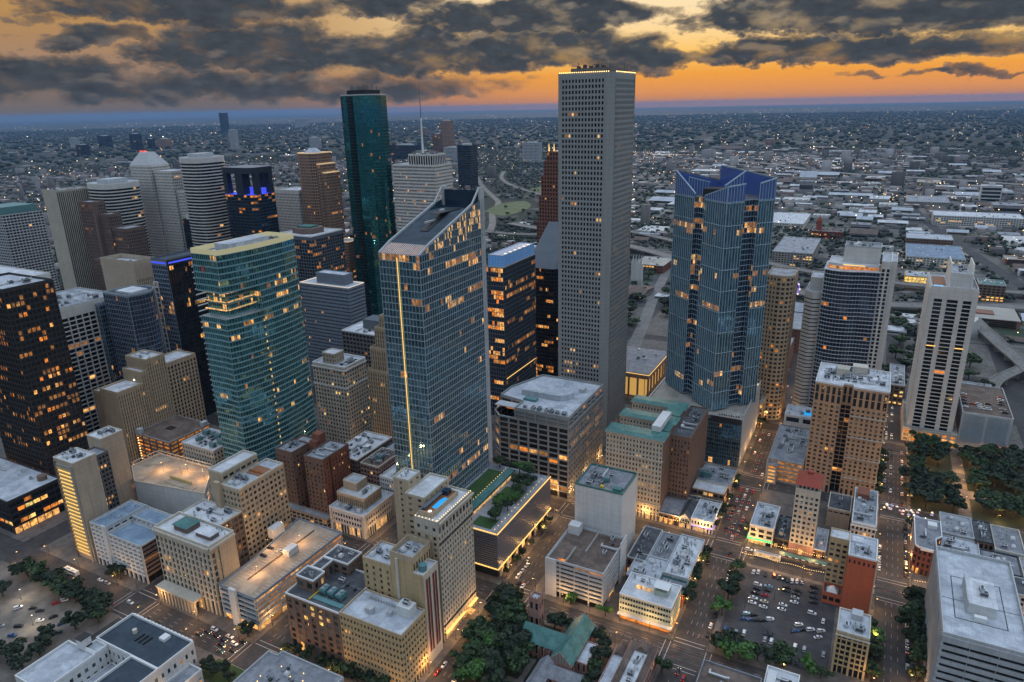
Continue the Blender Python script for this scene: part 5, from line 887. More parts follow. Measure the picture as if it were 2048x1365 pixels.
    vol(r, [(317.5, 424), (324, 419), (330.6, 421), (330.6, 455), (317.5, 455)], 0, 121, s); vol(r, rect(320, 330.5, 430, 455), 119.8, 131, st(wall='white_panel', par=1, roof='roof_pale'), {i: dict(s, **BL) for i in range(4)})
    # pale pier tower at right with garage
    r = bld('pier_tower', 'tall pale stone tower with broad vertical piers and black balcony stacks at right', 406, 442, 424, 480)
    s = st(wall='white_panel', glass='glass_black', fh=3.3, bay=10.2, pw=3.3, sh=.55, po=.35, so=.1, D=.9, lit=.05, lits=['lit_orange', 'lit_dim'], par=2, roof='roof_pale', rim='white_panel', top=8, base=0, corner=3.4); side = dict(s, bay=3.0, pw=.9, sh=1.0, so=.6, corner=.6)
    vol(r, rect(408, 440, 425, 478), 12, 133, s, {3: side, 1: side}); vol(r, rect(405, 444, 421.5, 484), 0, 12.5, st(wall='cream', glass='lit_orange', fh=4, bay=5.5, pw=2.2, sh=1.2, lit=.55, lits=['lit_orange', 'lit_dim', 'lit_amber'], par=1, roof='roof_light_deck'))
    vol(r, rect(421, 435, 432, 470), 131, 143, dict(s, base=0, top=1, corner=1, bay=7), {i: dict(s, **BL) for i in range(4)}); boxpart(r, 'roof_pool', 'pool_water', 410.5, 417, 429, 437, 131.05, 131.4); boxpart(r, 'pool_terrace', 'wood_deck', 410, 419, 438, 470, 131.05, 131.35)
    for x in (420.2, 435.2):
        MB().frustum(rect(x, x+.8, 430, 474), 131, rect(x, x+.8, 440, 470), 149).build('roof_fin', 'white_panel', r)
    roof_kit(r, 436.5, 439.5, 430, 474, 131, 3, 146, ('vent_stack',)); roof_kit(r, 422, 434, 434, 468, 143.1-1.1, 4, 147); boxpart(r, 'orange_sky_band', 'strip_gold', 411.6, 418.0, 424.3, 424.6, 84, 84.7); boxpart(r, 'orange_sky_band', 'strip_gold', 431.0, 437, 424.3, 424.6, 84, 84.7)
    r = bld('parking_garage', 'grey mesh-clad parking garage with cars on its roof and a red sign below', 445, 480, 427, 497); s = st(wall='garage_grey', glass='glass_dark', par=1.1, roof='roof_brown', rim='pale_grey'); vol(r, rect(445, 479.5, 427, 497), 0, 31.5, s, {i: dict(s, **BL) for i in range(4)})
    m = MB()
    for k in range(26): m.box(446.5, 461, 426.5, 426.9, 3+k*1.05, 3.55+k*1.05); m.box(463, 477.5, 426.5, 426.9, 3+k*1.05, 3.55+k*1.05)
    m.build('mesh_screen', 'steel', r, kind='stuff'); boxpart(r, 'red_sign', 'red_sign', 467, 479, 426.2, 426.5, 4.4, 5.6); boxpart(r, 'red_sign', 'red_sign', 479.6, 479.9, 427.5, 431, 2, 7)
towers_near()

def towers_far():
    # blue crowned black tower and the sloped black twin behind it
    r = bld('lantern_tower', 'black glass tower topped by a glowing pale blue glass box', 66, 83, 320, 384)
    s = st(wall='black_panel', glass='glass_navy', fh=4.0, bay=1.6, pw=.12, sh=.5, po=.18, so=.08, D=.3, lit=.13, lits=['lit_amber', 'lit_orange', 'lit_dim', 'lit_dim'], spread=.75, par=0, top=.4, frame='slate', hot=((.86, .88, .5), (.80, .83, .5), (.62, .66, .4), (.36, .39, .5)))
    vol(r, rect(66, 83, 320, 384), 0, 141, dict(s, bay=2.6, lit=.3, lits=['lit_amber', 'lit_orange']), {1: s}, roof=False); vol(r, rect(68, 82.6, 321, 383), 141.02, 152, st(wall='pale_blue_metal', glass='crown_sky', fh=5, bay=3.1, pw=.3, sh=.3, po=0, so=-.03, D=.3, lit=0, par=.3, roof='crown_sky', rim='pale_blue_metal', top=.3)); boxpart(r, 'roof_box_rim', 'metal_light', 67.6, 83, 320.6, 383.4, 141.0, 142.2); boxpart(r, 'lit_terrace', 'strip_gold', 83.05, 83.3, 322, 382, 38, 38.6)
    for k in range(6): boxpart(r, 'box_fin', 'strip_white', 80, 82.4, 328+k*9, 329+k*9, 152.02, 152.5)
    r = bld('sloped_tower', 'black trapezoid tower with a steeply sloping dark roof behind the granite tower', 52, 112, 414, 470)
    s = st(wall='black_panel', glass='glass_black', fh=3.9, bay=1.7, pw=.3, sh=.9, po=.1, so=.05, lit=.14, lits=['lit_amber', 'lit_orange', 'lit_dim'], spread=.8, par=0, top=.2); p = [(58, 414), (88, 414), (108, 434), (108, 470), (58, 470)]; vol(r, p, 0, 121, s, roof=False)
    m = MB(); m.quad((58, 414, 121), (88, 414, 121), (88, 470, 158), (58, 470, 158)); m.quad((88, 414, 121), (108, 434, 121), (108, 470, 146), (88, 470, 158)); m.ngon([(58, 414, 121), (58, 470, 158), (58, 470, 121)]); m.ngon([(108, 434, 121), (108, 470, 121), (108, 470, 146)]); m.build('sloping_roof', 'slate', r)
    r = bld('gabled_red_tower', 'reddish brown granite tower with stepped dutch gables peeking left of the granite tower', 18, 75, 515, 570)
    s = st(wall='red_granite', glass='glass_black', fh=4, bay=3.4, pw=1.6, sh=1.8, lit=.03, par=.6, roof='roof_copper', rim='red_granite')
    for i, (x0, z) in enumerate(((22, 150), (24.5, 178), (27, 200), (30, 216), (33, 226))): vol(r, rect(x0, 75-i*.2, 515+i*1.0, 570-i*1.0), 0 if i == 0 else (150, 178, 200, 216)[i-1]-1, z, s)
    for k in range(6): MB().cyl(35+k*6, 521, 225.5, 234, 1.0, 6, 0, .2).build('lit_spire', 'strip_gold', r)
    # green curved tower
    r = bld('green_tower', 'dark green curved glass tower, second tallest, left of the middle', -254, -200, 515, 560)
    a1 = [(-253, 530), (-250, 521), (-244, 516.5), (-236, 515)]; a2 = [(-231, 520), (-231, 522), (-226, 522)]; a3 = [(-226, 515), (-214, 515.5), (-206, 519.5), (-201.5, 527), (-200, 538), (-203, 552), (-210, 560), (-245, 560), (-252, 548)]
    s = st(wall='slate', glass='glass_green', fh=3.95, bay=2.0, pw=.1, sh=.45, po=.06, so=.04, D=.25, lit=.012, lits=['lit_dim'], spread=.5, par=1.4, roof='roof_dark', rim='metal_light', top=1, frame='green_frame', hot=((.40, .42, .12), (.3, .32, .12))); vol(r, a1+a2+a3, 0, 291, s, {3: dict(s, glass='glass_black'), 4: dict(s, glass='glass_black'), 5: dict(s, glass='glass_black')})
    rng = random.Random(8); boxpart(r, 'plant_room', 'black_panel', -240, -212, 522, 552, 290, 296)
    for k in range(18):
        x, y = rng.uniform(-240, -212), rng.uniform(522, 552); boxpart(r, 'antenna', 'metal_dark', x-.2, x+.2, y-.2, y+.2, 296, 298+rng.uniform(1, 5))
    # white tower with mast
    r = bld('mast_tower', 'white travertine tower with ribbed windows, a colonnaded top and a tall mast', -173, -111, 515, 555)
    s = st(wall='white_panel', glass='glass_smoke', fh=4.0, bay=1.7, pw=.5, sh=2.0, po=.1, so=.25, lit=.06, lits=['lit_dim', 'lit_amber'], par=1, roof='roof_pale', rim='white_panel', spread=.2); vol(r, rect(-173, -111, 515, 553), 0, 209, s); vol(r, rect(-152, -117, 520, 549), 208, 221, st(wall='white_panel', glass='glass_black', fh=11, bay=3.6, pw=1.2, sh=.2, par=1, roof='roof_pale', lit=0))
    MB().cyl(-140, 534, 221, 262, 1.3, 10, 0, .8).build('mast', 'white_trim', r); MB().cyl(-140, 534, 262.02, 312, .45, 8, 0, .15).build('mast_tip', 'metal_dark', r); roof_kit(r, -150, -119, 522, 547, 220, 12, 150)
    simple('navy_tower', 'slim dark navy glass tower between the green tower and the white mast tower', -206, -186, 560, 590, 205, st(wall='black_panel', glass='glass_navy', fh=4, bay=2.2, pw=.2, sh=.6, lit=.1, par=1, roof='roof_grey', frame='slate')); simple('brown_crown_block', 'brown tower top with a lit sign box left of the mast tower', -232, -208, 640, 668, 216, st(wall='brown_stone', glass='glass_black', fh=4, bay=2.4, lit=.05, par=1, roof='roof_grey'), kit=5, seed=151)
    # pink granite tower with twelve-sided top
    r = bld('pink_tower', 'pinkish brown granite tower with stepped shoulders and a lit polygonal roof', -331, -287, 515, 552); s = st(wall='pink_granite', glass='glass_smoke', fh=3.9, bay=2.6, pw=1.1, sh=1.7, lit=.05, lits=['lit_dim', 'lit_amber'], par=1, roof='roof_pale', rim='strip_dimgold', hot=((.32, .36, .55),))
    vol(r, [(-331, 520), (-324, 515), (-306, 515), (-299, 520), (-299, 550), (-331, 550)], 0, 221, s); vol(r, rect(-298.9, -293, 519, 549), 0, 207, s); vol(r, rect(-292.9, -286, 522, 548), 0, 196, s); vol(r, rect(-285.9, -262, 524, 548), 0, 106, s); MB().frustum(arc(-315, 533, 13, 0, 330, 11), 220.02, arc(-315, 533, 5, 0, 330, 11), 226).build('polygonal_roof', 'roof_pale', r)
    simple('white_grid_tower', 'white gridded office tower between the dark open-crowned tower and the pink tower', -376, -333, 516, 556, 172, st(wall='white_panel', glass='glass_smoke', fh=3.8, bay=2.6, pw=1.1, sh=1.6, lit=.01, par=1.2, roof='roof_pale', top=4))
    r = bld('open_crown_tower', 'dark navy tower with an open framed crown lit in blue', -357, -303, 414, 452); s = st(wall='bronze', glass='glass_navy', fh=3.9, bay=5.4, pw=.5, sh=1.5, po=.1, so=.2, D=.4, lit=.10, lits=['lit_dim', 'lit_dim', 'lit_orange'], spread=.4, par=0, top=.4, frame='navy_panel', hot=((.95, 1, .5),))
    p = [(-357, 416), (-351, 414), (-312, 414), (-306, 420), (-306, 448), (-312, 452), (-357, 452)]; vol(r, p, 0, 178, s, roof=False); MB().ngon([(x, y, 178.02) for x, y in p]).build('crown_floor', 'strip_blue', r)
    for a in ((-357, -350, 416.5, 423), (-334, -322, 414.2, 424), (-312, -306.2, 420.2, 427), (-357, -350, 445, 451.8), (-312.2, -306.2, 441, 447.8), (-334, -322, 445, 451.8)): boxpart(r, 'crown_pier', 'navy_panel', *a, 178.05, 203)
    MB().prism(p, 203.02, 210).build('crown_ring', 'navy_panel', r); MB().ngon([(x, y, 210.05) for x, y in inset(p, 1)]).build('crown_roof', 'roof_slate', r); boxpart(r, 'blue_lit_core', 'strip_blue', -349, -335, 428, 444, 178.06, 184); boxpart(r, 'blue_lit_core', 'strip_blue', -321, -313, 426, 444, 178.06, 184)
    simple('framed_office', 'dark framed mid-rise with a white roof rim and a drum penthouse', -278, -222, 414, 470, 134, st(wall='brown_stone', glass='glass_dark', fh=3.9, bay=4.0, pw=.6, sh=1.0, po=.25, so=.05, lit=.12, lits=['lit_dim', 'lit_dim', 'lit_dim', 'lit_orange'], par=1.4, roof='roof_white', rim='white_trim', frame='slate', top=4)); r = bpy.data.objects['framed_office']; MB().prism([(-266, 430), (-246, 426), (-236, 432), (-236, 452), (-246, 458), (-266, 454)], 132.65, 139).build('penthouse', 'brown_stone', r); boxpart(r, 'penthouse_roof', 'roof_copper', -262, -242, 434, 450, 139.02, 141)
    r = simple('dark_office', 'low dark glass office with white roof huts in front of the round-topped tower', -441, -409, 414, 456, 143, st(wall='black_panel', glass='glass_navy', fh=3.9, bay=2.6, pw=.2, sh=.6, lit=.08, par=1, roof='roof_grey', lits=['lit_dim'])); boxpart(r, 'roof_hut', 'white_stucco', -436, -428, 416, 424, 142, 149); boxpart(r, 'roof_hut', 'white_stucco', -418, -411, 440, 452, 142, 149)
    # rounded white-banded towers
    def rounded(nm, lb, cx, cy, rx, ry, z):
        r = bld(nm, lb, cx-rx, cx+rx, cy-ry, cy+ry); p = [(cx+rx*math.copysign(abs(math.cos(t))**.62, math.cos(t)), cy+ry*math.copysign(abs(math.sin(t))**.62, math.sin(t))) for t in np.linspace(0, 2*math.pi, 21)[:-1]]
        vol(r, p, 0, z, st(wall='white_panel', glass='glass_dark', fh=3.9, bay=5, pw=0, sh=1.5, so=.1, D=.3, lit=.04, lits=['lit_dim', 'lit_warm'], par=1.2, roof='roof_pale', rim='white_trim', top=6)); boxpart(r, 'plant_room', 'pale_grey', cx-rx*.5, cx+rx*.4, cy-ry*.5, cy+ry*.5, z-1.2, z+4)
    rounded('round_tower', 'white-banded rounded glass tower behind the pyramid-topped tower', -411, 434, 22, 24, 221); rounded('round_tower', 'white-banded rounded tower behind the brown stepped tower', -505, 372, 26, 26, 193)
    r = bld('pyramid_tower', 'pale granite tower with a truncated pyramid top and stepped side shafts', -535, -450, 414, 448); s = st(wall='white_panel', glass='glass_black', fh=3.8, bay=2.7, pw=1.25, sh=1.75, lit=.004, par=.6, roof='roof_pale', top=2)
    vol(r, rect(-527, -489, 414, 444), 0, 210, s); MB().frustum(rect(-527, -489, 414, 444), 210.02, rect(-516, -500, 424, 434), 226).build('pyramid_roof', 'pale_grey', r); vol(r, rect(-486, -452, 418, 446), 0, 203, s); vol(r, rect(-450, -436, 420, 446), 0, 178, s)
    for k in range(5): MB().box(-515+k*3, -514.6+k*3, 424, 424.4, 226.02, 228).build('beacon', 'tail_red', r)
    simple('fin_tower', 'tan tower with close vertical fins and a blind end wall at left', -560, -532, 314, 358, 187, st(wall='fin_tan', glass='glass_black', fh=160, bay=2.4, pw=1.1, sh=.5, po=.3, so=-.1, lit=0, par=1, roof='roof_grey', rim='fin_tan', top=1.5), {0: dict(st(wall='fin_tan'), **BL)}, kit=8, seed=152)
    r = bld('brown_stepped_tower', 'brown ribbed granite tower stepping down in three shafts', -495, -420, 314, 345); s = st(wall='brown_stone', glass='glass_black', fh=3.9, bay=2.2, pw=1.0, sh=1.4, po=.25, so=0, lit=.07, lits=['lit_amber', 'lit_dim'], par=1, roof='roof_grey', top=3)
    vol(r, rect(-491, -462, 314, 328), 0, 176, dict(s)); vol(r, rect(-461.9, -445, 318, 334), 0, 162, s); vol(r, rect(-444.9, -420, 320, 345), 0, 146, s); boxpart(r, 'blind_shaft', 'brown_stone', -466, -461.95, 313.2, 317.8, 90, 176.5); vol(r, rect(-470, -450, 306, 313.9), 0, 110, s)
    r = bld('grey_grid_tower', 'grey gridded office slab at the far left edge', -720, -664, 314, 368); s = st(wall='pale_grey', glass='glass_dark', fh=3.8, bay=4.2, pw=.7, sh=1.4, po=.2, so=.25, lit=.01, par=1.2, roof='roof_copper', rim='roof_copper', top=1.5); vol(r, rect(-720, -664, 314, 366), 0, 152, s); boxpart(r, 'green_plant_floor', 'metal_teal', -716, -668, 318, 360, 150.8, 160)
    simple('blank_top_tower', 'concrete tower with a blind crown and slot openings in front of the pyramid tower', -309, -259, 214, 236, 141, st(wall='beige', glass='glass_black', fh=4, bay=2.2, pw=1.2, sh=1.2, po=.2, so=-.05, lit=.02, par=4.5, roof='roof_pale', rim='beige', top=14), {0: dict(st(wall='beige'), **BL)}, kit=5, seed=153)
    r = bld('white_corner_office', 'white banded office corner at the left edge below the grey grid slab', -520, -470, 180, 214); vol(r, rect(-520, -400, 190, 214), 0, 118, st(wall='white_panel', glass='glass_dark', fh=4.3, bay=14, pw=.3, sh=2.5, so=.2, lit=.1, lits=['lit_dim'], par=1, roof='roof_white', top=16))
    # left middle: white grid, curved glass, striped black
    r = bld('white_grid_office', 'white concrete grid tower of wide dark openings beside the black bronze tower', -292, -226, 120, 173); s = st(wall='white_panel', glass='glass_black', fh=3.9, bay=5.6, pw=.75, sh=.9, po=.7, so=.5, D=.5, lit=.025, lits=['lit_amber', 'lit_dim'], par=1.0, roof='roof_grey', rim='pale_grey', top=9, hot=((.77, .80, .85),)); vol(r, rect(-285, -227, 120, 173), 0, 123, s); roof_kit(r, -270, -230, 124, 170, 122, 16, 154, ('vent_stack', 'skylight', 'air_handler')); vol(r, rect(-226.9, -222, 150, 178), 0, 119, st(wall='blue_grey', glass='glass_blue', fh=3.9, bay=2, pw=.1, sh=.4, lit=.02, roof='roof_grey'))
    r = bld('arched_glass_block', 'dark glass office with an arched roof outline and a white roof patch', -222, -178, 150, 185); p = [(-215, 152), (-182, 152)]+arc(-196, 166, 17, -38, 150, 10); vol(r, p, 0, 131, st(wall='blue_grey', glass='glass_navy', fh=4.1, bay=2.4, pw=.1, sh=.4, lit=.04, lits=['lit_dim', 'lit_orange', 'lit_dim'], par=1.4, roof='roof_navy', rim='steel', hot=((.6, .62, .5),))); boxpart(r, 'white_roof_patch', 'roof_white', -206, -186, 158, 174, 129.62, 131.2)
    r = bld('striped_black_tower', 'dark glass tower with blue-lit top and white ladder frames down its flank', -198, -178, 190, 256); s = st(wall='slate', glass='glass_navy', fh=4, bay=2.2, pw=.2, sh=.8, po=.1, so=.1, lit=.07, lits=['lit_amber', 'lit_dim'], spread=.6, par=1.5, roof='roof_navy', rim='slate', top=5, frame='blue_grey', hot=((.74, .77, .5),))
    vol(r, rect(-198, -178, 190, 256), 0, 154, s, {1: dict(s, lit=.03, glass='glass_black', frame='black_panel', sh=.2)}); m = MB()
    for k in range(26): m.box(-177.9, -177.3, 214, 255, 12+k*5.2, 13.1+k*5.2); m.box(-198.4, -193, 189.2, 189.9, 12+k*4.8, 12.8+k*4.8)
    for y in (228, 241, 254.4): m.box(-177.3, -176.8, y, y+1.1, 12, 139)
    for x in (-198.5, -193.1): m.box(x, x+.7, 188.6, 189.2, 12, 132)
    m.build('white_ladder_frame', 'white_trim', r); boxpart(r, 'blue_light_band', 'strip_blue', -177.95, -177.6, 192, 254, 149.5, 151); boxpart(r, 'blue_light_band', 'strip_blue', -197.5, -178.5, 189.6, 189.97, 149.5, 151)
    # blue-grey office, and low roofs behind the grid tower
    r = bld('blue_grey_office', 'blue-grey banded office with a ribbed roof box and a bright roof rim', -148, -85, 314, 338); s = st(wall='blue_grey', glass='glass_navy', fh=3.7, bay=1.6, pw=.3, sh=2.0, po=.1, so=.12, lit=.01, lits=['lit_warm'], par=.8, roof='roof_pale', rim='strip_dimwhite', top=2, frame='blue_grey'); vol(r, rect(-148, -85.5, 314, 338), 0, 109, s); vol(r, rect(-132, -96, 321, 334), 108, 119, st(wall='blue_grey', fh=9, sh=.3, bay=1.2, pw=.7, glass='blue_grey', par=.6, roof='roof_pale', lit=0))
    simple('white_box_roof', 'low block with a white roof and dark plant box behind the cream office', -60, -12, 270, 312, 82, st(wall='dark_concrete', glass='glass_black', fh=4, bay=4, lit=.05, par=1, roof='roof_white', rim='white_trim'), kit=6, seed=155); boxpart(bpy.data.objects['white_box_roof'], 'plant_box', 'slate', -46, -20, 284, 300, 81, 90)
    simple('low_blue_roof', 'low blue-grey roofed building behind the white grid tower', -420, -330, 200, 250, 88, st(wall='blue_grey', glass='glass_dark', fh=4, bay=4, lit=.03, par=1, roof='roof_slate', rim='steel'), kit=8, seed=156); simple('low_white_roof', 'low white banded building between the grid tower and the blue-grey roof', -380, -300, 176, 199, 98, st(wall='white_panel', glass='glass_dark', fh=4, bay=6, pw=.2, sh=2, so=.1, lit=.03, par=1, roof='roof_pale'), kit=4, seed=157)
towers_far()

# ================================================================== GROUND, STREETS
def ground_mat():
    m, g, b = new_mat('ground_sprawl')
    tc = g.n('ShaderNodeTexCoord').outputs['Object']
    v = g.n('ShaderNodeTexVoronoi', feature='F1'); g.put(v.inputs['Vector'], tc); v.inputs['Scale'].default_value = 1/55
    sp = g.n('ShaderNodeSeparateColor'); g.put(sp.inputs[0], v.outputs['Color'])
    big = g.noise(tc, 1/1400, 4, .6); mid = g.noise(tc, 1/160, 4, .6); fine = g.noise(tc, 1/24, 3, .6)
    green = g.mix(fine, (.006, .016, .010, 1), (.018, .034, .018, 1)); built = g.ramp(sp.outputs[0], [(0, (.03, .03, .03)), (.45, (.055, .052, .05)), (.7, (.09, .085, .08)), (1, (.18, .18, .18))])
    f = g.smooth(g.m('ADD', g.m('ADD', big, g.m('MULTIPLY', g.m('SUBTRACT', mid, .5), .9)), g.m('MULTIPLY', g.m('SUBTRACT', sp.outputs[1], .5), .35)), .50, .62)
    g.put(b.inputs['Base Color'], g.mix(f, green, built)); b.inputs['Roughness'].default_value = .95
def street_mat(name, c1, c2, sc=.25):
    m, g, b = new_mat(name); tc = g.n('ShaderNodeTexCoord').outputs['Object']
    n = g.noise(tc, sc, 5, .6); n2 = g.noise(tc, .035, 4, .6); f = g.smooth(g.m('ADD', n, g.m('MULTIPLY', g.m('SUBTRACT', n2, .5), .9)), .3, .7)
    g.put(b.inputs['Base Color'], g.mix(f, (*c1, 1), (*c2, 1))); b.inputs['Roughness'].default_value = .8
ground_mat(); street_mat('asphalt', (.030, .029, .029), (.058, .055, .053)); street_mat('pavement', (.085, .078, .07), (.15, .135, .12)); street_mat('lot_sand', (.10, .09, .08), (.19, .17, .145), .12); street_mat('lot_dark', (.032, .032, .036), (.062, .06, .062), .15)
street_mat('road_pale', (.13, .125, .115), (.21, .20, .185)); street_mat('meadow', (.05, .09, .028), (.09, .13, .045), .05); street_mat('water', (.012, .02, .02), (.018, .028, .028), .05); flat('road_paint', (.42, .40, .37), .7); flat('worn_paint', (.12, .12, .115), .8); flat('rail_steel', (.25, .22, .2), .35, .8)
def structure(o): o['kind'] = 'structure'; return o
structure(MB().quad((-45000, -45000, -.9), (45000, -45000, -.9), (45000, 45000, -.9), (-45000, 45000, -.9)).build('ground', 'ground_sprawl'))
def district_mat():
    m, g, b = new_mat('district'); tc = g.n('ShaderNodeTexCoord').outputs['Object']
    v = g.n('ShaderNodeTexVoronoi', feature='F1', distance='CHEBYCHEV'); g.put(v.inputs['Vector'], tc); v.inputs['Scale'].default_value = 1/38; sp = g.n('ShaderNodeSeparateColor'); g.put(sp.inputs[0], v.outputs['Color']); n = g.noise(tc, 1/14, 4, .65)
    c = g.ramp(sp.outputs[0], [(0, (.06, .06, .062)), (.35, (.11, .105, .10)), (.6, (.20, .185, .165)), (.8, (.025, .05, .02)), (1, (.30, .28, .25))]); g.put(b.inputs['Base Color'], g.mix(1.0, c, g.ramp(n, [(.3, (.6, .6, .6)), (.7, (1.25, 1.25, 1.25))]), 'MULTIPLY')); b.inputs['Roughness'].default_value = .95
district_mat(); structure(MB().ngon([(x, y, -.84) for x, y in ((-60, 736), (1100, 736), (1500, 2000), (1100, 2700), (200, 2900), (-600, 3500), (-500, 2200), (-160, 1500))]).build('district_ground', 'district'))
structure(MB().box(-760, 640, -230, 735, -.85, 0).build('road', 'asphalt'))
XR = [(-720, -221), (-203, -121), (-103, -2), (14, 94), (112, 193), (211, 296), (314, 391), (409, 494), (512, 636)]
YR = [(-226, -10), (5, 91), (107, 193), (211, 290), (304, 396), (410, 494), (512, 595), (613, 730)]
for i, (a, b) in enumerate(XR):
    for j, (c, d) in enumerate(YR): structure(MB().box(a, b, c, d, .004, .15).build('pavement', 'pavement'))
structure(MB().box(-112, 8, -92, -13, .154, .17).build('car_park', 'lot_sand')); structure(MB().box(317, 372, 115, 190, .154, .17).build('car_park', 'lot_dark'))
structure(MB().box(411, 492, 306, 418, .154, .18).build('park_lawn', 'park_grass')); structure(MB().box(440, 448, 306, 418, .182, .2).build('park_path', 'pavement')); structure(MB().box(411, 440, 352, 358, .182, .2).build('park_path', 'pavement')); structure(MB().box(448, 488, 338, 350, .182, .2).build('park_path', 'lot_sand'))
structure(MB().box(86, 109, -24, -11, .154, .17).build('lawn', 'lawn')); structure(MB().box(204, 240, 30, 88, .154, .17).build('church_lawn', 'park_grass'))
structure(MB().box(228, 246, 42, 46, .172, .19).box(234, 237, 36, 62, .192, .2).build('church_path', 'pavement'))
def markings():
    XC = [6, 103, 202, 305, 400]; YC = [-2.5, 99, 202, 297, 403]; hx, hy = 9, 8
    for x in XC:
        for y in YC:
            m = MB(); z0, z1 = .004, .016
            for s in (-1, 1):
                for o in (hy+.4, hy+3.2): m.box(x-hx+1, x+hx-1, y+s*o-.18, y+s*o+.18, z0, z1)
                for o in (hx+.4, hx+3.2): m.box(x+s*o-.18, x+s*o+.18, y-hy+1, y+hy-1, z0, z1)
            structure(m.build('crosswalk', 'road_paint'))
    for x in XC:
        for j in range(len(YC)-1):
            m = MB()
            for o in (-3, 0, 3):
                for y in np.arange(YC[j]+16, YC[j+1]-14, 9): m.box(x+o-.08, x+o+.08, y, y+3, .004, .014)
            structure(m.build('lane_marking', 'road_paint'))
    for y in YC:
        if y == 202: continue
        for i in range(len(XC)-1):
            m = MB()
            for o in (-3, 0, 3):
                for x in np.arange(XC[i]+16, XC[i+1]-14, 9): m.box(x, x+3, y+o-.08, y+o+.08, .018, .028)
            structure(m.build('lane_marking', 'road_paint'))
    m = MB()
    for y in (198.2, 199.7, 203.2, 204.7): m.box(-200, 620, y-.07, y+.07, .03, .06)
    structure(m.build('rail_track', 'rail_steel')); m = MB()
    for o in (-4.0, 1.2, 3.4, 5.2): m.box(120, 400, 99+o-.06, 99+o+.06, .03, .05)
    structure(m.build('rail_track', 'rail_steel'))
    m = MB()
    for k in range(18): m.box(318.5, 323.5, 118+k*3.8, 118.1+k*3.8, .175, .182); m.box(326, 338, 118+k*3.8, 118.1+k*3.8, .175, .182); m.box(343, 353, 118+k*3.8, 118.1+k*3.8, .175, .182)
    structure(m.build('bay_marking', 'worn_paint'))
markings()
def ribbon(name, pts, w, z, mat, kind=True, thick=.3, z2=None):
    m = MB(); pts = [np.array(p, float) for p in pts]; L, R_ = [], []
    for i, p in enumerate(pts):
        d = pts[min(i+1, len(pts)-1)]-pts[max(i-1, 0)]; d = d/np.linalg.norm(d); n = np.array([-d[1], d[0]]); L.append(p+n*w/2); R_.append(p-n*w/2)
    for i in range(len(pts)-1):
        a, b, c, d = R_[i], R_[i+1], L[i+1], L[i]; m.quad((*a, z), (*b, z), (*c, z), (*d, z)); m.quad((*a, z-thick), (*b, z-thick), (*b, z), (*a, z)); m.quad((*c, z-thick), (*d, z-thick), (*d, z), (*c, z))
    o = m.build(name, mat)
    if kind: structure(o)
    return o
def curve(pts, n=6):
    P = [np.array(p, float) for p in pts]; out = []
    for i in range(len(P)-1):
        p0, p1, p2, p3 = P[max(i-1, 0)], P[i], P[i+1], P[min(i+2, len(P)-1)]
        for t in np.arange(n)/n: out.append(.5*((2*p1)+(-p0+p2)*t+(2*p0-5*p1+4*p2-p3)*t*t+(-p0+3*p1-3*p2+p3)*t**3))
    return out+[P[-1]]
ribbon('parkway', curve([(-1160, 2397), (-939, 2064), (-757, 1810), (-661, 1674), (-576, 1483), (-470, 1290), (-380, 1080), (-330, 900), (-310, 735)]), 17, -.7, 'road_pale'); ribbon('parkway', curve([(-1144, 2616), (-1024, 2368), (-899, 2183), (-753, 2019), (-652, 1928), (-470, 1790), (-250, 1620)]), 15, -.72, 'road_pale')
ribbon('bayou', curve([(-1000, 2250), (-820, 1980), (-600, 1790), (-430, 1560), (-320, 1340), (-150, 1200), (60, 960), (250, 790), (400, 760), (560, 620), (700, 560)]), 20, -.8, 'water')
structure(MB().ngon([(x, y, -.6) for x, y in curve([(-610, 1502), (-640, 1645), (-607, 1728), (-543, 1655), (-513, 1556), (-519, 1436), (-610, 1502)], 4)][::-1]).build('meadow', 'meadow')); structure(MB().ngon([(x, y, -.6) for x, y in [(-736, 2025), (-650, 1944), (-619, 2029), (-715, 2165)]]).build('meadow', 'meadow'))
ribbon('long_street', [(305, 720), (250, 900), (120, 1010), (40, 1060)], 14, -.6, 'road_pale'); ribbon('side_street', [(152, 500), (126, 560), (105, 673), (79, 804), (57, 937), (20, 1100)], 15, .17, 'road_pale')
ribbon('highway', curve([(-1500, 4300), (-904, 3818), (-463, 3392), (-155, 3233), (147, 2864), (342, 2745), (557, 2652), (751, 2543), (1200, 2350)]), 46, 6, 'road_pale', thick=2); ribbon('railway', curve([(420, 2100), (440, 1884), (481, 1540), (526, 1302), (571, 1070), (640, 860)]), 20, -.5, 'lot_dark')
def freeway(name, pts, w, z, label):
    r = thing(name, label, 'bridge', (float(pts[0][0]), float(pts[0][1]), 0)); pts = curve(pts, 5)
    dk = ribbon('deck', pts, w, z, 'road_pale', False, 1.4); dk.parent = r; dk.location = (-r.location.x, -r.location.y, 0); ribs = MB(); pm = []
    for i in range(len(pts)-1):
        a, b = pts[i], pts[i+1]; L = np.linalg.norm(b-a); d = (b-a)/L; n = np.array([-d[1], d[0]])
        for s in (-1, 1): ribs.obox(a, d, n, -.05, L+.05, s*(w/2)-.2, s*(w/2)+.2, z-.2, z+1.0)
        if i % 2 == 0: MB().obox(a, d, n, -.6, .6, -w*.32, w*.32, -.9, z-1.42).build('pier', 'concrete', r)
    ribs.build('barrier', 'concrete', r); return r
freeway('freeway_viaduct', [(-420, 1290), (-180, 1180), (-20, 1090), (100, 990), (246, 890), (344, 845), (430, 858), (560, 905), (800, 960)], 26, 8, 'concrete freeway viaduct crossing behind the towers on piers'); freeway('freeway_viaduct', [(-460, 1180), (-310, 1172), (-160, 1290), (-6, 1212), (150, 1100), (300, 1010), (500, 985), (800, 1040)], 20, 7, 'second freeway viaduct running behind the first, paler and further off')
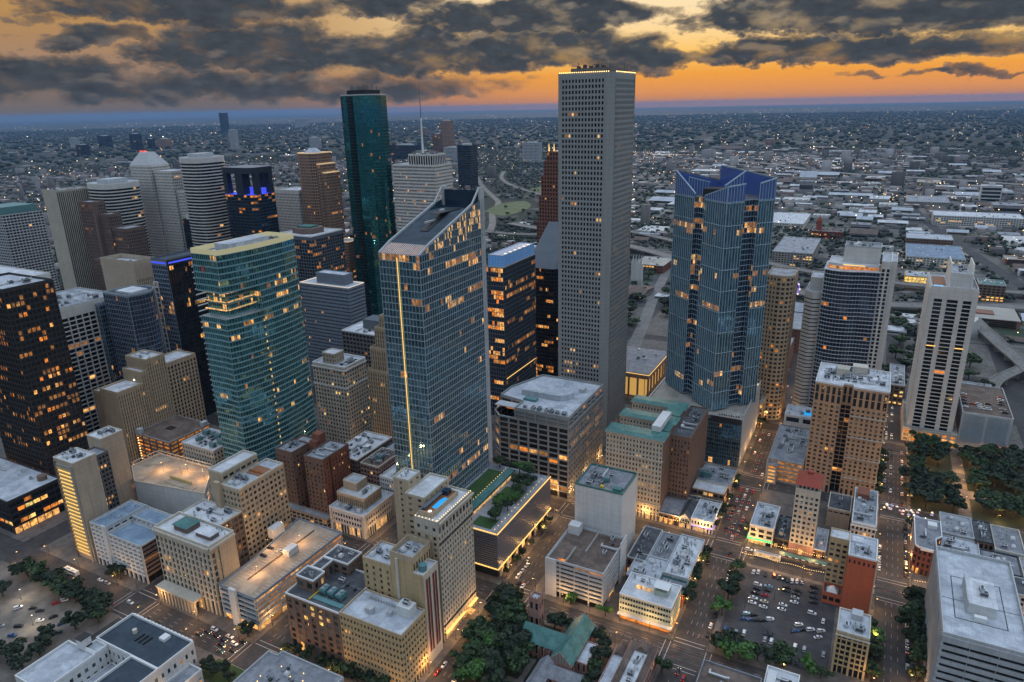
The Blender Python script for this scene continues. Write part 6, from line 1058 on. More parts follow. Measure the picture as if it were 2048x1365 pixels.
freeway('ramp_bridge', [(470, 930), (487, 800), (503, 710), (518, 640), (530, 560), (534, 500)], 15, 9, 'curved concrete ramp bridge at the right edge on slender piers'); freeway('ramp_bridge', [(518, 640), (490, 590), (481, 560)], 11, 8.8, 'short spur of the ramp bridge dropping toward the mesh garage')

# ================================================================== TREES
def tree_mats():
    for nm, c1, c2 in (('leaf_deep', (.004, .010, .005), (.026, .050, .016)), ('leaf_mid', (.007, .020, .006), (.045, .088, .022)), ('leaf_bright', (.028, .085, .012), (.070, .165, .028)), ('far_leaf', (.005, .014, .009), (.019, .040, .018))):
        m, g, b = new_mat(nm); r = rnd_socket(g); g.put(b.inputs['Base Color'], g.mix(r, (*c1, 1), (*c2, 1))); b.inputs['Roughness'].default_value = .65
    flat('bark', (.06, .045, .035), .9)
tree_mats()
def crown_mesh(seed, n, mat, flatness=.8):
    """leaf clumps spread through several overlapping lobes; unit crown about one metre in radius"""
    r = np.random.default_rng(seed); lobes = [(r.normal(0, .42), r.normal(0, .42), r.uniform(-.3, .5), r.uniform(.24, .52)) for _ in range(11)]; lob = np.array(lobes)
    k = r.integers(0, len(lob), n); d = r.normal(size=(n, 3)); d /= np.linalg.norm(d, axis=1)[:, None]; rad = r.uniform(.45, 1.18, n)**.7
    c = lob[k, :3]+d*(lob[k, 3]*rad)[:, None]; c[:, 2] *= flatness; keep = c[:, 2] > -.42*flatness; c, d = c[keep], d[keep]; n = len(c)
    nn = d+r.normal(0, .55, (n, 3)); nn /= np.linalg.norm(nn, axis=1)[:, None]; t = np.cross(nn, r.normal(size=(n, 3))); t /= np.linalg.norm(t, axis=1)[:, None]; b = np.cross(nn, t); s = r.uniform(.06, .17, n)[:, None]; e = r.uniform(.6, 1.3, (n, 1))
    m = MB(); m.quads(np.stack([c-t*s*e-b*s*.35, c-b*s*1.1+t*s*.2, c+t*s*e+b*s*.3, c+b*s-t*s*.25], 1)); return m.mesh('crown', [mat])
CROWNS = {k: [crown_mesh(10*i+j, 1500, k, (.72, .85, .95)[i % 3]) for i in range(6)] for j, k in enumerate(('leaf_deep', 'leaf_mid', 'leaf_bright'))}
def trunk_mesh():
    m = MB(); m.cyl(0, 0, 0, .62, .045, 7, 0, .03); r = random.Random(2)
    for k in range(5):
        a = k*1.3; c, s = math.cos(a), math.sin(a); b = np.array((0, 0, .34+.05*k)); t = np.array((c*.26, s*.26, .66+.03*k)); n = np.array((-s, c, 0))*.012; u = np.array((0, 0, .014))
        m.quad(b-n, b+n, t+n*.5, t-n*.5); m.quad(b-u, b+u, t+u*.5, t-u*.5)
    return m.mesh('trunk', ['bark'])
TRUNK = trunk_mesh()
ORD = ['first', 'second', 'third', 'fourth', 'fifth', 'sixth', 'seventh', 'eighth', 'ninth', 'tenth', 'eleventh', 'twelfth', 'thirteenth', 'fourteenth', 'fifteenth', 'sixteenth', 'seventeenth', 'eighteenth', 'nineteenth', 'twentieth'] + ['%s-%s' % (t, o) for t in ('twenty', 'thirty', 'forty') for o in ('first', 'second', 'third', 'fourth', 'fifth', 'sixth', 'seventh', 'eighth', 'ninth')]
TR = random.Random(17)
def tree(x, y, h, kind, label, group, z=.15, wide=1.0):
    t = thing('tree', label, 'tree', (x, y, z), group); rx = h*.50*wide*TR.uniform(.85, 1.15); rot = TR.uniform(0, 6.28)
    o = bpy.data.objects.new('trunk', TRUNK); COL.objects.link(o); o.parent = t; o.scale = (h, h, h); o.rotation_euler = (0, 0, rot)
    o = bpy.data.objects.new('crown', TR.choice(CROWNS[kind])); COL.objects.link(o); o.parent = t; o.location = (0, 0, h*.66); o.scale = (rx, rx*TR.uniform(.85, 1.1), h*.40); o.rotation_euler = (0, 0, rot)
def row(pts, h, kinds, phrase, group, z=.15, wide=1.0):
    for i, (x, y) in enumerate(pts): tree(x, y, h*TR.uniform(.82, 1.2), kinds[i % len(kinds)], f'{ORD[i]} {phrase}', group, z, wide)
DK, MD, BR = 'leaf_deep', 'leaf_mid', 'leaf_bright'
row([(-83, -14), (-78, -15.5), (-70, -14.5), (-60, -16), (-52, -15), (-43, -16.5), (-35, -15), (-27, -17), (-18, -15), (-10, -16.5), (-3, -17), (2, -22)], 10.5, [DK, DK, MD], 'dark tree from the left along the sandy car park street edge', 'trees round the sandy car park', wide=1.15)
row([(-5, -31), (-7, -46), (-3, -52), (-10, -58), (2, -63), (-73, -33), (-80, -45), (-20, -66)], 10, [DK], 'dark tree down the near side of the sandy car park', 'trees round the sandy car park', wide=1.1)
row([(-31, 9), (-23, 8.6)], 9, [DK], 'dark street tree against the white-gridded garage', 'kerb trees by the white-gridded garage')
row([(30, -13), (37, -13.5), (45, -13), (53, -13.4)], 6, [DK], 'small street tree from the left beside the courtyard building', 'small street trees by the courtyard building')
tree(87.5, 7.6, 9.5, DK, 'lone round dark tree at the corner of the lamp-lit garage', 'corner trees')
row([(88, -19), (93, -21), (99, -18), (104, -20)], 8, [DK], 'dark tree on the lawn right of the courtyard building', 'lawn trees by the courtyard building', .17)
row([(117, 8), (124, 8.6), (131, 8), (139, 8.5), (147, 8), (155, 8.7), (163, 8.2), (170, 9), (178, 8.4)], 7.5, [DK, DK, MD], 'dark tree from the left in the row below the brown and tan brick blocks', 'trees below the brick blocks')
row([(206, 76), (214, 80), (213, 68), (222, 72), (206, 60), (215, 57), (224, 60), (209, 48), (219, 47), (228, 52), (208, 37), (216, 35), (226, 38), (234, 50), (204, 86)], 13.5, [DK, MD, DK, DK, MD, BR], 'broad tree counted from the street crossing in the church garden', 'church garden trees', .17, 1.25)
row([(236, 87.5), (243, 88.5), (250, 92.5), (262, 88), (266, 84)], 8.5, [DK], 'dark tree in the strip between church and garage street', 'trees behind the church')
row([(267, 76), (268, 67), (269, 58), (268.5, 49), (270, 41), (262, 28)], 9.5, [DK, MD], 'tree in the gap between church and long hall', 'trees between church and hall')
row([(236, 109.3), (257.5, 108.9)], 8.5, [BR], 'lamp-lit bright green tree in front of the white-banded garage', 'lit trees before the garage')
row([(294.9, 139), (294.9, 149), (294.9, 158), (294.9, 168), (294.9, 178), (294.9, 187)], 9.5, [DK, MD, DK], 'street tree from the near end beside the mint office block', 'trees along the shop row', wide=.95)
row([(315.6, 138), (316, 154), (315.4, 180), (316.2, 165)], 10.5, [BR, DK, MD, DK], 'tree on the near kerb strip of the dark car park', 'trees at the car park kerb', wide=1.15)
row([(321, 112), (327, 111.5), (333, 112), (339, 112.4), (345, 112), (351, 112.5)], 9.5, [DK, DK, MD], 'dark tree from the left in the hedge of trees below the dark car park', 'trees below the dark car park', wide=1.2)
row([(324, 108.2), (333, 108.4)], 9, [BR], 'vivid green lamp-lit tree below the dark car park', 'lit trees below the dark car park', wide=1.15)
row([(363, 115.5), (369, 114)], 7.5, [BR, MD], 'green tree at the lower right corner of the dark car park', 'corner trees of the dark car park'); tree(297.5, 82, 9, MD, 'round tree beside the gable end of the long church hall', 'corner trees')
row([(389.8, 124), (389.6, 134), (389.9, 143), (389.7, 151), (389.9, 160)], 9.5, [MD, DK, MD, BR], 'street tree from the near end right of the tan corner office', 'street trees right of the corner office', wide=1.1)
row([(411.5, 192), (411.8, 182), (411.4, 172), (411.9, 162), (411.5, 152), (411.8, 142), (411.3, 132)], 12, [DK, DK, MD], 'large dark street tree from the far end beside the great pale slab', 'street trees by the pale slab', wide=1.0)
row([(294.7, 221), (294.8, 232), (294.8, 246), (294.7, 260), (294.8, 276), (294.8, 285)], 9, [DK, DK, MD], 'street tree from the near end beside the violet-lit corner', 'street trees by the violet corner', wide=.85); tree(315.4, 226, 8.5, MD, 'street tree in front of the green neon corner', 'corner trees'); tree(404.6+6, 277, 9, DK, 'street tree beside the gold-lit square by the red corner', 'corner trees')
row([(294.8, 398.5-3), (294.7, 420), (294.9, 432), (294.6, 446), (294.8, 458), (294.7, 470), (294.8, 484)], 9.5, [DK], 'dark street tree up the long street beyond the glass podium', 'trees up the long street', wide=.9)
row([(389.9, 312), (389.8, 322), (389.9, 332), (389.8, 342), (389.9, 352), (389.8, 366), (389.9, 378)], 9, [MD, DK], 'street tree from the near end beside the brick apartment tower', 'street trees by the brick apartments', wide=.85)
pk = []; PR = random.Random(31)
while len(pk) < 46:
    x, y = PR.uniform(413, 489), PR.uniform(309, 416)
    if 438 < x < 450 or (450 < x < 488 and 337 < y < 351) or (x < 440 and 350 < y < 360): continue
    if all(math.hypot(x-a, y-b) > 7.5 for a, b in pk): pk.append((x, y))
pk.sort(key=lambda p: p[1]); row(pk[:46], 12, [DK, DK, MD, DK, MD], 'tree counted from the street party in the dark square at right', 'trees of the dark square', .18, 1.25)
row([(180, 126.5), (183, 134), (183, 144), (180, 153), (182, 162), (180, 170), (175, 137), (174, 166), (182, 120), (160, 181), (168, 180), (152, 181), (176, 177)], 8, [MD, DK, BR, MD], 'garden tree from the near end on the louvred podium roof', 'roof garden trees', 33.6, 1.1)
row([(191, 116), (191.2, 128), (191, 138), (191.2, 150), (191, 168), (191.2, 180)], 6.5, [DK, MD], 'small street tree from the near end beside the louvred podium', 'podium street trees', wide=.8)
row([(98, 640), (84, 655), (78, 690), (70, 720), (92, 612), (66, 760), (60, 800), (96, 580), (130, 700), (112, 740), (100, 800), (92, 850), (40, 900), (20, 890), (2, 930), (-10, 915)], 14, [MD, DK], 'round tree along the pale street seen between the granite and crowned towers', 'trees by the pale back street', -.8, 1.4)
row([(392, 520), (398, 540), (404, 560), (396, 580), (410, 600), (424, 620), (400, 640), (418, 660), (436, 640), (404, 690), (424, 700), (440, 690), (452, 720), (420, 740), (400, 760), (440, 760), (460, 680), (466, 600), (470, 640), (474, 560)], 15, [MD, DK, MD], 'bayou-side tree counted from the near end between the two pale right-hand towers', 'bayou bank trees', -.8, 1.3)

# ================================================================== LAMPS
LAMP_W = 1700.0
flat('pole_metal', (.05, .05, .055), .5, .6)
def lamp_meshes():
    p = MB(); p.cyl(0, 0, 0, 8.2, .12, 6, 0, .07); p.cyl(0, 0, 0, .7, .24, 6); a = MB(); a.box(-.05, 1.7, -.05, .05, 8.0, 8.12); h = MB(); h.box(1.25, 2.05, -.2, .2, 7.86, 8.0); h2 = MB(); h2.box(1.3, 2.0, -.22, .22, 7.66, 7.85)
    return p.mesh('pole', ['pole_metal']), a.mesh('arm', ['pole_metal']), h.mesh('head', ['pole_metal']), h2.mesh('lens', ['lamp_glow']), h2.mesh('lens', ['lamp_white'])
LM = lamp_meshes(); LIGHTD = {}
def lamp(x, y, rot, label, group, z=.15, power=1.0, white=False, sc=1.0):
    t = thing('street_lamp', label, 'street lamp', (x, y, z), group); t.rotation_euler = (0, 0, rot); t.scale = (sc, sc, sc)
    for nm, me in (('pole', LM[0]), ('arm', LM[1]), ('head', LM[2]), ('lens', LM[4 if white else 3])):
        o = bpy.data.objects.new(nm, me); COL.objects.link(o); o.parent = hd if nm == 'lens' else t
        if nm == 'head': hd = o
    k = (round(power, 2), white)
    if k not in LIGHTD:
        l = bpy.data.lights.new('lamp_light', 'POINT'); l.energy = LAMP_W*power; l.color = (1.0, .80, .55) if white else (1.0, .52, .18); l.shadow_soft_size = .5; LIGHTD[k] = l
    o = bpy.data.objects.new('lamp_light', LIGHTD[k]); COL.objects.link(o); o.parent = t; o.location = (1.55, 0, 7.3)
def lamp_row(pts, rot, phrase, group, **k):
    for i, (x, y) in enumerate(pts): lamp(x, y, rot, f'{ORD[i]} {phrase}', group, **k)
PI = math.pi
lamp_row([(191.6, y) for y in (30, 56, 80, 118, 142, 165, 186, 216, 245, 275)], 0, 'lit lamp from near end, left kerb of the pool hotel street', 'lamps on the podium street left kerb', power=1.3)
lamp_row([(212.4, y) for y in (24, 92, 112, 140, 170, 222, 250)], PI, 'lit lamp from near end, right kerb of the pool hotel street', 'lamps on the podium street right kerb')
lamp_row([(x, 108.5) for x in (118, 150, 232, 248, 266, 283, 330, 352)], -PI/2, 'lit lamp from left before the louvred podium and mint office', 'lamps along the church street far kerb')
lamp_row([(x, 89.5) for x in (30, 60, 86, 120, 150, 176, 240, 270, 320, 356)], PI/2, 'lit lamp from the left on the church side kerb', 'lamps along the church street near kerb', power=.8)
lamp_row([(x, 212.4) for x in (20, 60, 90, 120, 150, 180, 226, 248, 270, 288, 320, 338, 356, 374, 420, 446, 470)], -PI/2, 'lit lamp from the left on the far kerb of the rail street', 'lamps on the rail street far kerb', power=1.1)
lamp_row([(x, 192) for x in (60, 90, 222, 244, 270, 290, 318, 336, 352, 370, 416, 440)], PI/2, 'lit lamp from the left on the near kerb of the rail street', 'lamps on the rail street near kerb', power=.9)
lamp_row([(295.2, y) for y in (112, 134, 154, 173, 226, 252, 280, 312, 338, 362, 388, 415, 445, 475, 520, 560)], 0, 'lit lamp from the near end on the left kerb of the long street', 'lamps on the long street left kerb', power=.9)
lamp_row([(314.8, y) for y in (120, 170, 220, 250, 280, 310, 350, 385, 420, 460, 500, 560, 600)], PI, 'lit lamp from the near end on the right kerb of the long street', 'lamps on the long street right kerb', power=.9)
lamp_row([(390.2, y) for y in (116, 150, 180, 222, 250, 282, 320, 360, 392, 420, 470)], 0, 'lit lamp from near end, left kerb of the right-hand street', 'lamps on the right-hand street left kerb', power=.9)
lamp_row([(409.8, y) for y in (126, 166, 214, 236, 256, 280, 310, 345, 380, 412, 450)], PI, 'lit lamp from near end, right kerb of the right-hand street', 'lamps on the right-hand street right kerb', power=.9)
lamp_row([(x, 4.4) for x in (-90, -58, -20, 20, 52, 84, 118, 150, 184)], -PI/2, 'lit lamp from the left along the near street below the garages', 'lamps on the near street far kerb', power=.9)
lamp_row([(x, -10.6) for x in (-100, -70, -40, 20, 60, 90, 116)], PI/2, 'lit lamp from the left along the car park side of the near street', 'lamps on the near street car park kerb', power=.6)
lamp_row([(93.2, y) for y in (-40, 20, 50, 78, 116, 150, 182)], 0, 'lit lamp from the near end beside the lamp-lit garage', 'lamps beside the lamp-lit garage', power=.9); lamp_row([(14.5, y) for y in (20, 45, 70, 118, 150)], PI, 'lit lamp from the near end beside the green-hatted office', 'lamps beside the green-hatted office', power=.8)
lamp_row([(-60, -30), (-30, -40), (-75, -50)], 0, 'tall white lamp standing in the sandy car park', 'car park lamps', power=1.1, white=True)
lamp_row([(420, 320), (432, 340), (444, 330), (452, 344), (470, 344), (484, 344), (444, 356), (444, 380), (430, 400), (456, 404), (474, 396), (480, 318), (462, 312), (420, 374)], 0, 'glowing lamp counted from the street party in the dark square', 'lamps of the dark square', power=1.3, sc=.7)
lamp_row([(74, 30), (74, 46), (74, 64), (60, 52)], 0, 'deck lamp from the near end on the roof of the lamp-lit garage', 'lamps on the garage roof deck', z=21.45, power=1.0, sc=.75); lamp_row([(-48, 84), (-28, 82), (-66, 78)], PI, 'deck lamp on the broad beige garage roof', 'lamps on the beige garage roof', z=31, power=1.4, sc=.8)
lamp_row([(352, 140), (340, 165), (326, 150)], 0, 'white lamp standing in the dark car park', 'dark car park lamps', power=.25, white=True)
# the rail stop, light strings over the rail street
r = thing('rail_stop', 'rail stop with a long green canopy and lit benches in the rail street', 'rail stop', (351, 207.5, 0)); MB().box(336, 366, 206.2, 209.4, .02, .35).build('platform', 'pavement', r); MB().box(336.5, 365.5, 206.0, 209.2, 3.6, 3.85).build('canopy', 'roof_copper', r)
for k in range(8): MB().box(337.5+k*3.9, 337.7+k*3.9, 207.5, 207.7, .35, 3.6).build('canopy_post', 'pole_metal', r); MB().box(338.2+k*3.9, 340.0+k*3.9, 206.6, 207.0, 2.9, 3.3).build('sign_light', 'strip_white', r)
def light_string(x0, x1, y, z, lb):
    r = thing('light_string', lb, 'string lights', ((x0+x1)/2, y, 0)); m = MB()
    for x in np.arange(x0, x1, 1.3): m.box(x, x+.4, y-.1, y+.1, z-.1+.35*math.sin(x*.35), z+.1+.35*math.sin(x*.35))
    m.build('bulbs', 'bulb_gold', r, kind='stuff')
    for x in np.arange(x0, x1+1, 22): MB().box(x-.08, x+.08, y-.08, y+.08, .1, z+.5).build('post', 'pole_metal', r)
light_string(220, 296, 211.6, 6, 'golden light string over the far side of the rail street before the old hotel'); light_string(316, 391, 211.6, 5.6, 'golden light string over the rail street before the slim tower'); light_string(316, 391, 195, 5.6, 'golden light string over the near side of the rail street by the car park'); light_string(411, 494, 195.5, 5.6, 'golden light string over the rail street beside the great pale slab'); light_string(411, 436, 211.4, 5.2, 'golden light string below the red corner building')
r = thing('tram', 'light rail tram sliding past the rail stop with lit windows', 'tram', (351, 204, 0)); MB().box(322, 338, 202.6, 205.2, .5, 3.5).build('body', 'white_trim', r); MB().box(322.4, 337.6, 202.5, 205.3, 1.5, 2.8).build('windows', 'lit_warm', r); MB().box(323, 337, 202.9, 204.9, .1, .5).build('bogies', 'black_trim', r); MB().box(323, 337, 203.2, 204.6, 3.5, 3.8).build('roof_gear', 'metal_grey', r)
# street party lights at the square's corner
SP = random.Random(12)
for i in range(26):
    c = ['strip_violet', 'strip_blue', 'lamp_glow', 'strip_white', 'red_sign', 'lamp_white'][i % 6]; x, y = SP.uniform(394, 424), SP.uniform(292, 303)
    r = thing('party_tent', f'{ORD[i]} small lit stall at the street party by the dark square', 'stall', (x, y, 0), 'street party stalls'); MB().box(x-.9, x+.9, y-.9, y+.9, 2.0, 2.15).build('awning', 'white_trim', r); MB().box(x-.25, x+.25, y-.25, y+.25, 2.2, 2.7).build('party_light', c, r); MB().box(x-.85, x-.78, y-.85, y-.78, .02, 2.0).box(x+.78, x+.85, y+.78, y+.85, .02, 2.0).build('post', 'metal_grey', r)

# ================================================================== VEHICLES
CARC = dict(w=(.70, .71, .72), d=(.018, .02, .024), r=(.36, .03, .03), b=(.04, .10, .24), s=(.36, .38, .40), l=(.26, .42, .52), c=(.60, .55, .44), g=(.10, .20, .14))
CNAME = dict(w='white', d='black', r='red', b='blue', s='silver', l='pale blue', c='cream', g='dark green')
for k, c in CARC.items(): flat('paint_'+k, c, .28, .1)
flat('tyre', (.015, .015, .015), .9); glass('car_glass', (.012, .015, .018), (.02, .024, .028), .06, 1.6)
CARM = {}
def car_meshes():
    def loft(secs, mi=0):                       # cross-sections (x, half width, z0, z1, shoulder)
        m = MB(); rings = []
        for (x, w, z0, z1, ws) in secs: rings.append([(x, -w, z0), (x, -w, z0+(z1-z0)*.55), (x, -ws, z1), (x, ws, z1), (x, w, z0+(z1-z0)*.55), (x, w, z0)])
        for a, b in zip(rings[:-1], rings[1:]):
            for i in range(6): m.quad(a[i], b[i], b[(i+1) % 6], a[(i+1) % 6], mi)
        m.ngon(rings[0], mi); m.ngon(rings[-1][::-1], mi); return m
    sedan = [(-2.3, .72, .42, .78, .6), (-2.15, .86, .3, .95, .72), (-1.2, .9, .26, 1.0, .8), (.9, .9, .26, 1.0, .8), (1.9, .86, .28, .88, .72), (2.3, .70, .38, .70, .6)]
    suv = [(-2.35, .80, .45, 1.0, .7), (-2.25, .93, .34, 1.12, .82), (-1.2, .95, .3, 1.15, .86), (1.0, .95, .3, 1.15, .86), (2.1, .92, .34, 1.05, .8), (2.4, .78, .42, .85, .66)]
    gs = [(-1.75, .78, .97, 1.02, .74), (-1.15, .74, 1.0, 1.42, .60), (.25, .74, 1.0, 1.44, .60), (1.05, .78, .97, 1.02, .74)]; gv = [(-2.25, .84, 1.1, 1.16, .8), (-2.0, .82, 1.12, 1.68, .68), (.45, .82, 1.12, 1.72, .68), (1.15, .84, 1.1, 1.16, .8)]
    def roofp(x0, x1, z, w): m = MB(); m.box(x0, x1, -w, w, z, z+.05); return m
    for nm, body, gl, rp in (('sedan', sedan, gs, (-1.1, .2, 1.43, .62)), ('suv', suv, gv, (-1.95, .42, 1.70, .7))):
        for k in CARC: CARM[nm, 'body', k] = loft(body).mesh('body', ['paint_'+k]); CARM[nm, 'roof', k] = roofp(*rp).mesh('roof', ['paint_'+k])
        CARM[nm, 'glass'] = loft(gl).mesh('windows', ['car_glass'])
    w = MB(); n = 10
    for t in range(n):
        a, b = t*2*PI/n, (t+1)*2*PI/n; w.quad((.33*math.cos(a), -.1, .33*math.sin(a)), (.33*math.cos(b), -.1, .33*math.sin(b)), (.33*math.cos(b), .1, .33*math.sin(b)), (.33*math.cos(a), .1, .33*math.sin(a)))
    for y in (-.1, .1): w.ngon([(.33*math.cos(t*2*PI/n), y, .33*math.sin(t*2*PI/n)) for t in range(n)])
    CARM['wheel'] = w.mesh('wheel', ['tyre']); CARM['tail'] = [MB().box(-2.36, -2.2, a, a+.37, .66, .86).mesh('tail_light', ['tail_red']) for a in (-.82, .45)]; CARM['head'] = [MB().box(2.15, 2.36, a, a+.34, .56, .72).mesh('headlight', ['head_white']) for a in (-.76, .42)]
car_meshes(); CR = random.Random(41)
def car(x, y, rot, c, label, group, z=0.0, lights=False, wheels=True):
    ty = CR.choice(('sedan', 'sedan', 'suv')); t = thing('car', label.replace('CAR', f"{CNAME[c]} {'car' if ty == 'sedan' else 'SUV'}"), 'car', (x, y, z), group); t.rotation_euler = (0, 0, rot+CR.uniform(-.04, .04))
    parts = [('body', CARM[ty, 'body', c]), ('windows', CARM[ty, 'glass']), ('roof', CARM[ty, 'roof', c])]+([('tail_light', q) for q in CARM['tail']]+[('headlight', q) for q in CARM['head']] if lights else [])
    for nm, me in parts:
        o = bpy.data.objects.new(nm, me); COL.objects.link(o); o.parent = bd if nm in ('tail_light', 'headlight') else t
        if nm == 'body': bd = o
    if wheels:
        for wx in (-1.4, 1.4):
            for wy in (-.8, .8): o = bpy.data.objects.new('wheel', CARM['wheel']); COL.objects.link(o); o.parent = t; o.location = (wx, wy, .33)
LOT = [(325, 185, 'w'), (327.6, 186.2, 'w'), (332, 185.4, 'd'), (336.7, 187.1, 'r'), (339.4, 186, 'd'), (342, 186.5, 'd'), (344.4, 185.8, 'd'), (347, 185.9, 'w'), (349.6, 187, 'w'), (352.2, 187.6, 'b')]
g_ = 'cars in the dark car park'
for i, (x, y, c) in enumerate(LOT): car(x, y, PI/2, c, f'CAR, {ORD[i]} from left in the parking row by the rail street', g_, .17)
rowB = [(329.2, 173.7, 'w'), (329.6, 169.6, 'd'), (329.3, 165.4, 'd'), (329.2, 160.5, 'w'), (329.1, 156, 'w')]; rowB2 = [(335.2, 174.8, 'l'), (335.1, 170.8, 'd'), (334.6, 165.6, 'r'), (335, 159.8, 'c'), (335.2, 154.9, 'w')]
for i, (x, y, c) in enumerate(rowB): car(x, y, 0, c, f'CAR, {ORD[i]} from the far end, left file of middle parking island', g_, .17)
for i, (x, y, c) in enumerate(rowB2): car(x, y, PI, c, f'CAR, {ORD[i]} from the far end, right file of middle parking island', g_, .17)
rowC = [(345, 178.6, 'd'), (345, 175, 'd'), (350.8, 178.2, 'd'), (350.6, 174.6, 'd'), (350.4, 166.6, 'w'), (345.1, 161.4, 'w'), (344.8, 157.2, 'w'), (350.5, 170.8, 's')]
for i, (x, y, c) in enumerate(rowC): car(x, y, 0 if i % 2 else PI, c, f'CAR, {ORD[i]} from the far end in the second parking island', g_, .17)
for i, (x, y, c) in enumerate([(327.8, 144.8, 'l'), (327.3, 140.1, 'b'), (331.0, 141.0, 'b'), (334.0, 142.2, 'd'), (336.8, 143.2, 'd'), (340.2, 145.9, 'w'), (331.5, 145.6, 'd')]): car(x, y, .55, c, f'CAR, {ORD[i]} from the left in the slanted row at mid car park', g_, .17)
for i, (x, y, c) in enumerate([(319.8, 127.3, 'b'), (322.6, 127.6, 'd'), (325.4, 127.2, 's'), (329.4, 128.7, 'w'), (339.6, 134.2, 'd'), (342.4, 133.6, 'd'), (340.2, 128.6, 's'), (343.4, 128.6, 'w')]): car(x, y, PI/2, c, f'CAR, {ORD[i]} from the left in the row nearest the tree hedge', g_, .17)
for i, (x, y, c) in enumerate([(359.3, 185.5, 'd'), (359.3, 180.6, 'd'), (359.9, 175.8, 'd'), (360.2, 171.2, 'd'), (360.4, 161.2, 'w')]): car(x, y, 0, c, f'CAR, {ORD[i]} from the far end along the right edge of the car park', g_, .17)
for i, (x, y, c) in enumerate([(366.6, 157.1, 'w'), (355, 148.2, 'w'), (353.9, 142.4, 'b'), (357.6, 145.2, 'd'), (361, 146.9, 'w'), (366.1, 148.2, 'w'), (365.3, 142.6, 'w'), (355.1, 129.9, 'w'), (359.6, 130, 's'), (368.9, 130.6, 's'), (357.2, 119.2, 'd'), (354.4, 119.2, 'd')]): car(x, y, (.6 if 1 <= i < 7 else PI/2), c, f'CAR, {ORD[i]} from the orange wall in the loose right car park', g_, .17)
for i, (x, y, c) in enumerate([(197.5, 118.4, 'w'), (197.3, 124.2, 'w'), (197.4, 130.5, 'w'), (201.2, 111.4, 'd'), (204.1, 111.5, 'w'), (195.4, 63.6, 'w'), (198, 54.7, 'd'), (195.8, 37.6, 'w'), (195.4, 31.6, 'r'), (206, 31.4, 'w'), (195.6, 136.4, 's'), (207.5, 146, 'd')]): car(x, y, -PI/2, c, f'CAR, {ORD[i]} in the street past the louvred podium', 'cars on the podium street', lights=i in (3, 4, 5))
for i, (x, y, c) in enumerate([(61.6, -3.2, 'd'), (64.4, .2, 'd'), (66.3, 3.2, 'w'), (71.2, .2, 'd'), (78.5, 3.0, 'w'), (77.6, -.4, 'd'), (79.5, -3.6, 'd'), (85.4, .1, 'w'), (88.2, 3.1, 'd'), (88.6, -3.8, 'd'), (83, -7, 'g')]): car(x, y, 0, c, f'CAR, {ORD[i]} from left waiting at the crossing below the garages', 'cars waiting on the near street', lights=True)
for i, (x, y, c) in enumerate([(-53.1, -35.4, 'w'), (-44.9, -31.9, 'd'), (-38.6, -31.5, 'd'), (-30.1, -36, 'w'), (-26.2, -31, 'd'), (-36.7, -23.1, 'r'), (-34.9, -19.2, 'w'), (-16.2, -32.2, 'b'), (-11, -37.6, 'd'), (-36.2, -44.5, 'd'), (-31.4, -50.4, 'b'), (-46.2, -48.9, 's')]): car(x, y, CR.uniform(.4, 1.2), c, f'CAR, {ORD[i]} scattered in the sandy car park', 'cars in the sandy car park', .17)
for i, (x, y, c) in enumerate([(-33.6, 2.4, 'w'), (-26.8, 2.4, 's'), (2.6, -3, 'w')]): car(x, y, 0, c, f'CAR, {ORD[i]} from left on the street below the white-gridded garage', 'cars below the gridded garage', lights=i == 2)
r = thing('bus', 'white city bus on the near street below the beige slab tower', 'bus', (-57, -1, 0)); MB().box(-63, -51, -2.3, .3, .4, 3.2).build('body', 'white_trim', r); MB().box(-62.8, -51.2, -2.36, .36, 1.5, 2.6).build('windows', 'glass_dark', r); MB().box(-61, -58, -1.6, -.4, 3.2, 3.5).box(-56, -53.5, -1.6, -.4, 3.2, 3.5).build('roof_units', 'metal_light', r)
for wx in (-61, -53.4):
    for wy in (-2.2, .2): o = bpy.data.objects.new('wheel', CARM['wheel']); COL.objects.link(o); o.parent = r; o.location = (wx+57, wy+1, .45); o.scale = (1.4, 1.2, 1.4)
for i, (x, y, c) in enumerate([(308.3, 197.1, 'd'), (318.2, 207.3, 'w'), (306.1, 216.5, 's'), (304.7, 86.2, 'd'), (308.2, 83.2, 'r'), (312.2, 177.8, 'w'), (312.3, 171.5, 'w'), (312.3, 136.2, 'd'), (312.1, 126.5, 'w'), (312.2, 119.2, 'd'), (298, 182.6, 'd')]): car(x, y, 0 if i == 1 else PI/2, c, f'CAR, {ORD[i]} round the rail street crossing and its long street', 'cars near the rail crossing', lights=i < 5, z=0)
k = 0
for y in np.arange(224, 288, 8.2):              # red tail lights queue up the long street
    for x in (300.2, 304.2, 308.4):
        if CR.random() < .88: car(x, y+CR.uniform(-1, 1), PI/2, CR.choice('wdddsdr'), f'CAR, {ORD[min(k, 45)]} from the rear of the long street tail-light queue', 'queue on the long street', lights=True); k += 1
k = 0
for y in list(np.arange(312, 392, 15))+list(np.arange(412, 560, 13)):
    for x in (299.5, 304.5, 310.5):
        if CR.random() < .45: car(x, y+CR.uniform(-3, 3), PI/2, CR.choice('wddsd'), f'CAR, {ORD[min(k, 45)]} from near end, far reach of the long street', 'cars in the far long street', lights=True, wheels=False); k += 1
k = 0
for y in np.arange(308, 500, 8):
    for x, ro in ((394, -PI/2), (398, -PI/2), (405.5, PI/2)):
        if CR.random() < .5: car(x, y+CR.uniform(-2, 2), ro, CR.choice('wwddsd'), f'CAR, {ORD[min(k, 45)]} from near end, far reach of the right-hand street', 'cars in the far right-hand street', lights=True, wheels=False); k += 1
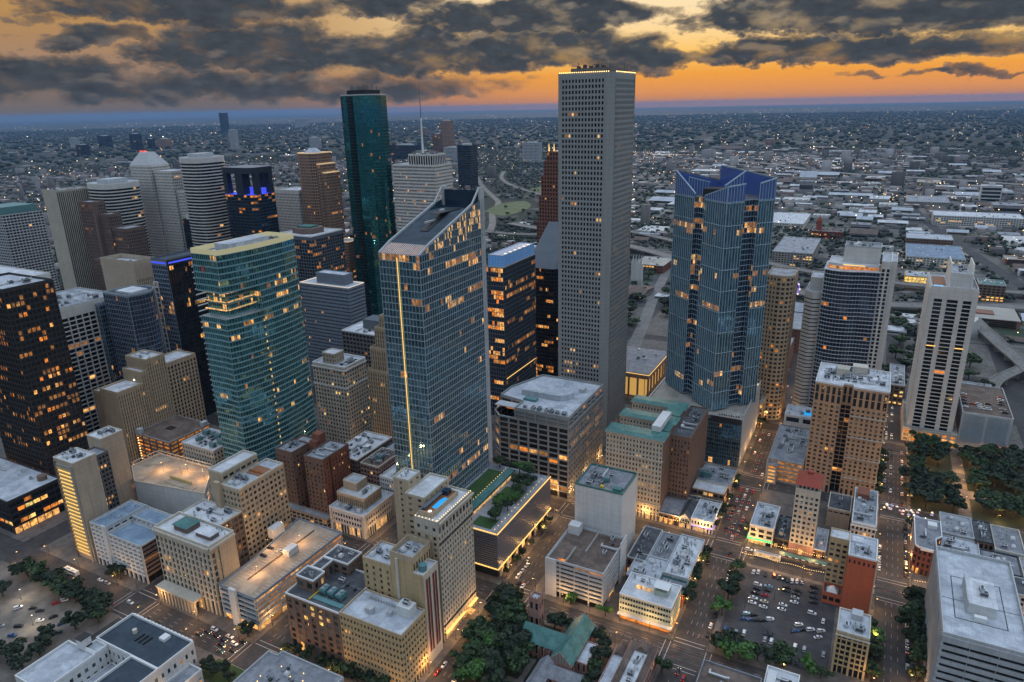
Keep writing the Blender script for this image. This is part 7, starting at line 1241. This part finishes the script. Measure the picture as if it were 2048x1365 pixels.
for i, y in enumerate(np.arange(222, 286, 6.2)): car(407.3, y, PI/2, 'ddwdbdsdd'[i % 9], f'CAR, {ORD[i]} from the near end parked beside the red corner', 'cars parked by the red corner')
for i, y in enumerate(np.arange(140, 190, 6.4)): car(407.4, y, PI/2, 'wdswdwds'[i % 8], f'CAR, {ORD[i]} from near end parked by the pale slab', 'cars parked by the pale slab', lights=i == 2)
for i, y in enumerate(np.arange(222, 250, 6)): car(392.8, y, PI/2, 'wswdw'[i % 5], f'CAR, {ORD[i]} from near end by the pilastered corner building', 'cars by the pilastered building')
for i, (x, y, c) in enumerate([(448.8, 470.5, 'w'), (448.6, 463.2, 'r'), (447.9, 455.8, 'd'), (448.1, 448.1, 'd'), (447.9, 440.4, 'w'), (453.5, 449.1, 'r'), (457.7, 450.5, 'w'), (458.4, 445.7, 'w'), (459, 440.9, 'w'), (464.7, 453.2, 'd'), (464.1, 447, 's'), (464.1, 441.5, 'w'), (475.6, 473.5, 'r'), (474.7, 467.4, 'w'), (474.9, 462.1, 'd'), (474.2, 456.6, 'd'), (474.3, 446.4, 's'), (475.1, 439, 'd')]): car(x, y, 0, c, f'CAR, {ORD[i]} from left on the roof of the mesh-clad garage', 'cars on the mesh garage roof', 30.45, wheels=False)
for i, (x, y, c) in enumerate([(71.4, 52.6, 'w'), (65.0, 44.4, 'd'), (62.6, 52, 'd')]): car(x, y, .1, c, f'CAR, {ORD[i]} from the near end on the lamp-lit garage deck', 'cars on the lamp-lit garage deck', 21.45)
# traffic signals at the near crossings
sg = MB(); sg.cyl(0, 0, 0, 6.2, .1, 6); SGP = sg.mesh('pole', ['pole_metal']); SGA = MB().box(0, 6.5, -.06, .06, 5.9, 6.02).mesh('arm', ['pole_metal']); SGH = MB().box(5.9, 6.3, -.16, .16, 4.9, 5.9).mesh('signal_head', ['black_trim']); SGL = {c: MB().box(5.98, 6.22, -.22, .22, z, z+.28).mesh('signal_light', [m]) for c, z, m in (('red', 5.55, 'tail_red'), ('green', 4.98, 'strip_green'))}
for (x, y, nm) in ((202, 99, 'church'), (305, 99, 'mint office'), (305, 202, 'rail street'), (400, 202, 'red corner'), (103, -2.5, 'lamp-lit garage'), (6, -2.5, 'white-gridded garage')):
    for i, (sx, sy, ro) in enumerate(((-1, -1, 0), (1, 1, PI), (1, -1, PI/2), (-1, 1, -PI/2))):
        t = thing('traffic_signal', f'mast-arm traffic signal at the {("near left", "far right", "near right", "far left")[i]} corner of the {nm} crossing', 'traffic signal', (x+sx*10, y+sy*9.2, .1), 'traffic signals'); t.rotation_euler = (0, 0, ro)
        for n_, me in (('pole', SGP), ('arm', SGA), ('signal_head', SGH), ('signal_light', SGL['red' if i < 2 else 'green'])): o = bpy.data.objects.new(n_, me); COL.objects.link(o); o.parent = sh_ if n_ == 'signal_light' else t; sh_ = o if n_ == 'signal_head' else None

# ================================================================== THE CITY BEYOND
def far_towers():
    T = [  # name, label, x, y, half width, half depth, height, style
        ('far_tower', 'tall slender dark tower alone on the left horizon', -7583, 6756, 40, 40, 268, 'd'), ('far_tower', 'pale slab tower on the plain right of the lone horizon tower', -4273, 3929, 30, 20, 141, 'w'), ('far_hospital', 'white hospital slab in the far left district', -5727, 3546, 31, 25, 97, 'w'),
        ('far_tower', 'wide dark glass block in the far left district', -5650, 3764, 56, 30, 104, 'd'), ('far_tower', 'dark tower rising behind the pyramid-topped tower', -4831, 3476, 34, 30, 130, 'd'), ('far_tower', 'low dark office with a lit top in the far left district', -4737, 2987, 32, 30, 76, 'd'),
        ('far_tower', 'tall pinkish grey slab tower with a lit roof right of the mast', -1832, 3245, 29, 25, 204, 'p'), ('far_tower', 'brown tower with an open lit crown beside the pinkish grey slab', -1806, 3101, 20, 20, 140, 'b'), ('far_tower', 'dark mottled glass apartment tower by the park', -963, 2006, 28, 22, 147, 'd'), ('far_tower', 'white balconied apartment slab beyond the park', -1246, 3112, 46, 20, 96, 'w'),
        ('far_tower', 'clustered pale blocks under the horizon right of centre left', -8727, 9418, 110, 60, 140, 'w'), ('far_tower', 'gridded pale office on the plain left of the green tower', -3462, 3964, 37, 25, 83, 'w'), ('far_tower', 'beige block standing alone in the far woods', -3951, 6115, 41, 30, 79, 'p'), ('far_tower', 'thin dark slab in the far left district', -4901, 3655, 20, 20, 85, 'd'), ('far_tower', 'twin pinkish blocks in the far left district', -5068, 3904, 57, 30, 73, 'p'),
        ('far_hotel', 'long pale gridded block below the pinkish grey slab', -1727, 3117, 42, 22, 70, 'w'), ('far_tower', 'low dark office block left of the mast', -2033, 3130, 75, 40, 81, 'd'), ('far_tower', 'blue-grey block right behind the green tower', -1931, 2802, 32, 30, 99, 'd')]
    S = dict(d=dict(wall='navy_panel', glass='glass_dark', fh=8, bay=8, pw=.6, sh=3, D=.6, roof='roof_grey', par=2, lit=.012), w=dict(wall='pale_grey', glass='glass_dark', fh=7, bay=7, pw=2.5, sh=3.4, D=.6, roof='roof_pale', par=2, lit=.01), p=dict(wall='pink_granite', glass='glass_smoke', fh=7, bay=6, pw=2.2, sh=3.2, D=.6, roof='roof_pale', par=2, lit=.012), b=dict(wall='brown_brick', glass='glass_smoke', fh=7, bay=6, pw=2.2, sh=3.2, D=.6, roof='roof_grey', par=2, lit=.02))
    for (n, lb, x, y, w, d, h, k) in T:
        r = bld(n, lb, x-w, x+w, y-d, y+d); vol(r, rect(x-w, x+w, y-d, y+d), -1, h, st(**S[k])); boxpart(r, 'plant_room', 'pale_grey', x-w*.5, x+w*.5, y-d*.5, y+d*.5, h-2, h+5)
    # mid-distance buildings beyond the freeway
    M = [('long_hall', 'long teal and white exhibition hall beyond the freeway at right', 413, 500, 1165, 1290, 16, 'roof_blue', 'white_panel'), ('brick_school', 'long brown brick block with square windows beyond the freeway', 414, 492, 1340, 1400, 18, 'roof_pale', 'brown_brick'), ('brick_lofts', 'reddish brick loft building beside the viaduct at right', 500, 532, 950, 985, 24, 'roof_copper', 'brown_brick'), ('red_garage', 'red brick parking garage glimpsed beside the granite tower', 0, 52, 942, 1010, 14, 'roof_light_deck', 'red_brick'),
         ('brick_annex', 'small orange brick block beside the granite tower foot', -30, 2, 870, 905, 22, 'roof_light_deck', 'orange_wall'), ('old_warehouse', 'grey framed garage block beyond the amusement park', 205, 270, 1085, 1240, 24, 'roof_grey', 'concrete'), ('brick_church', 'red brick church block with a square tower beyond the grey garage', 240, 300, 1390, 1440, 14, 'roof_brown', 'terracotta'), ('white_hall', 'wide white-roofed hall beyond the crowned tower', 130, 215, 1480, 1650, 12, 'roof_white', 'white_panel'),
         ('lit_venue', 'glowing yellow-fronted venue between the two pale right-hand towers', 410, 452, 1010, 1050, 15, 'roof_pale', 'yellow_wall'), ('balcony_flats', 'white flats with teal balconies at upper right', 470, 640, 1640, 1720, 22, 'roof_white', 'white_panel'), ('long_shed', 'long grey-roofed shed pair at upper right', 420, 520, 1960, 2100, 12, 'roof_grey', 'concrete'), ('white_shed', 'white-roofed shed at upper right', 330, 380, 1980, 2060, 13, 'roof_white', 'white_panel'), ('courthouse_low', 'low brown civic block at the foot of the pier tower', 446, 478, 500, 548, 16, 'roof_grey', 'brown_stone'), ('low_civic', 'small dark flat block left of the pier tower', 393, 406, 500, 560, 20, 'roof_grey', 'dark_concrete')]
    for i, (n, lb, a, b, c, d, h, rf, wl) in enumerate(M):
        r = simple(n, lb, a, b, c, d, h, st(wall=wl, glass='glass_dark', fh=4, bay=5, pw=1.6, sh=1.9, lit=.12, roof=rf, par=1, rim='pale_grey', lits=['lit_gold', 'lit_amber']) if n != 'lit_venue' else st(wall=wl, glass='lit_gold', fh=5, bay=5, pw=.6, sh=.8, lit=.8, roof=rf, lits=['lit_gold']), z0=-1, kit=6, seed=200+i, kinds=('air_handler', 'skylight'))
    r = bpy.data.objects['brick_church']; boxpart(r, 'bell_tower', 'terracotta', 248, 258, 1395, 1405, 12, 34); MB().frustum(rect(248, 258, 1395, 1405), 34.02, rect(252.5, 253.5, 1399.5, 1400.5), 42).build('spire', 'terracotta', r)
    # ferris wheel of the little amusement park
    r = thing('ferris_wheel', 'violet-lit ferris wheel beyond the round tan office', 'ferris wheel', (262, 850, 0)); m, c = MB(), np.array((262, 850, 18.0))
    for k in range(24):
        a, b = k*2*PI/24, (k+1)*2*PI/24; p = lambda t, rr, y: (262+rr*math.cos(t), 850+y, 18+rr*math.sin(t)); m.quad(p(a, 14, 0), p(b, 14, 0), p(b, 14, 1), p(a, 14, 1)); m.quad(p(a, 13, 0), p(b, 13, 0), p(b, 14, 0), p(a, 14, 0)); m.quad(p(a, .4, .5), p(a+.02, .4, .5), p(a+.02, 13.5, .5), p(a, 13.5, .5))
    m.build('wheel_rim', 'strip_violet', r); MB().box(258, 259, 849, 852, -1, 18).box(265, 266, 849, 852, -1, 18).build('support', 'white_trim', r)
    for k in range(12): MB().box(262+14.3*math.cos(k*PI/6)-.8, 262+14.3*math.cos(k*PI/6)+.8, 849.3, 851.7, 17+14.3*math.sin(k*PI/6)-.8, 17+14.3*math.sin(k*PI/6)+.8).build('gondola', 'strip_white', r)
far_towers()

def proj(x, y, z=0.0):
    d = np.stack([x-CAM[0], y-CAM[1], np.zeros_like(x)+z-CAM[2]], -1); w = d@_f
    return 1024+FPX*(d@_r)/w, 682.5-FPX*(d@_u)/w, w
def sprawl():
    R = np.random.default_rng(77); head = YAW
    def ring(r0, r1, n, half=.72):
        rr = np.sqrt(R.uniform(r0*r0, r1*r1, n)); a = head+R.uniform(-half, half, n); return CAM[0]+rr*np.cos(a), CAM[1]+rr*np.sin(a), rr
    def free(x, y):                                # off the downtown slab, roads and water
        ok = ~((x > -765) & (x < 645) & (y < 740))
        for pts, w in ROADS:
            for a, b in zip(pts[:-1], pts[1:]):
                a, b = np.array(a), np.array(b); ab = b-a; t = np.clip(((x-a[0])*ab[0]+(y-a[1])*ab[1])/(ab@ab), 0, 1); ok &= np.hypot(x-a[0]-t*ab[0], y-a[1]-t*ab[1]) > w
        return ok
    def zone(x, y):
        px, py, w_ = proj(x, y); t, b = np.full(x.shape, .62), np.full(x.shape, .38); big = np.zeros(x.shape, bool)
        park = (px > 940) & (px < 1125) & (py > 290) & (py < 480); ind = (px > 1255) & (py > 296); t[park], b[park] = .95, .02; t[ind], b[ind] = .42, .75; big |= ind
        wood = (px > 1268) & (px < 1345) & (py > 330) & (py < 452); t[wood], b[wood] = .95, .1; dk = (px > 1500) & (py < 292); t[dk], b[dk] = .95, .12; dr = (px > 1830) & (py < 362); t[dr], b[dr] = .95, .2
        fr = w_ > 4200; b[fr] = np.minimum(b[fr], .14); t[fr] = .9
        mw = (px > 960) & (px < 1075) & (py > 398) & (py < 436); t[mw], b[mw] = .05, 0.0
        return t, b, big
    ROADS = [([(-1160, 2397), (-939, 2064), (-757, 1810), (-661, 1674), (-576, 1483), (-470, 1290), (-380, 1080)], 18), ([(-1144, 2616), (-1024, 2368), (-899, 2183), (-753, 2019), (-652, 1928), (-470, 1790)], 16), ([(-463, 3392), (-155, 3233), (147, 2864), (342, 2745), (751, 2543), (1200, 2350)], 45), ([(440, 1884), (481, 1540), (526, 1302), (571, 1070)], 20), ([(-420, 1290), (-180, 1180), (-20, 1090), (100, 990), (246, 890), (344, 845), (430, 858), (560, 905), (800, 960)], 24), ([(-310, 1172), (-160, 1290), (-6, 1212), (150, 1100), (300, 1010), (500, 985)], 20), ([(152, 500), (105, 673), (57, 937), (20, 1100)], 14), ([(487, 800), (518, 640)], 14)]
    # trees: faceted crowns with shared vertices so each keeps one tint
    phi = (1+5**.5)/2; V0 = np.array([(-1, phi, 0), (1, phi, 0), (-1, -phi, 0), (1, -phi, 0), (0, -1, phi), (0, 1, phi), (0, -1, -phi), (0, 1, -phi), (phi, 0, -1), (phi, 0, 1), (-phi, 0, -1), (-phi, 0, 1)])/math.hypot(1, phi)
    F0 = np.array([(0, 11, 5), (0, 5, 1), (0, 1, 7), (0, 7, 10), (0, 10, 11), (1, 5, 9), (5, 11, 4), (11, 10, 2), (10, 7, 6), (7, 1, 8), (3, 9, 4), (3, 4, 2), (3, 2, 6), (3, 6, 8), (3, 8, 9), (4, 9, 5), (2, 4, 11), (6, 2, 10), (8, 6, 7), (9, 8, 1)])
    def blobs(name, x, y, z, s, h, mat):
        n = len(x); v = V0[None]*R.uniform(.72, 1.25, (n, 12, 1)); v = v*np.stack([s, s, h], -1)[:, None, :]; v += np.stack([x, y, z], -1)[:, None, :]; f = F0[None]+np.arange(n)[:, None, None]*12
        me = bpy.data.meshes.new(name); me.vertices.add(n*12); me.vertices.foreach_set('co', v.astype(np.float32).ravel()); me.loops.add(n*60); me.loops.foreach_set('vertex_index', f.astype(np.int32).ravel()); me.polygons.add(n*20); me.polygons.foreach_set('loop_start', np.arange(n*20, dtype=np.int32)*3); me.polygons.foreach_set('loop_total', np.full(n*20, 3, np.int32)); me.update(calc_edges=True); me.materials.append(MATS[mat])
        o = bpy.data.objects.new(name, me); COL.objects.link(o); o['kind'] = 'stuff'; return o
    for nm, lb, r0, r1, n, s0, s1, sub in (('park_canopy', 'dense green canopy of the park and streets just beyond downtown', 640, 1700, 13000, 2.6, 5.2, 3), ('suburb_canopy', 'dark blue-green tree canopy of the suburbs in the middle distance', 1700, 5000, 24000, 4.0, 8, 1), ('horizon_canopy', 'hazy tree cover running to the horizon', 5000, 17000, 16000, 11, 27, 1)):
        x, y, rr = ring(r0, r1, n); t, b, _ = zone(x, y); k = (R.uniform(size=n) < t) & free(x, y); x, y = x[k], y[k]; X, Y_, Z_, S_, H_ = [], [], [], [], []
        base = R.uniform(s0, s1, len(x))
        for q in range(sub): X.append(x+(R.normal(0, .55, len(x))*base if sub > 1 else 0)); Y_.append(y+(R.normal(0, .55, len(x))*base if sub > 1 else 0)); S_.append(base*(R.uniform(.55, .9, len(x)) if sub > 1 else 1)); Z_.append(base*(R.uniform(.8, 1.5, len(x)) if sub > 1 else .45)); H_.append(base*(R.uniform(.5, .8, len(x)) if sub > 1 else .55))
        o = blobs(nm, *[np.concatenate(a) for a in (X, Y_, Z_, S_, H_)], 'far_leaf'); tag(o, lb, 'trees')
    # buildings: the 300 that show largest are things, the rest one mass
    m, g, b = new_mat('far_wall'); r = rnd_socket(g); g.put(b.inputs['Base Color'], g.ramp(r, [(0, (.07, .065, .06)), (.3, (.14, .13, .12)), (.55, (.24, .235, .23)), (.8, (.17, .10, .08)), (1, (.36, .36, .36))])); b.inputs['Roughness'].default_value = .9
    m, g, b = new_mat('far_roof'); r = rnd_socket(g); g.put(b.inputs['Base Color'], g.ramp(r, [(0, (.04, .04, .045)), (.4, (.10, .10, .105)), (.65, (.20, .20, .205)), (.85, (.46, .46, .46)), (1, (.22, .17, .14))])); b.inputs['Roughness'].default_value = .8
    cand = []
    for r0, r1, n in ((700, 1700, 4200), (1700, 4200, 17000), (4200, 13000, 9000)):
        x, y, rr = ring(r0, r1, n); t, bb, big = zone(x, y); k = (R.uniform(size=n) < bb) & free(x, y); x, y, big, rr = x[k], y[k], big[k], rr[k]; sc = np.where(big, R.lognormal(2.35, .5, len(x)), R.lognormal(2.0, .4, len(x)))*(1+(rr > 4200)*1.2)
        cand.append(np.stack([x, y, np.clip(sc, 4, 60), np.clip(sc*R.uniform(.4, 1.4, len(x)), 4, 45), R.uniform(5, 11, len(x))*(1+(R.uniform(size=len(x)) < .06)*R.uniform(1, 4, len(x))), rr], -1))
    c = np.concatenate(cand); size = c[:, 2]*1.0/c[:, 5]
    # no two of them overlap: drop those whose centres fall inside a larger one nearby
    order = np.argsort(-size); grid, keep = {}, []
    for i in order:
        x, y, w, d = c[i, :4]; ok = True; gx, gy = int(x//90), int(y//90)
        for a in (-1, 0, 1):
            for e in (-1, 0, 1):
                for j in grid.get((gx+a, gy+e), ()):
                    if abs(c[j, 0]-x) < c[j, 2]+w+2 and abs(c[j, 1]-y) < c[j, 3]+d+2: ok = False
        for (a, b_, e, f_) in ((395, 545, 900, 1420), (-35, 310, 860, 1660), (465, 645, 1635, 1725), (325, 525, 1950, 2105)):
            if a-w < x < b_+w and e-d < y < f_+d: ok = False
        if ok: keep.append(i); grid.setdefault((gx, gy), []).append(i)
    singles = keep[:300]; rest = keep[300:]
    def house(kind):
        m = MB()
        if kind == 'shed': m.box(-1, 1, -1, 1, 0, 1, 0); m.box(-1.02, 1.02, -1.02, 1.02, 1.002, 1.06, 1); m.box(-.5, -.3, -.4, -.2, 1.062, 1.2, 1); m.box(.2, .45, .3, .5, 1.062, 1.18, 1); m.box(-.96, .96, -1.015, -1.0, .45, .75, 2)
        if kind == 'gabled': m.box(-1, 1, -1, 1, 0, .8, 0); gable(m, -1, 1, -1, 1, .805, 1.35, 'x', 1, .05); m.box(-.9, .9, -1.015, -1.0, .3, .6, 2)
        if kind == 'block': m.box(-1, 1, -1, 1, 0, 1, 0); m.box(-1.01, 1.01, -1.01, 1.01, 1.002, 1.04, 1); [m.box(-.9, .9, -1.02, -1.0, .12+.22*k, .26+.22*k, 2) for k in range(4)]; m.box(-.3, .3, -.4, .2, 1.042, 1.2, 0)
        if kind == 'sawtooth': m.box(-1, 1, -1, 1, 0, .8, 0); [m.ngon([(-1+.5*k, -1, .8), (-.5+.5*k, -1, .8), (-.5+.5*k, -1, 1.15)], 0) or m.quad((-1+.5*k, -1, .802), (-.5+.5*k, -1, 1.15), (-.5+.5*k, 1, 1.15), (-1+.5*k, 1, .802), 1) or m.quad((-.5+.5*k, -1, .8), (-.5+.5*k, 1, .8), (-.5+.5*k, 1, 1.15), (-.5+.5*k, -1, 1.15), 2) for k in range(4)]
        return m
    for w_, c_ in (('shop_white', (.56, .56, .55)), ('shop_grey', (.25, .25, .26)), ('shop_tan', (.38, .32, .25)), ('shop_brick', (.26, .13, .09))): wall(w_, c_)
    K = []
    for kind, wl, rf, lb in (('shed', 'shop_white', 'roof_white', 'low white flat-roofed warehouse in the district beyond the freeway'), ('shed', 'shop_grey', 'roof_grey', 'low grey flat-roofed warehouse in the district beyond the freeway'), ('gabled', 'shop_tan', 'roof_pale', 'low tan building with a pale pitched roof beyond the freeway'), ('block', 'shop_brick', 'roof_light_deck', 'small brick block with a pale deck roof beyond the freeway'), ('sawtooth', 'shop_white', 'roof_pale', 'white saw-toothed workshop beyond the freeway'), ('block', 'shop_white', 'roof_white', 'small white block of flats beyond the freeway'), ('gabled', 'shop_grey', 'roof_brown', 'low grey building with a brown pitched roof beyond the freeway')):
        K.append((house(kind).mesh('low_building', [wl, rf, 'glass_dark']), lb))
    for n_, i in enumerate(singles):
        me, lb = K[int(R.integers(0, len(K)))]; o = bpy.data.objects.new('low_building', me); COL.objects.link(o); o.location = (c[i, 0], c[i, 1], -.9); o.scale = (c[i, 2], c[i, 3], c[i, 4]); tag(o, lb, 'building', 'low buildings beyond the freeway')
    rr = c[rest]; n = len(rr); x0, x1, y0, y1, z1 = rr[:, 0]-rr[:, 2], rr[:, 0]+rr[:, 2], rr[:, 1]-rr[:, 3], rr[:, 1]+rr[:, 3], rr[:, 4]; z0 = np.full(n, -.95)
    v = np.stack([np.stack(p, -1) for p in ((x0, y0, z0), (x1, y0, z0), (x1, y1, z0), (x0, y1, z0), (x0, y0, z1), (x1, y0, z1), (x1, y1, z1), (x0, y1, z1))], 1); f = np.array([(0, 1, 5, 4), (1, 2, 6, 5), (2, 3, 7, 6), (3, 0, 4, 7), (4, 5, 6, 7)])[None]+np.arange(n)[:, None, None]*8
    me = bpy.data.meshes.new('suburb_houses'); me.vertices.add(n*8); me.vertices.foreach_set('co', v.astype(np.float32).ravel()); me.loops.add(n*20); me.loops.foreach_set('vertex_index', f.astype(np.int32).ravel()); me.polygons.add(n*5); me.polygons.foreach_set('loop_start', np.arange(n*5, dtype=np.int32)*4); me.polygons.foreach_set('loop_total', np.full(n*5, 4, np.int32)); me.polygons.foreach_set('material_index', np.tile(np.array([0, 0, 0, 0, 1], np.int32), n)); me.update(calc_edges=True); me.materials.append(MATS['far_wall']); me.materials.append(MATS['far_roof'])
    o = bpy.data.objects.new('suburb_houses', me); COL.objects.link(o); o['kind'] = 'stuff'; tag(o, 'mass of small far-off houses and sheds spread over the plain', 'houses')
    # lamps of the plain, too small to tell apart
    flat('far_light_warm', (.5, .3, .1), emit=(1.0, .60, .24), est=4.5); flat('far_light_white', (.5, .5, .5), emit=(1.0, .86, .66), est=4.5)
    X, Y_, S_ = [], [], []
    for r0, r1, n, s in ((680, 1700, 800, .5), (1700, 4200, 2600, 1.1), (4200, 9000, 2200, 2.0), (9000, 24000, 1700, 4.4)):
        cl = ring(r0, r1, max(8, n//9)); idx = R.integers(0, len(cl[0]), n); x = cl[0][idx]+R.normal(0, .035, n)*cl[2][idx]; y = cl[1][idx]+R.normal(0, .035, n)*cl[2][idx]; t, b, _ = zone(x, y); k = (R.uniform(size=n) < np.maximum(b, .25)) & free(x, y); X.append(x[k]); Y_.append(y[k]); S_.append(np.full(k.sum(), s)*R.uniform(.5, 1.3, k.sum()))
    x, y, s = map(np.concatenate, (X, Y_, S_)); m = MB(); mi = (R.uniform(size=len(x)) < .4).astype(np.int32); zz = R.uniform(6, 12, len(x))+s*2; m.obox((0, 0), (1, 0), (0, 1), x-s/2, x+s/2, y-s/2, y+s/2, zz-s/2, zz+s/2, mi); o = m.build('plain_lights', ['far_light_warm', 'far_light_white'], kind='stuff'); tag(o, 'scattered street and yard lights twinkling across the plain', 'lights')
sprawl()
finish_windows()

# ================================================================== HAZE
m = bpy.data.materials.new('haze'); m.use_nodes = True; nt = m.node_tree; nt.nodes.clear(); g = NG(nt); o = g.n('ShaderNodeOutputMaterial'); v = g.n('ShaderNodeVolumePrincipled'); nt.links.new(v.outputs[0], o.inputs['Volume'])
v.inputs['Color'].default_value = (.22, .46, .86, 1); v.inputs['Density'].default_value = HAZE = 2.7e-5; v.inputs['Anisotropy'].default_value = .1; MATS['haze'] = m
h = MB().box(-46000, 46000, -46000, 46000, -3, 330).build('haze', 'haze'); h['kind'] = 'stuff'; tag(h, 'thin blue evening haze over the city', 'haze')
scene.cycles.volume_step_rate = 1.0; scene.cycles.volume_max_steps = 64
